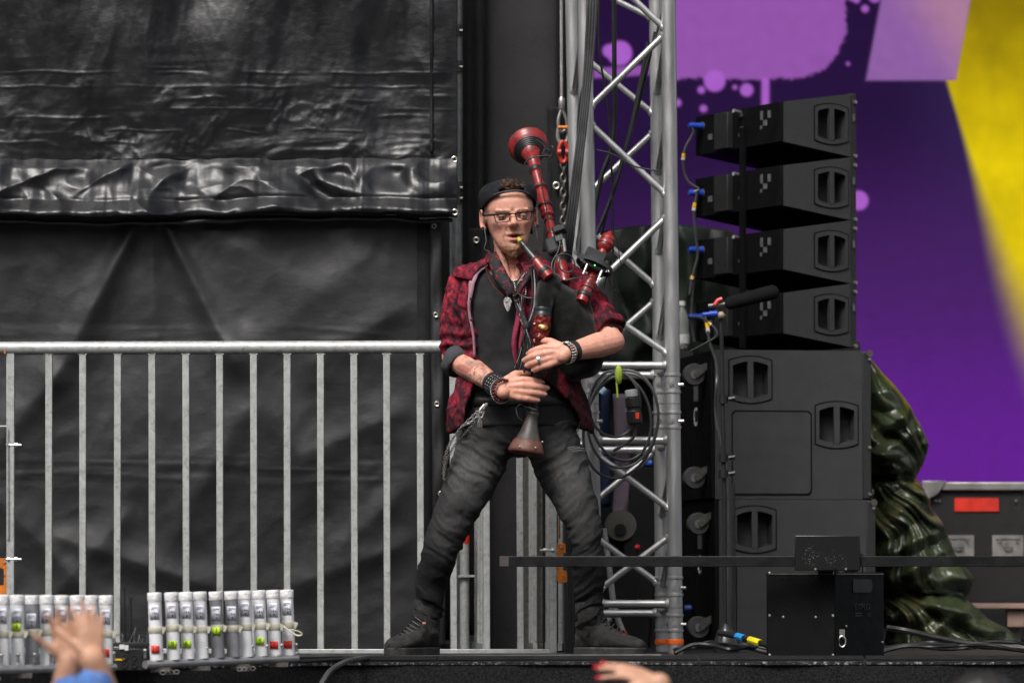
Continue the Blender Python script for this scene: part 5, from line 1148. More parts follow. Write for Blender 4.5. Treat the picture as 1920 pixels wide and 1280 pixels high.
# fingernails
M_nail = mat('fingernail', (.58, .33, .28), .3, var=.05)
for p, dv, up_, r, t_ in tipsR[:4] + tipsL[:4]:
    m = MB(); rot = Matrix((t_, dv, up_)).transposed(); m.ell(p + up_ * r * .72 + dv * r * .15, (r * .62, r * .8, r * .3), rot, 10, 6); m.build('fingernail', M_nail, man)
# eyes
M_eye = mat('eye_white', (.52, .47, .44), .2, var=.03); M_iris = mat('iris', (.05, .065, .06), .15); M_lid = mat('eyelid', (.36, .16, .115), .5)
for s in (-1, 1):
    c = H(s * .034, -.0725, .1185); m = MB(); m.ell(c, .0118, nu=18, nv=12); e = m.build('eyeball', M_eye, man)
    d_ = (HROT @ Vector((.18, -1, -.30))).normalized(); m = MB(); m.lathe(c + d_ * .0095, d_, [(0, .0048), (.0018, .0045), (.0026, .003), (.0028, .0005)], 14); m.build('iris', M_iris, e)
    rot = HROT @ Matrix.Rotation(R(24), 3, 'X'); arr = []
    for k in range(7):
        ph = R(5) + R(64) * k / 6; arr.append([tuple(c + HROT @ Vector((.0135 * math.sin(th) * math.cos(ph * .55), -.0128 * math.cos(th) * math.cos(ph), .0128 * math.sin(ph) + .0010 - .004 * (math.sin(th) ** 2)))) for th in np.linspace(-1.25, 1.25, 13)])
    m = MB(); m.grid(arr); m.build('eyelid', M_lid, man, solid=.0008)
    arr = []
    for k in range(5):
        ph = R(-28) - R(45) * k / 4; arr.append([tuple(c + HROT @ Vector((.0132 * math.sin(th), -.0126 * math.cos(th) * math.cos(ph), .0126 * math.sin(ph) + .001 + .003 * (math.sin(th) ** 2)))) for th in np.linspace(-1.25, 1.25, 13)])
    m = MB(); m.grid(arr); m.build('eyelid', M_lid, man, solid=.0008)
    hair_m = MB(); rb = random.Random(s + 5)
    for k in range(46):
        u_ = rb.random(); x0 = s * (.012 + .044 * u_); z0 = .1360 + .005 * math.sin(u_ * 2.4) + rb.uniform(-.0028, .0028) - .004 * u_
        p = H(x0, -.0925 + .016 * u_ ** 2, z0); hair_m.tube([p, p + HROT @ Vector((s * .007, -.0012 + .001 * u_, .0018))], [.0006, .0002], 3)
    hair_m.build('eyebrow', mat('brow_hair', (.13, .075, .04), .6) if s < 0 else bpy.data.materials['brow_hair'], man)['kind'] = 'stuff'
# glasses
gl = thing('eyeglasses', 'rectangular black framed eyeglasses on his face', 'glasses', P(961, 405, -.13))
GY = -.136
def rrect(c4, n=5):
    out = []; m_ = len(c4)
    for i in range(m_):
        p0, p1, p2 = c4[i - 1], c4[i], c4[(i + 1) % m_]; a = p1.lerp(p0, .2); b2_ = p1.lerp(p2, .2)
        for k in range(n): t = k / (n - 1); out.append(a * (1 - t) ** 2 + p1 * 2 * t * (1 - t) + b2_ * t * t)
    return out
M_gf = mat('glasses_frame', (.003, .003, .0035), .6, spec=.2)
M_lens, t, b = nodes('lens')
tr_ = t.nodes.new('ShaderNodeBsdfTransparent'); gs = t.nodes.new('ShaderNodeBsdfGlossy'); gs.inputs['Roughness'].default_value = .02; mx = t.nodes.new('ShaderNodeMixShader'); mx.inputs[0].default_value = .03
t.links.new(tr_.outputs[0], mx.inputs[1]); t.links.new(gs.outputs[0], mx.inputs[2]); t.links.new(mx.outputs[0], t.nodes['Material Output'].inputs[0])
LN = [[P(926, 402.5, GY + .012), P(957, 401, GY), P(954.5, 415.5, GY + .003), P(930, 417.5, GY + .012)], [P(966, 400.5, GY), P(998, 396, GY + .012), P(994.5, 411.5, GY + .012), P(970, 414, GY + .003)]]
for q in LN:
    o_ = rrect(q); m = MB(); m.tube(o_, .0016, 6, closed=True); f_ = m.build('rim', M_gf, gl)
    m = MB(); m.tube([q[0].lerp(q[1], k / 6) + Vector((0, -.0008, .0004)) for k in range(7)], .0027, 6); m.build('brow_bar', M_gf, gl)
    m = MB(); m.add(o_, [tuple(range(len(o_)))]); m.build('lens', M_lens, gl)
m = MB(); m.tube(bez([P(956.5, 402.5, GY - .001), P(961.5, 400, GY - .003), P(966.5, 402, GY - .001)], 4), .0021, 6); m.build('bridge', M_gf, gl)
for q0, q1 in ((P(926.5, 403, GY + .011), H(-.086, .008, .143)), (P(998, 397, GY + .011), H(.086, .008, .143))):
    m = MB(); mid = Vector((q1.x, q0.y + .02, q0.z + .001)); m.tube(bez([q0, q0.lerp(mid, .6) + Vector((0, -.002, 0)), mid, q1], 4), .0027, 6, flat=1.6); m.build('temple_arm', M_gf, gl)
# goatee strands
gm = MB(); rg = random.Random(8)
for k in range(220):
    u_, v_ = rg.uniform(-1, 1), rg.random(); x0 = u_ * .026 * (1 - .25 * v_); z0 = .030 - .034 * v_; y0 = -.088 + .006 * abs(u_) + .010 * v_ * v_ + (.012 * u_ * u_)
    p = H(x0, y0, z0); q = p + HROT @ Vector((x0 * .12 + rg.uniform(-.003, .003), -.002 - .003 * v_, -.006 - .006 * rg.random())); gm.tube([p, p.lerp(q, .5) + Vector((0, -.0015, 0)), q], [.0006, .0005, .0002], 3)
for k in range(24):
    u_ = rg.uniform(-1, 1); p = H(u_ * .024, -.0935 + .008 * u_ * u_, .0715 - .009 * abs(u_) + rg.uniform(-.003, .003)); q = p + HROT @ Vector((u_ * .004, -.0012, -.006)); gm.tube([p, q], [.00045, .0002], 3)
gm.build('goatee', mat('ginger_hair', (.24, .12, .05), .55, var=.4, vs=200), man)['kind'] = 'stuff'
# cap (worn backwards)
M_cap = mat('cap_cotton', (.012, .0135, .017), .85, var=.3, vs=30, bump=.5, bs=500, spec=.25)
cp = thing('baseball_cap', 'faded black baseball cap worn backwards with strap across his forehead', 'cap', H(0, 0, .17))
nth, nr = 72, 22; grid_ = []; 
for j in range(nr):
    row = []; v_ = j / (nr - 1)
    for k in range(nth + 1):
        t = 2 * math.pi * k / nth; fr = math.cos(t)                      # fr = 1 at the forehead
        zb = .1540 + .0460 * max(fr, 0) ** 1.25 - .012 * max(-fr, 0)
        z = zb + (.2465 - zb) * (1 - (1 - v_) ** 1.35); zz = min(z - .010, .2345)
        hw, f_, b2_ = hat_sec(max(zz - .004, 0)); s, c2 = math.sin(t), math.cos(t); ex = 2.25
        off = .0095 + .006 * math.sin(v_ * math.pi); rx = math.copysign(abs(s) ** (2 / ex), s); ry = math.copysign(abs(c2) ** (2 / ex), c2); cy = (f_ + b2_) * .5 + (b2_ - f_) * .08
        ext = (cy - f_) if c2 > 0 else (b2_ - cy); sh = (1 - v_ ** 7)
        row.append(H(rx * (hw + off) * sh, cy - ry * (ext + off) * sh, z + .001 * math.sin(6 * t)))
    grid_.append(row)
m = MB(); m.v = [tuple(p) for r_ in grid_ for p in r_]
for j in range(nr - 1):
    for k in range(nth):
        tq = 2 * math.pi * (k + .5) / nth; tq = tq - 2 * math.pi if tq > math.pi else tq
        hole = (j >= 2) and (abs(tq) / R(25)) ** 2 + ((j - 2) / 4.6) ** 2 < 1
        if not hole: w_ = nth + 1; m.f.append((j * w_ + k, j * w_ + k + 1, (j + 1) * w_ + k + 1, (j + 1) * w_ + k)); m.sm.append(True)
m.build('crown', M_cap, cp, solid=.0028, sharp=0)
st = [[tuple(Vector(grid_[j][k % nth]) + HROT @ Vector((0, -.003, -.001))) for k in list(range(nth - 8, nth)) + list(range(0, 9))] for j in (0, 1, 2)]
m = MB(); m.grid(st); s_ = m.build('strap', mat('cap_strap', (.022, .026, .032), .5), cp, solid=.002)
m = MB()
for k in (nth - 6, nth - 5, nth - 4, nth - 3): m.ell(Vector(grid_[1][k]) + HROT @ Vector((0, -.0045, 0)), (.0022, .0012, .0022), nu=8, nv=5)
m.build('snap_holes', MT['black_plastic'], s_)
rim = MB(); rim.tube([Vector(grid_[0][k]) + HROT @ Vector((0, 0, 0)) for k in range(nth)], .0022, 6, closed=True); rim.build('sweatband', M_cap, cp)
arr = []
for j in range(8):
    row = []
    for k in range(15):
        a = R(-62) + R(124) * k / 14; rr_ = .098 + .075 * j / 7 * math.cos(a * .75); row.append(tuple(H(math.sin(a) * (.082 + .012 * j / 7), math.cos(a) * rr_ * 1.0 + .004, .150 - .075 * (j / 7) - .012 * (math.sin(a) ** 2))))
    arr.append(row)
m = MB(); m.grid(arr); m.build('brim', M_cap, cp, solid=.004)
# hair tuft through the cap's opening
hm = MB(); rh = random.Random(2)
for k in range(120):
    u_ = rh.uniform(-1, 1); p = H(u_ * .022, -.074 + .010 * u_ * u_ + rh.uniform(0, .018), .207 + rh.uniform(0, .012) * (1 - u_ * u_ * .5))
    dr_ = HROT @ Vector((u_ * .014 + rh.uniform(-.010, .012), -.008 - rh.random() * .010, .008 + rh.random() ** 2 * .022)); q = p + dr_; e = q + HROT @ Vector((rh.uniform(-.010, .014), -.006, rh.uniform(-.010, .008)))
    hm.tube([p, q, e], [.0011, .0008, .0002], 3)
hm.build('hair', mat('brown_hair', (.25, .135, .07), .5, var=.45, vs=160), man)['kind'] = 'stuff'
# ear plugs, in-ear monitors
for s in (-1, 1):
    c = H(s * .088, -.001, .0875); m = MB(); m.lathe(c + Vector((0, .004, 0)), (s * .35, -1, 0), [(0, .003), (.004, .0056), (.007, .0056), (.007, .003)], 14); m.build('ear_plug', MT['black_plastic'], man)
    m = MB(); m.ell(H(s * .085, -.006, .112), (.004, .005, .010)); iem = m.build('in_ear_monitor', MT['grey_hub'], man)
    m = MB(); m.tube(bez([H(s * .086, -.008, .105), H(s * .0845, -.004, .075), H(s * (.082 if s < 0 else .088), -.004, .045), H(s * .088, .01, .022), H(s * .07, .02, .012)], 6), .0009, 6); m.build('earphone_wire', MT['galv'], iem)

# ---- t-shirt
M_tee = mat('black_tee', (.021, .021, .022), .85, var=.25, vs=18, bump=.35, bs=420, spec=.25, sheen=.15)
rows = []
for j in range(64):
    row = []
    for k in range(72):
        ph = 2 * math.pi * k / 72 - math.pi; top_ = 498 + 34 * math.exp(-(ph / .62) ** 2) - 3 * (abs(ph) > 1.4)
        py = top_ + (800 - top_) * j / 63; p = torso(py, ph, .004)
        w = .005 * float(fbm(ph * 2.2 + py / 90, py / 42, 1.0, 2)) + .006 * float(ridge(ph * 1.4 + py / 140, py / 60, 3.0, 1) - .6) * sstep(560, 640, py); row.append(p + Vector((math.sin(ph), -math.cos(ph), 0)) * float(w))
    rows.append(row)
m = MB(); m.rings(rows, True, False); m.build('t_shirt', M_tee, man, solid=.003, sharp=0)
m = MB(); m.tube(rows[0], .0035, 6, closed=True); m.build('t_shirt_collar', M_tee, man)

# ---- overshirt
M_shirt, t, b = nodes('red_shirt')
v = coord(t, (1, 1, .75)); w1 = noise_n(t, 12, 6, v, .68, 2.2); w2 = noise_n(t, 24, 5, v, .65, 2.6)
colr = ramp(t, w1, [(.38, (.010, .008, .012)), (.45, (.06, .006, .014)), (.50, (.17, .010, .024)), (.58, (.30, .014, .034)), (.70, (.46, .04, .06))])
a_s = t.nodes.new('ShaderNodeAttribute'); a_s.attribute_name = 'col'
colr = mix(t, ramp(t, w2, [(.46, 0.0), (.58, .75)]), colr, (.016, .010, .016)); t.links.new(mix(t, 1.0, colr, a_s.outputs['Color'], 'MULTIPLY'), b.inputs['Base Color']); b.inputs['Roughness'].default_value = .82; b.inputs['Specular IOR Level'].default_value = .25
bn = N(t, 'ShaderNodeBump', Strength=.3, Distance=.004); t.links.new(noise_n(t, 300, 3), bn.inputs['Height']); t.links.new(bn.outputs[0], b.inputs['Normal'])
PL, PR = R(-44), R(3)
def shirt_pt(py, s, off):                                # s 0..1 from the left front edge round the back to the right front edge
    lo_, hi_ = PL, PR - 2 * math.pi
    drop = sstep(660, 790, py)
    ph = (PL - .10 * float(drop)) + (hi_ + .95 * float(drop) - PL + .10 * float(drop)) * s
    f = off + .012 + .034 * float(drop) * (0.6 + .6 * math.sin(ph) ** 2) + .006 * math.sin(ph * 9 + py / 50) * float(sstep(560, 760, py))
    return torso(min(py, 838), ph, f)
outer, inner = [], []; NS = 110
for j in range(60):
    py = 497 + (800 - 497) * j / 59; ro, ri = [], []
    for k in range(NS):
        s = k / (NS - 1); pz = py + (14 * math.sin(s * 9) if j > 55 else 0); ro.append(shirt_pt(pz, s, .006)); ri.append(shirt_pt(pz, s, -.005))
    outer.append(ro); inner.append(ri)
sm2 = MB(); rg_ = [o_ + i_[::-1] for o_, i_ in zip(outer, inner)]; sm2.rings(rg_, True, True)
# sleeves
def sleeve(pts, rs):
    for (a, ra), (b2_, rb_) in zip(zip(pts[:-1], rs[:-1]), zip(pts[1:], rs[1:])): sm2.caps(a, b2_, ra, rb_, 18)
sleeve([P(900, 518, .03), P(880, 530, .03), P(871, 548, .035), P(862, 600, .04), P(859, 648, .04)], [.055, .066, .067, .065, .062])
sleeve([P(1062, 522, .03), P(1082, 545, .035), P(1112, 583, -.03), P(1134, 608, -.085)], [.058, .066, .064, .058])
shirt = remesh(sm2, .0048, 3, 'shirt'); cs = getco(shirt); ns_ = getno(shirt); sx, sy = toPx(cs)
wr = .0075 * (ridge(cs[:, 0] * 13 + cs[:, 2] * 7, cs[:, 1] * 13, cs[:, 2] * 9, 2) - .75) + .003 * fbm(cs[:, 0] * 40, cs[:, 1] * 40, cs[:, 2] * 26, 2)
lowarm = np.clip(np.exp(-((sx - 858) / 60) ** 2 - ((sy - 645) / 36) ** 2) + np.exp(-((sx - 1135) / 50) ** 2 - ((sy - 600) / 36) ** 2), 0, 1)
wr = wr + lowarm * .007 * np.sin(cs[:, 2] * 150 + 2.5 * fbm(cs[:, 0] * 14, cs[:, 1] * 14, cs[:, 2] * 8, 2))
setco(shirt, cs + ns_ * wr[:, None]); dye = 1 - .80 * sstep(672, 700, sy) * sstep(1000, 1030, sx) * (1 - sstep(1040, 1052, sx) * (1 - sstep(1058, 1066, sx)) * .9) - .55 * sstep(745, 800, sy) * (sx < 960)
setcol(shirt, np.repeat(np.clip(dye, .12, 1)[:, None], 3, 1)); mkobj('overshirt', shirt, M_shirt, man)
# collar
arr = []
for rowk, (dy, off) in enumerate(((478, .016), (484, .026), (496, .046), (512, .056), (524, .055))):
    row = []
    for k in range(60):
        s = k / 59; ph = R(-40) + (R(6) - 2 * math.pi + R(40)) * s; edge = abs(s - .5) * 2
        py = dy + 10 * edge ** 4 - (6 if rowk == 0 else 0) + (rowk >= 3) * 8 * edge ** 6; row.append(torso(min(py, 500 + (py - 500) * .7) if rowk > 1 else py - 2, ph, off + .004 * math.sin(7 * s) - (.020 if rowk > 2 else .0)))
    arr.append(row)
m = MB(); m.grid(arr); kc = m.build('collar', M_shirt, man, solid=.004, sharp=0); setcol(kc.data, (1, 1, 1))
# pale facing turned out along the left front edge, and the magenta strip on the right one
M_pink = mat('pink_lining', (.36, .20, .25), .8, var=.2, vs=40, bump=.4, bs=200)
arr = []
for j in range(40):
    py = 500 + 172 * j / 39; w_ = .125 * (1 - sstep(515, 590, py) * .78) * (1 if j else .8); arr.append([tuple(torso(py, PL + w_ * (u_ - .15) * 1.3 + .015 * math.sin(py / 14), .026 + .006 * math.sin(u_ * 3.1))) for u_ in (0, .33, .66, 1)])
m = MB(); m.grid(arr); m.build('pink_facing', M_pink, man, solid=.003, sharp=0)
M_mag = mat('magenta_cloth', (.25, .018, .055), .8, var=.5, vs=40, bump=.4, bs=200)
for x0, y1, w_, Yq in ((966, 684, 10, -.128), (977, 664, 9, -.131)):
    arr = []
    for j in range(36):
        py = 552 + (y1 - 552) * j / 35; tp_ = 1 - .6 * sstep(.75, 1, j / 35); arr.append([tuple(P(x0 + (u_ - .5) * w_ * tp_ + 2.5 * math.sin(py / 17 + x0) + (8 * (1 - j / 35) ** 2), py, Yq - .005 * math.sin(u_ * 3.1 + py / 25))) for u_ in (0, .33, .66, 1)])
    m = MB(); m.grid(arr); m.build('shirt_edge', M_mag, man, solid=.003, sharp=0)
# rolled cuffs
M_cuff = mat('cuff_lining', (.05, .05, .056), .8, var=.3, vs=30, bump=.4, bs=260)
def cuff(c, ax, r1, r2, w, name='cuff', sq=1.0):
    ax = Vector(ax).normalized(); m = MB(); x_, y_ = frame(ax); rgs = []
    for t_, r_ in ((-w, r1 * .9), (-w * .95, r1), (-w * .2, r1 * 1.05), (w * .6, (r1 + r2) / 2 * 1.03), (w * .95, r2 * 1.01), (w, r2 * .97), (w * .9, r2 * .86), (0, r1 * .84)):
        rgs.append([c + ax * (t_ + .006 * math.sin(3 * a + 1)) + (x_ * math.cos(a) + y_ * math.sin(a) * sq) * (r_ * (1 + .035 * math.sin(5 * a + t_ * 90))) for a in [2 * math.pi * k / 32 for k in range(32)]])
    m.rings(rgs, True, False); return m.build(name, M_cuff, man, sharp=0)
cuff(P(864, 679, .012), (WR - ER).normalized() * .75 + Vector((-.05, 0, -.45)), .066, .058, .022)
kc = cuff(P(1141, 615, -.098), (EL - SL).normalized(), .060, .058, .016); kc.data.materials[0] = M_shirt; setcol(kc.data, (.8, .8, .8))
for i_, (x, y) in enumerate(((905, 560), (906, 600), (893, 735))):
    m = MB(); m.lathe(P(x - 22, y, -.115), (-.4, -1, 0), [(0, .005), (.0015, .005), (.0022, .003)], 10); m.build('button', MT['black_plastic'], man)

# ---- jeans
jm = MB()
def loftleg(pts, rs):
    for (a, ra), (b2_, rb_) in zip(zip(pts[:-1], rs[:-1]), zip(pts[1:], rs[1:])): jm.caps(a, b2_, ra, rb_, 22)
jm.rings([[torso(py, 2 * math.pi * k / 36, o_) for k in range(36)] for py, o_ in ((738, .004), (770, .004), (800, .004), (822, .002), (842, -.012))])
loftleg([P(918, 822, .02), P(893, 880, .0), P(862, 945, -.035), P(840, 995, -.055), P(822, 1045, -.035), P(809, 1090, .0), P(802, 1130, .02), P(799, 1166, .026)], [.100, .092, .077, .067, .061, .056, .050, .047])
loftleg([P(1030, 822, .02), P(1055, 880, .0), P(1082, 945, -.035), P(1096, 995, -.055), P(1102, 1045, -.035), P(1104, 1090, .0), P(1104, 1130, .02), P(1104, 1170, .026)], [.100, .090, .073, .060, .056, .053, .049, .048])
jm.ell(P(975, 825, .02), (.085, .10, .06))
jeans = remesh(jm, .0048, 5, 'jeans'); cj = getco(jeans); nj = getno(jeans); jx, jy = toPx(cj)
# fold directions: run across each leg
lx = np.where(jx < 985, 918 + (799 - 918) * sstep(820, 1166, jy), 1030 + (1104 - 1030) * sstep(820, 1060, jy)); side = np.where(jx < 985, -1, 1)
along = jy + side * (jx - lx) * .55
wob = 16 * fbm(cj[:, 0] * 6, cj[:, 1] * 6, cj[:, 2] * 4, 2)
am = .0020 + .0036 * np.exp(-((jy - 1000) / 45) ** 2) + .0065 * sstep(1085, 1150, jy) + .003 * np.exp(-((jy - 860) / 50) ** 2)
acr = (jx - lx)
fold_ = ridge((along + wob) / 30 + .25 * fbm(acr / 25, along / 40, 1.0, 2), acr / 120 + side * 3.0, cj[:, 1] * 5, 2) - .7
fine = ridge((along + wob * .6) / 13, acr / 60 + 4.0, cj[:, 1] * 7 + 3, 1) - .6
wr = am * (1.25 * fold_ + (.5 + .6 * sstep(1080, 1150, jy)) * fine) + .0028 * fbm(cj[:, 0] * 13, cj[:, 1] * 13, cj[:, 2] * 8, 2)
setco(jeans, cj + nj * wr[:, None])
q2 = np.c_[jx, jy, 0 * jx]
fd = G(q2, (885, 875, 0), (58, 80, 1)) + .95 * G(q2, (1070, 880, 0), (48, 90, 1)) + .45 * G(q2, (835, 1000, 0), (30, 40, 1)) + .3 * G(q2, (1100, 1010, 0), (26, 40, 1)) + .35 * G(q2, (1005, 800, 0), (80, 40, 1))
whk = ridge((along + wob * .5) / 9, acr / 46 + 2.0, 1.0, 2) - .8
fd = np.clip(fd * (.86 + .10 * whk + .20 * fbm(cj[:, 0] * 160, cj[:, 1] * 160, cj[:, 2] * 60, 2)) + .05 * np.clip(whk, 0, 1), 0, 1)
setcol(jeans, np.array((.013, .013, .014)) * (1 - fd[:, None]) + np.array((.108, .107, .106)) * fd[:, None])
M_jean = mat('black_denim', (1, 1, 1), .85, var=.22, vs=50, bump=.5, bs=600, spec=.2, attr='col')
mkobj('jeans', jeans, M_jean, man)
for pl in ([(865, 788), (872, 806), (892, 815)], [(1088, 790), (1080, 812), (1058, 822)], [(980, 770), (982, 810), (986, 842)]):
    m = MB(); m.tube(bez([P(x, y, -.115 + .04 * abs(x - 976) / 110) for x, y in pl], 6), .0018, 5); m.build('seam', mat('seam_thread', (.02, .02, .02), .8) if 'seam_thread' not in bpy.data.materials else bpy.data.materials['seam_thread'], man)
M_fray = mat('frayed_thread', (.22, .22, .22), .8)
for x0, x1, y in ((1066, 1102, 841), (1072, 1100, 845), (1064, 1088, 838)):
    m = MB(); m.tube(bez([P(x0, y + 1.5, -.105), P((x0 + x1) / 2, y - 1, -.108), P(x1, y, -.085)], 5), .0011, 4); m.build('rip_thread', M_fray, man)
# belt and chains
m = MB(); m.rings([[torso(py, 2 * math.pi * k / 40, o_) for k in range(40)] for py, o_ in ((744, .004), (745, .010), (761, .012), (762, .004))], True, False); m.build('belt', MT['black_plastic'], man, sharp=0)
hcn = thing('wallet_chain', 'silver chain strands hanging from his belt over the left hip', 'chain', P(870, 800, -.13))
for i_, pl in enumerate(([(912, 758), (890, 776), (860, 806), (842, 838), (835, 872), (832, 898)], [(912, 760), (896, 784), (872, 812), (850, 838), (838, 866), (833, 900)], [(908, 764), (884, 790), (866, 800), (846, 826), (834, 856), (831, 890)])):
    pth = bez([P(x, y, -.128 + .055 * max(0, 880 - x) / 60 + .02 * (y - 760) / 140) for x, y in pl], 7)
    for k in range(0, len(pth) - 1):
        d_ = (pth[k + 1] - pth[k]); m = MB(); c = pth[k]; x_, y_ = frame(d_); ax = x_ if k % 2 else y_
        m.tube([c + d_.normalized() * .0058 * math.cos(t_) + ax * .0036 * math.sin(t_) for t_ in [kk * 6.283 / 8 for kk in range(8)]], .0012, 5, closed=True); m.build('chain_link', MT['dark_steel'] if i_ == 1 else MT['steel'], hcn)
m = MB(); m.tube(bez([P(908, 758, -.14), P(900, 768, -.145), P(898, 780, -.145), P(904, 782, -.145), P(908, 770, -.145)], 4), .003, 6); m.build('clasp', MT['steel'], hcn)
for i_ in range(3): m = MB(); m.tube(bez([P(900, 780, -.145), P(897 + 3 * i_, 790, -.147), P(896 + 3.5 * i_, 800, -.146)], 4), [.0012] * 4 + [.0022] * 5, 5); m.build('tassel', MT['steel'], hcn)
# ---- shoes
M_shoe = mat('black_canvas', (.011, .0105, .0105), .8, var=.4, vs=40, bump=.6, bs=300, dirt=((.035, .033, .03), 22)); M_sole = mat('shoe_sole', (.018, .0175, .017), .7, var=.4, vs=50, dirt=((.06, .055, .05), 30))
def shoe(heel, toe, ank):
    d_ = Vector((toe.x - heel.x, toe.y - heel.y, 0)); L = d_.length; d_.normalize(); w_ = Vector((d_.y, -d_.x, 0)); h0 = Vector((heel.x, heel.y, 0)); um = MB(); rgs = []
    for s, hw, ht in ((0, .024, .07), (.04, .033, .11), (.15, .039, .13), (.30, .040, .128), (.42, .042, .112), (.55, .046, .092), (.70, .049, .076), (.84, .047, .066), (.94, .037, .056), (.99, .022, .046)):
        rgs.append([h0 + d_ * L * s + w_ * (math.cos(a) * hw) + Vector((0, 0, .016 + (ht - .016) * (.5 + .5 * math.sin(a)) if True else 0)) for a in [2 * math.pi * k / 20 for k in range(20)]])
    um.rings(rgs); ac = h0 + d_ * L * .2; um.caps(Vector((ac.x, ac.y, .085)), Vector((ank.x, ank.y, .165)), .052, .050, 16)
    me = remesh(um, .0045, 3, 'upper'); cc = getco(me); nn = getno(me); setco(me, cc + nn * (.0016 * fbm(cc[:, 0] * 45, cc[:, 1] * 45, cc[:, 2] * 45, 2) + .002 * (ridge(cc[:, 0] * 22, cc[:, 1] * 22, cc[:, 2] * 26, 1) - .6))[:, None])
    S_ = mkobj('shoe', me, M_shoe, man); out = []
    for s, hw in ((0, .0), (.0, .02), (.04, .032), (.2, .039), (.4, .041), (.6, .047), (.76, .050), (.9, .043), (.97, .028), (1.005, .012)): out.append((s, hw))
    ol = [h0 + d_ * L * s * 1.01 - d_ * .004 + w_ * hw for s, hw in out] + [h0 + d_ * L * s * 1.01 - d_ * .004 - w_ * hw for s, hw in out[::-1][:-1]]
    for p in ol: p.z = .002
    m = MB(); m.prism(ol, (0, 0, .028)); m.build('sole', M_sole, S_, bevel=.005)
    for i_ in range(6):
        s = .40 + .065 * i_; z = .130 - .054 * (i_ / 5) ** .9 - .004; c = h0 + d_ * L * s; m = MB(); m.tube([c + w_ * .022 + Vector((0, 0, z - .010)), c + Vector((0, 0, z + .006)) + d_ * .006, c - w_ * .022 + Vector((0, 0, z - .010))], .0026, 5); m.build('lace', MT['cable_black'], S_)
    return S_
shoe(P(812, 1226, .075), P(731, 1234, -.16), P(800, 1166, .02)); shoe(P(1082, 1223, .06), P(1209, 1226, -.06), P(1104, 1170, .02))
m = MB(); m.box(P(795, 1167, -.045), (.012, .003, .007)); m.build('shoe_tag', mat('tan_tag', (.45, .2, .14), .6), man)

# ---- bracelets, ring, necklaces
def bracelet(name, c, ax, r, w, mt, sq=1.0):
    ax = Vector(ax).normalized(); x_, y_ = frame(ax); m = MB(); m.rings([[c + ax * t_ + (x_ * math.cos(a) + y_ * math.sin(a) * sq) * (r + o_) for a in [2 * math.pi * k / 28 for k in range(28)]] for t_, o_ in ((-w, 0), (-w, .003), (w, .003), (w, 0))], True, False); return m.build(name, mt, man)
def beads(name, c, ax, r, br, n, mt, sag=(0, 0, 0)):
    ax = Vector(ax).normalized(); x_, y_ = frame(ax); m = MB()
    for k in range(n):
        a = 2 * math.pi * k / n; q = c + (x_ * math.cos(a) + y_ * math.sin(a)) * r; m.ell(q, br, nu=8, nv=6)
    o = m.build(name, mt, man); o['kind'] = 'stuff'; return o
M_leather = mat('leather', (.014, .013, .012), .45, bump=.4, bs=160); M_bead = mat('red_bead', (.10, .012, .014), .22); M_bbead = mat('black_bead', (.01, .01, .01), .15); M_stud = mat('silver_stud', (.62, .6, .58), .25, .85)
axR_ = (WR - ER).normalized(); axL_ = (WL - EL).normalized()
cR = WR - axR_ * .012
bracelet('leather_bracelet', cR - axR_ * .038, axR_, .0335, .006, M_leather)
bracelet('leather_bracelet', cR - axR_ * .004, axR_, .0335, .024, M_leather)
for i_ in range(4): beads('stud_row', cR + axR_ * (-.022 + .0125 * i_), axR_, .0370, .0021, 20, M_stud)
for i_ in range(3): beads('black_bead_row', cR + axR_ * (-.016 + .0125 * i_), axR_, .0365, .0042, 26, M_bbead)
beads('red_bead_bracelet', cR + axR_ * .032 - Vector((0, 0, .002)), axR_ + Vector((0, 0, .15)), .037, .0058, 20, M_bead)
beads('silver_bead_bracelet', cR + axR_ * .022 - Vector((0, 0, .006)), axR_ + Vector((0, 0, .35)), .042, .0026, 40, M_stud)
cL = WL - axL_ * .008
bracelet('leather_bracelet', cL - axL_ * .018, axL_, .0325, .009, M_leather); bracelet('leather_bracelet', cL + axL_ * .008, axL_, .0325, .010, M_leather)
for i_ in range(3): beads('stud_row', cL + axL_ * (.002 + .0065 * i_), axL_, .036, .003, 24, M_stud)
m = MB(); tq = tipsL[2]; kq = WL + Vector((-.098, -.008, -.024)); 
kd = Vector((-1, -.05, -.22)).normalized(); x_, y_ = frame(kd); m.rings([[kq + kd * t_ + (x_ * math.cos(a) + y_ * math.sin(a)) * (.0122 + o_) for a in [2 * math.pi * k / 20 for k in range(20)]] for t_, o_ in ((-.005, -.001), (-.0045, .0018), (.0045, .0018), (.005, -.001))], True, False); m.build('ring', M_stud, man)
def strand(name, pl, mt, r=.0018, bead=None, Yoff=0.0, seg=10):
    pth = bez([P(x, y, Y + Yoff) for x, y, Y in pl], seg); m = MB()
    if bead:
        acc = 0; last = pth[0]; m.ell(last, bead, nu=8, nv=6)
        for q in pth[1:]:
            if (q - last).length > bead * 1.9: m.ell(q, bead, nu=8, nv=6); last = q
        o = m.build(name, mt, man); o['kind'] = 'stuff'; return o
    m.tube(pth, r, 6); return m.build(name, mt, man)
strand('red_bead_necklace', [(913, 478, -.06), (911, 500, -.105), (918, 525, -.135), (930, 543, -.142), (945, 556, -.142)], M_bead, bead=.0032, seg=16)
strand('red_bead_necklace', [(1012, 470, -.03), (1014, 495, -.09), (1010, 515, -.12)], M_bead, bead=.0032, seg=16)
M_cordw = mat('grey_cord', (.30, .30, .31), .6); M_cordb = mat('black_cord', (.012, .012, .013), .7)
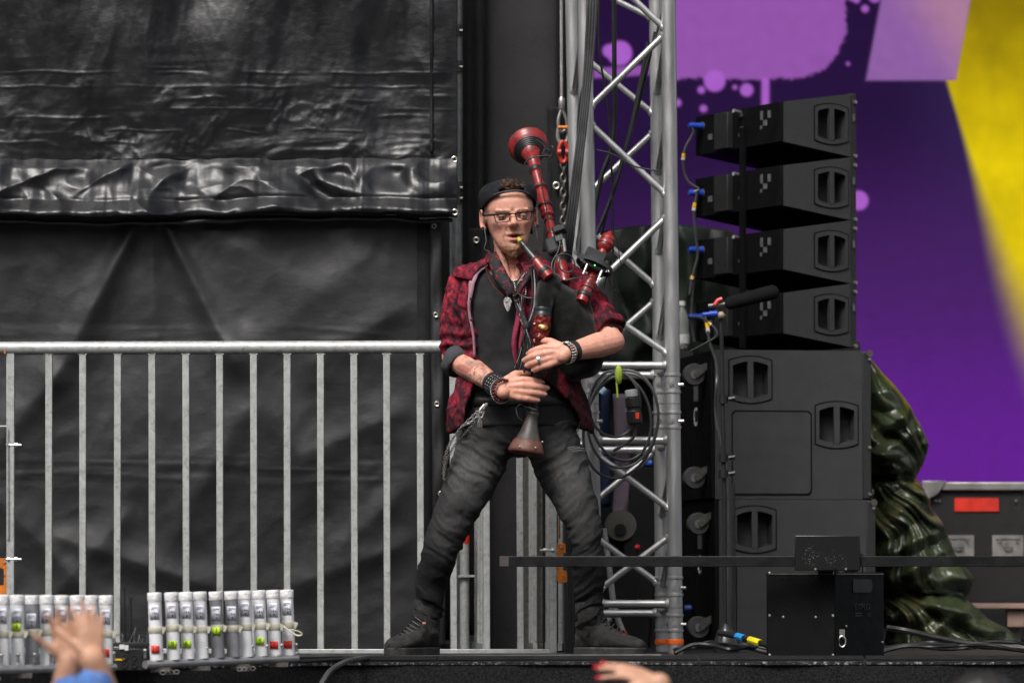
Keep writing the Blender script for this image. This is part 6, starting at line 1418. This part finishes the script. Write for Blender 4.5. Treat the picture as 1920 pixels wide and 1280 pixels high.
strand('cord_necklace', [(930, 480, -.05), (934, 505, -.095), (944, 530, -.128), (953, 548, -.14)], M_cordw, .0016); strand('cord_necklace', [(926, 482, -.05), (931, 512, -.10), (941, 540, -.13), (950, 552, -.14)], M_cordw, .0016)
strand('cord_necklace', [(995, 480, -.04), (985, 510, -.10), (968, 535, -.13), (955, 552, -.142)], M_cordw, .0016); strand('cord_necklace', [(998, 490, -.05), (990, 520, -.11), (972, 545, -.135)], M_cordw, .0018)
strand('silver_necklace', [(946, 518, -.10), (953, 524, -.118), (962, 526, -.122), (975, 522, -.118), (986, 510, -.10)], M_stud, bead=.0034); strand('silver_necklace', [(963, 528, -.125), (966, 540, -.135), (963, 556, -.14), (967, 566, -.14)], M_stud, bead=.0036)
strand('silver_necklace', [(988, 512, -.105), (985, 532, -.13), (986, 548, -.138), (984, 556, -.14)], M_stud, bead=.0040); strand('red_bead_necklace', [(964, 564, -.14), (972, 567, -.143), (980, 563, -.143), (986, 552, -.14)], M_bead, bead=.0028)
pn_ = MB(); oc = [(951, 556), (945, 560), (944, 568), (948, 578), (952, 585), (956, 578), (960, 566), (958, 560), (955, 558)]; pn_.prism([P(x, y, -.150) for x, y in oc], (0, .006, 0)); pn_.build('arrowhead_pendant', mat('hammered_silver', (.5, .49, .47), .3, .85, var=.5, vs=120, bump=1.0, bs=180), man, bevel=.0015)
# scarf: dark bandana round the neck, its ends gathered to the left of the bag's neck
M_scarf, t, b = nodes('bandana'); t.links.new(ramp(t, noise_n(t, 45, 3, None, .5, 1.5), [(.54, (.012, .012, .014)), (.60, (.18, .012, .022)), (.66, (.28, .02, .03))]), b.inputs['Base Color']); b.inputs['Roughness'].default_value = .85
for pl, w_ in (([(924, 476, -.02), (928, 492, -.078), (938, 515, -.112), (950, 535, -.138), (958, 552, -.142)], 11), ([(1004, 472, -.01), (1002, 492, -.075), (992, 515, -.118), (978, 540, -.14), (966, 556, -.144)], 7)):
    pth = bez([P(x, y, Y) for x, y, Y in pl], 8); arr = []
    for k, p in enumerate(pth):
        wv = w_ * U(0) * (.6 + .4 * math.sin(k / len(pth) * 3.1)); arr.append([tuple(p + Vector((u_ * wv, -.012 * (1 - u_ * u_) + .004 * math.sin(k + u_ * 4), u_ * wv * .5))) for u_ in (-1, -.5, 0, .5, 1)])
    m = MB(); m.grid(arr); m.build('scarf', M_scarf, man, solid=.004, sharp=0)
rs_ = random.Random(12)
m = MB(); m.ell(P(987, 612, -.185), (.013, .013, .02)); m.build('cord_knot', M_cordb, man)
for k in range(9): strand('cord', [(962 + 2.6 * k, 552, -.145), (966 + rs_.uniform(0, 14), 575, -.157), (974 + rs_.uniform(0, 12), 595, -.17), (986 + rs_.uniform(-3, 3), 612, -.185)], M_cordw if k % 3 == 0 else M_cordb, rs_.uniform(.0018, .003) if k % 3 else .0013)
for k in range(26):
    x1 = 964 + 2.1 * k; w = lambda a: rs_.uniform(-a, a)
    strand('cord', [(987 + w(4), 612 + w(4), -.186 + w(.008)), (986 + (x1 - 986) * .3 + w(3), 634 + w(6), -.188 + w(.008)), (986 + (x1 - 986) * .65 + w(4), 662 + w(6), -.182 + w(.008)), (x1 + w(3), 695 + w(18), -.170 + w(.012))], M_cordw if k % 4 == 1 else M_cordb, .0012 if k % 4 == 1 else rs_.uniform(.0018, .0036))
for x in (998, 1003, 1008): strand('cord', [(x - 2, 505, -.12), (x, 540, -.165), (x - 2, 575, -.18), (990, 608, -.185)], M_cordw if x == 1003 else M_cordb, .0024)

# ================================================================== BAGPIPES
bp = thing('bagpipes', 'red wooden bagpipes with black velvet bag and strapped on transmitters held by the man', 'bagpipes', P(1040, 700, -.2))
M_vel = mat('black_velvet', (.011, .0118, .0115), .95, var=.55, vs=22, bump=.5, bs=300, sheen=.28, spec=.1)
bgm = MB()
for a, b2_ in (((1030, 545, -.13, .050), (1062, 590, -.095, .090)), ((1062, 590, -.095, .090), (1080, 640, -.075, .096)), ((1080, 640, -.075, .096), (1094, 672, -.07, .070)), ((1052, 632, -.07, .09), (1080, 680, -.07, .062)), ((1028, 535, -.165, .034), (1034, 530, -.16, .036)), ((1028, 535, -.165, .034), (1019, 562, -.185, .031)), ((1019, 562, -.185, .031), (1017, 590, -.195, .029))):
    bgm.caps(P(*a[:3]), P(*b2_[:3]), a[3], b2_[3], 20)
bag = remesh(bgm, .005, 8, 'bag'); cb = getco(bag); setco(bag, cb + getno(bag) * (.004 * fbm(cb[:, 0] * 16, cb[:, 1] * 16, cb[:, 2] * 16, 2))[:, None]); mkobj('bag', bag, M_vel, bp)
M_rw, t, b = nodes('red_wood')
cw = coord(t, (1, 1, .25)); t.links.new(mix(t, ramp(t, noise_n(t, 30, 5, None, .65), [(.48, 0.0), (.64, .85)]), ramp(t, noise_n(t, 40, 4, cw), [(.3, (.20, .010, .012)), (.7, (.34, .018, .017))]), (.085, .02, .018)), b.inputs['Base Color']); b.inputs['Roughness'].default_value = .33; b.inputs['Coat Weight'].default_value = .25; b.inputs['Coat Roughness'].default_value = .2
M_ringb = mat('black_band', (.012, .014, .014), .42); M_dw = mat('dark_wood', (.02, .012, .01), .4)
u0 = U(0)
def pipe(name, a, b2_, prof, mt, bands=(), n=22, k_=1.0):
    prof = [(t_, r_ * k_) for t_, r_ in prof]; bands = [(t_, r_ * k_ * .97, w_ * .8) for t_, r_, w_ in bands]
    a = Vector(a); d_ = (Vector(b2_) - a); L = d_.length; d_.normalize()
    m = MB(); m.lathe(a, d_, [(t_ * L, r_ * u0) for t_, r_ in prof], n); o = m.build(name, mt, bp, sharp=30)
    for t_, r_, w_ in bands: m = MB(); m.lathe(a, d_, [(t_ * L - w_, r_ * u0 * .9), (t_ * L - w_, r_ * u0), (t_ * L - w_ * .5, r_ * u0 * 1.06), (t_ * L + w_ * .5, r_ * u0 * 1.06), (t_ * L + w_, r_ * u0), (t_ * L + w_, r_ * u0 * .9)], n); m.build('band', M_ringb, o)
    return o
DA, DB = P(1060, 530, -.13), P(1000, 302, .16)
def grooves(t0, t1, r, k): 
    out = []
    for i in range(k): t_ = t0 + (t1 - t0) * i / k; w_ = (t1 - t0) / k; out += [(t_, r), (t_ + w_ * .55, r * 1.05), (t_ + w_ * .9, r * 1.02), (t_ + w_ * .95, r * .94)]
    return out
pipe('bass_drone', DA, DB, [(0, 13)] + grooves(.02, .14, 14, 2) + [(.16, 15), (.26, 14), (.30, 12)] + grooves(.31, .42, 13.5, 3) + [(.43, 11), (.53, 10.5), (.54, 15.5)] + grooves(.545, .60, 15, 2) + [(.61, 13.5), (.62, 17), (.64, 17), (.655, 14), (.74, 15), (.76, 12.5), (.77, 16.5), (.785, 16.5), (.80, 11.5), (.90, 12.5), (.91, 15), (.94, 15.5), (.96, 14), (1.0, 16)], M_rw, [(.18, 16.5, .010), (.625, 17.5, .006), (.775, 16.8, .005), (.925, 16, .010), (.50, 12.2, .005), (.40, 14.5, .006)], k_=.78)
bd = (DB - DA).normalized(); bd = (bd * .86 + Vector((-.02, .62, 0))).normalized()
m = MB(); m.lathe(DB - bd * .006, bd, [(0, .021), (.008, .024), (.03, .0235), (.05, .029), (.075, .042), (.092, .058), (.100, .0655), (.104, .067), (.107, .064), (.112, .068), (.122, .0715), (.128, .070), (.126, .062), (.10, .045), (.06, .02)], 36, False); bell = m.build('drone_bell', M_rw, bp, sharp=30)
m = MB()
for k in range(5):
    x_, y_ = frame(bd); c = DB + bd * (.058 + .006 * k); m.tube([c + (x_ * math.cos(a) + y_ * math.sin(a)) * (.036 + .006 * k * .7) for a in [2 * math.pi * q / 26 for q in range(26)]], .0038, 6, closed=True)
tapew = m.build('cable_wrap', M_ringb, bell); tapew['kind'] = 'stuff'
m = MB(); m.box(P(1024, 286, .12), (.026, .03, .03), Matrix.Rotation(.5, 3, 'Y')); m.build('clip_microphone', MT['black_plastic'], bp, bevel=.004)
for pl in ([(1020, 278, .10), (1036, 275, .08), (1037, 290, .08), (1030, 300, .09)], [(1035, 292, .09), (1010, 293, .09), (990, 300, .1), (984, 308, .1), (988, 312, .1)], [(1006, 262, .16), (1018, 270, .13), (1026, 284, .11)], [(1012, 312, .1), (1016, 330, .08), (1015, 345, .07), (1026, 400, -.02), (1030, 430, -.06)]):
    m = MB(); m.tube(bez([P(*q) for q in pl], 6), .0022, 6); m.build('microphone_wire', MT['cable_black'], bp)
# blowpipe
BA, BB = P(971, 446, -.128), P(1023, 512, -.19)
pipe('blowpipe', BA.lerp(BB, .07), BB, [(0, 4), (.05, 6.5), (.18, 9), (.22, 7.5), (.28, 8.5), (.45, 11), (.52, 11.5), (.60, 12)], bpy.data.materials['satin_black'], k_=.74)
pipe('mouthpiece_tip', BA, BB, [(0, 3.2), (.02, 4.2), (.10, 5)], mat('yellow_tip', (.45, .38, .02), .4))
pipe('blowpipe_stock', BA.lerp(BB, .60), BB + (BB - BA) * .12, [(0, 12.5), (.05, 14), (.2, 14.5), (.4, 14), (.45, 15), (.8, 15), (1, 14)], M_rw, [(.08, 14.5, .004), (.68, 15.8, .010)], k_=.74)
# treble drone with its knob
TA, TB = P(1090, 566, -.165), P(1142, 443, -.05)
pipe('small_drone', TA, TB, [(0, 14), (.10, 15), (.12, 16)] + grooves(.14, .30, 15, 3) + [(.31, 14), (.44, 13), (.5, 11), (.78, 10), (.80, 15), (.84, 18.5), (.90, 19.5), (.93, 17.5), (.95, 18), (1.0, 15), (1.03, 9), (1.06, 6)], M_rw, [(.10, 17, .010), (.20, 16, .003), (.86, 19.6, .002), (.93, 18, .002)], k_=.78)
TD = (TB - TA).normalized(); tc = TA.lerp(TB, .60); x_ = Vector((1, .1, -.25)); x_ = (x_ - TD * x_.dot(TD)).normalized(); y_ = TD.cross(x_); TRm = Matrix((x_, y_, TD)).transposed()
tm = thing('transmitter', 'black wireless transmitter strapped to the small drone with a green light', 'transmitter', tc)
m = MB(); m.box(tc + Vector((-.012, -.03, -.01)), (.085, .05, .052), TRm); m.build('case', MT['black_plastic'], tm, bevel=.006)
M_strap = mat('velcro_strap', (.024, .025, .027), .75, bump=.15, bs=260)
m = MB(); m.rings([[tc + Vector((-.012, -.03, -.01)) + TRm @ Vector((math.cos(a) * (.060 + o_), math.sin(a) * (.040 + o_), z_)) for a in [2 * math.pi * k / 30 for k in range(30)]] for z_, o_ in ((-.010, 0), (-.012, .004), (.004, .005), (.006, 0))], True, False); m.build('strap', M_strap, tm)
m = MB(); m.box(tc + Vector((-.010, -.046, .022)), (.07, .02, .036), TRm); m.build('pouch', M_strap, tm, bevel=.004)
for dx in (-.028, .026): m = MB(); c = tc + Vector((-.012, -.058, -.022)) + TRm @ Vector((dx, 0, 0)); m.cyl(c, c - TD * .026, .0048, 10); m.cyl(c - TD * .026, c - TD * .04, .0032, 8); m.build('jack', MT['steel'], tm)
m = MB(); m.ell(tc + Vector((-.012, -.060, -.014)), .0022); m.build('light', mat('green_light', (.1, .9, .15), .3, emit=2.5), tm)
# transmitter on the bass drone
t2 = thing('transmitter', 'black wireless transmitter pouch strapped to the bass drone beside his ear', 'transmitter', P(1045, 450, -.1))
dD = (DB - DA).normalized(); x_ = Vector((1, -.2, .35)); x_ = (x_ - dD * x_.dot(dD)).normalized(); R2 = Matrix((x_, dD.cross(x_), dD)).transposed()
m = MB(); m.box(P(1048, 441, -.075), (.034, .03, .07), R2); m.build('case', MT['black_plastic'], t2, bevel=.005)
m = MB(); m.box(P(1050, 432, -.085), (.042, .034, .022), R2); m.build('strap', M_strap, t2, bevel=.004)
m = MB(); m.box(P(1036, 462, -.085), (.042, .032, .066), R2); m.build('foam_pouch', M_strap, t2, bevel=.010)
m = MB(); m.cyl(P(1056, 448, -.10), P(1059, 472, -.105), .0065, 10); m.build('jack', MT['steel'], t2); m = MB(); m.cyl(P(1047, 442, -.10), P(1050, 456, -.10), .004, 8); m.build('jack', MT['steel'], t2)
for i_, pl in enumerate(([(1050, 456, -.1), (1046, 472, -.12), (1036, 490, -.14), (1034, 505, -.15), (1036, 520, -.16)], [(1059, 472, -.105), (1046, 480, -.13), (1040, 495, -.15), (1040, 512, -.16)], [(1040, 482, -.15), (1055, 476, -.15), (1070, 480, -.15), (1078, 495, -.15), (1072, 508, -.15), (1058, 510, -.15), (1048, 498, -.15), (1050, 485, -.15)], [(1128, 515, -.13), (1108, 519, -.16), (1080, 521, -.19), (1060, 526, -.20)], [(1040, 514, -.20), (1028, 500, -.20), (1008, 495, -.19), (990, 502, -.18), (975, 520, -.17), (968, 535, -.165), (972, 550, -.165), (985, 557, -.17), (998, 559, -.18)], [(1142, 440, -.05), (1148, 435, -.06), (1150, 442, -.06), (1158, 450, -.06), (1162, 485, -.05), (1168, 502, -.04)], [(1145, 500, -.08), (1155, 530, -.08), (1162, 550, -.08), (1170, 565, -.07)], [(1132, 510, -.1), (1140, 520, -.1), (1148, 540, -.1), (1155, 545, -.1)], [(1140, 503, -.1), (1137, 520, -.11), (1132, 540, -.11)])):
    m = MB(); m.tube(bez([P(*q) for q in pl], 8), .0022 if i_ not in (5, 6) else .0016, 6); m.build('signal_wire', MT['cable'] if i_ in (0, 1, 3, 4) else MT['cable_black'], bp)
# chanter: stock carved as a head, pipe, bell
SA, SB = P(1017, 594, -.200), P(1014, 640, -.205)
pipe('stock_collar', P(1018, 578, -.196), SA, [(0, 17), (.1, 17.5), (.5, 16.5), (.55, 17), (1, 17.5)], M_ringb)
hd = MB(); hd.caps(SA, SA.lerp(SB, .5), .031, .031, 18); hd.caps(SA.lerp(SB, .5), SB, .031, .022, 18); hd.ell(P(1022, 614, -.222), (.016, .014, .010)); hd.ell(P(1012, 632, -.222), (.018, .015, .012)); hd.ell(P(1003, 608, -.215), (.008, .012, .008)); hdm = remesh(hd, .003, 3, 'carved_head')
ch_ = hdm; co_ = getco(ch_); setco(ch_, co_ + getno(ch_) * (.0022 * fbm(co_[:, 0] * 70, co_[:, 1] * 70, co_[:, 2] * 70, 2))[:, None]); hob = mkobj('carved_head', hdm, mat('dark_red_lacquer', (.13, .012, .010), .18, var=.5, vs=60), bp)
rot = Matrix.Rotation(R(14), 3, 'Y')
m = MB(); m.ell(P(1018, 613, -.234), (.0165, .004, .0088), rot); m.build('eye_setting', mat('gold', (.55, .32, .04), .3, .6), hob)
m = MB(); m.ell(P(1018, 613, -.2385), (.0068, .003, .0062)); m.build('eye_stone', mat('stone', (.65, .62, .52), .15), hob); m = MB(); m.ell(P(1002, 607, -.224), (.0045, .003, .003)); m.build('inlay', M_stud, hob)
CA, CB = P(1014, 640, -.2), P(999, 772, -.160)
pipe('chanter', CA, CB, [(0, 8), (.05, 9.5), (.1, 7), (.5, 7.2), (.85, 8), (.95, 9), (1, 11)], M_dw, [(.97, 11.5, .004)])
BD = P(986, 850, -.175) - CB
M_bellm, t, b = nodes('worn_bell'); gz_ = N(t, 'ShaderNodeTexNoise', Scale=30.0, Detail=5.0); t.links.new(coord(t), gz_.inputs['Vector']); t.links.new(ramp(t, gz_.outputs['Fac'], [(.35, (.035, .034, .033)), (.60, (.055, .05, .048)), (.72, (.13, .055, .03))]), b.inputs['Base Color']); b.inputs['Roughness'].default_value = .5
pipe('chanter_bell', CB, CB + BD, [(0, 11), (.06, 12.5), (.12, 11), (.30, 13.5), (.50, 18), (.68, 24), (.72, 26)], M_bellm)
m = MB(); L_ = BD.length; m.lathe(CB, BD, [(.70 * L_, 26 * u0), (.72 * L_, 27.5 * u0), (.80 * L_, 30 * u0), (.93 * L_, 33.5 * u0), (.97 * L_, 33.5 * u0), (1.0 * L_, 32 * u0), (.96 * L_, 28 * u0), (.8 * L_, 22 * u0)], 30, False); br_ = m.build('bell_rim', mat('rust_rim', (.115, .045, .03), .55, var=.4, vs=40), bp)
for x, y in ((975, 837), (1004, 839), (1017, 828)): m = MB(); m.ell(P(x, y, -.175 - .055), .0036, nu=8, nv=6); m.build('rivet', MT['brass'], br_)
m = MB(); m.tube(bez([P(1006, 768, -.2), P(984, 762, -.2), P(976, 758, -.21), P(968, 766, -.21), P(972, 782, -.215), P(980, 788, -.215)], 6), .0022, 6); m.build('pickup_wire', MT['cable_black'], bp)
# ================================================================== AUDIENCE in front of the stage
def crowd_body(mb, x, Y, head_top, face=1):
    z = head_top
    mb.ell((x, Y, z - .12), (.078, .098, .118)); mb.caps((x, Y + .01, z - .2), (x, Y + .01, z - .32), .055, .06)
    mb.ell((x, Y + .01, z - .48), (.20, .11, .18)); mb.caps((x, Y + .01, z - .5), (x, Y + .01, z - .85), .15, .15, 16)
    for s in (-1, 1): mb.caps((x + s * .09, Y, z - .85), (x + s * .1, Y, -1.53), .09, .055); mb.caps((x + s * .1, Y - .0, -1.55), (x + s * .1, Y + .12, -1.565), .04, .03)
def clothing(mb, x, Y, z):
    mb.ell((x, Y + .01, z - .47), (.225, .135, .19)); mb.caps((x, Y + .01, z - .5), (x, Y + .01, z - .88), .175, .175, 18)
M_skin2 = mat('crowd_skin', (.52, .28, .18), .5, var=.08, vs=30, bump=.1, bs=200)
M_denim = mat('blue_sleeve', (.06, .15, .40), .8, var=.25, vs=30, bump=.3, bs=200, dirt=((.16, .24, .46), 24)); M_dark = mat('dark_jacket', (.015, .015, .017), .85); M_hairb = mat('crowd_hair', (.012, .009, .008), .5, var=.4, vs=120)
def hairdo(x, Y, z, parent):
    m = MB(); m.ell((x, Y - .012, z - .105), (.092, .108, .112), nu=26, nv=18); me = remesh(m, .008, 2, 'hair'); c_ = getco(me); setco(me, c_ + getno(me) * (.006 * ridge(c_[:, 0] * 60, c_[:, 1] * 30, c_[:, 2] * 14, 2))[:, None]); mkobj('hair', me, M_hairb, parent)
# 1: clapping
Yc1 = -5.2; p1 = thing('person', 'audience member in a blue sleeve clapping raised hands at the lower left', 'person', (P(150, 1280, Yc1).x, Yc1, -1.6))
mb = MB(); bx = P(175, 1280, Yc1).x; crowd_body(mb, bx, Yc1 - .1, -.07)
wa, wb_ = P(174, 1236, Yc1), P(132, 1244, Yc1 + .07)
for s, w_ in ((1, wa), (-1, wb_)):
    sh = Vector((bx + s * .19, Yc1 - .08, -.38)); el = Vector((bx + s * .17, Yc1 + .16, -.42)); mb.caps(sh, el, .05, .045); mb.caps(el, w_, .045, .030)
t1 = hand(mb, wa, (-.10, .15, 1), (.45, -1, 0.15), (-.9, -.3, .1), [(.12, .12, .1, .13), (.08, .1, .08, .03), (.1, .12, .1, -.07), (.15, .15, .1, -.20)], .82, (.7, .3), .98)
t2_ = hand(mb, wb_, (-.16, .0, 1), (-.25, 1, 0.1), (-.9, -.35, .0), [(.15, .15, .1, .16), (.12, .12, .1, .05), (.12, .12, .1, -.08), (.15, .15, .1, -.22)], .80, (.8, .2), 1.0)
mkobj('body', remesh(mb, .0055, 3, 'body'), M_skin2, p1)
cl_ = MB(); clothing(cl_, bx, Yc1 - .1, -.07)
for s, w_ in ((1, wa), (-1, wb_)):
    sh = Vector((bx + s * .19, Yc1 - .08, -.38)); el = Vector((bx + s * .17, Yc1 + .16, -.42)); cl_.caps(sh, el, .075, .07); cl_.caps(el, w_ - Vector((0, 0, .062)), .066, .046)
cm = remesh(cl_, .009, 3, 'shirt'); c_ = getco(cm); setco(cm, c_ + getno(cm) * (.006 * fbm(c_[:, 0] * 22, c_[:, 1] * 22, c_[:, 2] * 22, 2))[:, None]); mkobj('shirt', cm, M_denim, p1); hairdo(bx, Yc1 - .1, -.07, p1)
# 2: hand with red nails
Yc2 = -5.0; p2 = thing('person', 'audience member raising a hand with red fingernails at the bottom edge', 'person', (P(1280, 1280, Yc2).x, Yc2, -1.6))
mb = MB(); bx = P(1330, 1280, Yc2).x; crowd_body(mb, bx, Yc2 - .05, -.10); w2_ = P(1236, 1282, Yc2)
sh = Vector((bx - .19, Yc2 - .03, -.42)); el = Vector((bx - .16, Yc2 + .2, -.45)); mb.caps(sh, el, .05, .045); mb.caps(el, w2_, .045, .027)
sh2 = Vector((bx + .19, Yc2 - .03, -.42)); mb.caps(sh2, sh2 + Vector((.05, .02, -.3)), .05, .04); mb.caps(sh2 + Vector((.05, .02, -.3)), sh2 + Vector((.05, .1, -.54)), .04, .03)
tn = hand(mb, w2_, (-1, .1, .42), (.15, -.5, 1), (.2, -.9, -.3), [(.22, .2, .15, .22), (.16, .15, .1, .06), (.14, .15, .1, -.10), (.2, .2, .15, -.26)], .88, (.5, .2), 1.0)
mkobj('body', remesh(mb, .0055, 3, 'body'), M_skin2, p2)
M_rnail = mat('red_nail', (.62, .012, .03), .2)
for p, dv, up_, r, t_ in tn: m = MB(); m.ell(p + up_ * r * .55 + dv * r * .5, (r * .8, r * 1.25, r * .55), Matrix((t_, dv, up_)).transposed(), 10, 6); m.build('red_fingernail', M_rnail, p2)
cl_ = MB(); clothing(cl_, bx, Yc2 - .05, -.10); cl_.caps(sh, el, .07, .062); cl_.caps(el, el.lerp(w2_, .6), .06, .05); cl_.caps(sh2, sh2 + Vector((.05, .02, -.3)), .07, .06)
mkobj('jacket', remesh(cl_, .01, 3, 'jacket'), M_dark, p2); hairdo(bx, Yc2 - .05, -.10, p2)
# 3: top of a dark-haired head at the bottom right
Yc3 = -5.4; zz = P(1842, 1261, Yc3).z; p3 = thing('person', 'audience member whose dark hair just shows at the bottom right edge', 'person', (P(1842, 1280, Yc3).x, Yc3, -1.6))
mb = MB(); bx = P(1842, 1280, Yc3).x; crowd_body(mb, bx, Yc3, zz - .006)
for s in (-1, 1): a = Vector((bx + s * .2, Yc3, zz - .38)); mb.caps(a, a + Vector((s * .05, 0, -.3)), .05, .04); mb.caps(a + Vector((s * .05, 0, -.3)), a + Vector((s * .04, .08, -.55)), .04, .03)
mkobj('body', remesh(mb, .008, 3, 'body'), M_skin2, p3); cl_ = MB(); clothing(cl_, bx, Yc3, zz); mkobj('jacket', remesh(cl_, .012, 3, 'jacket'), M_dark, p3); hairdo(bx, Yc3, zz - .006, p3)
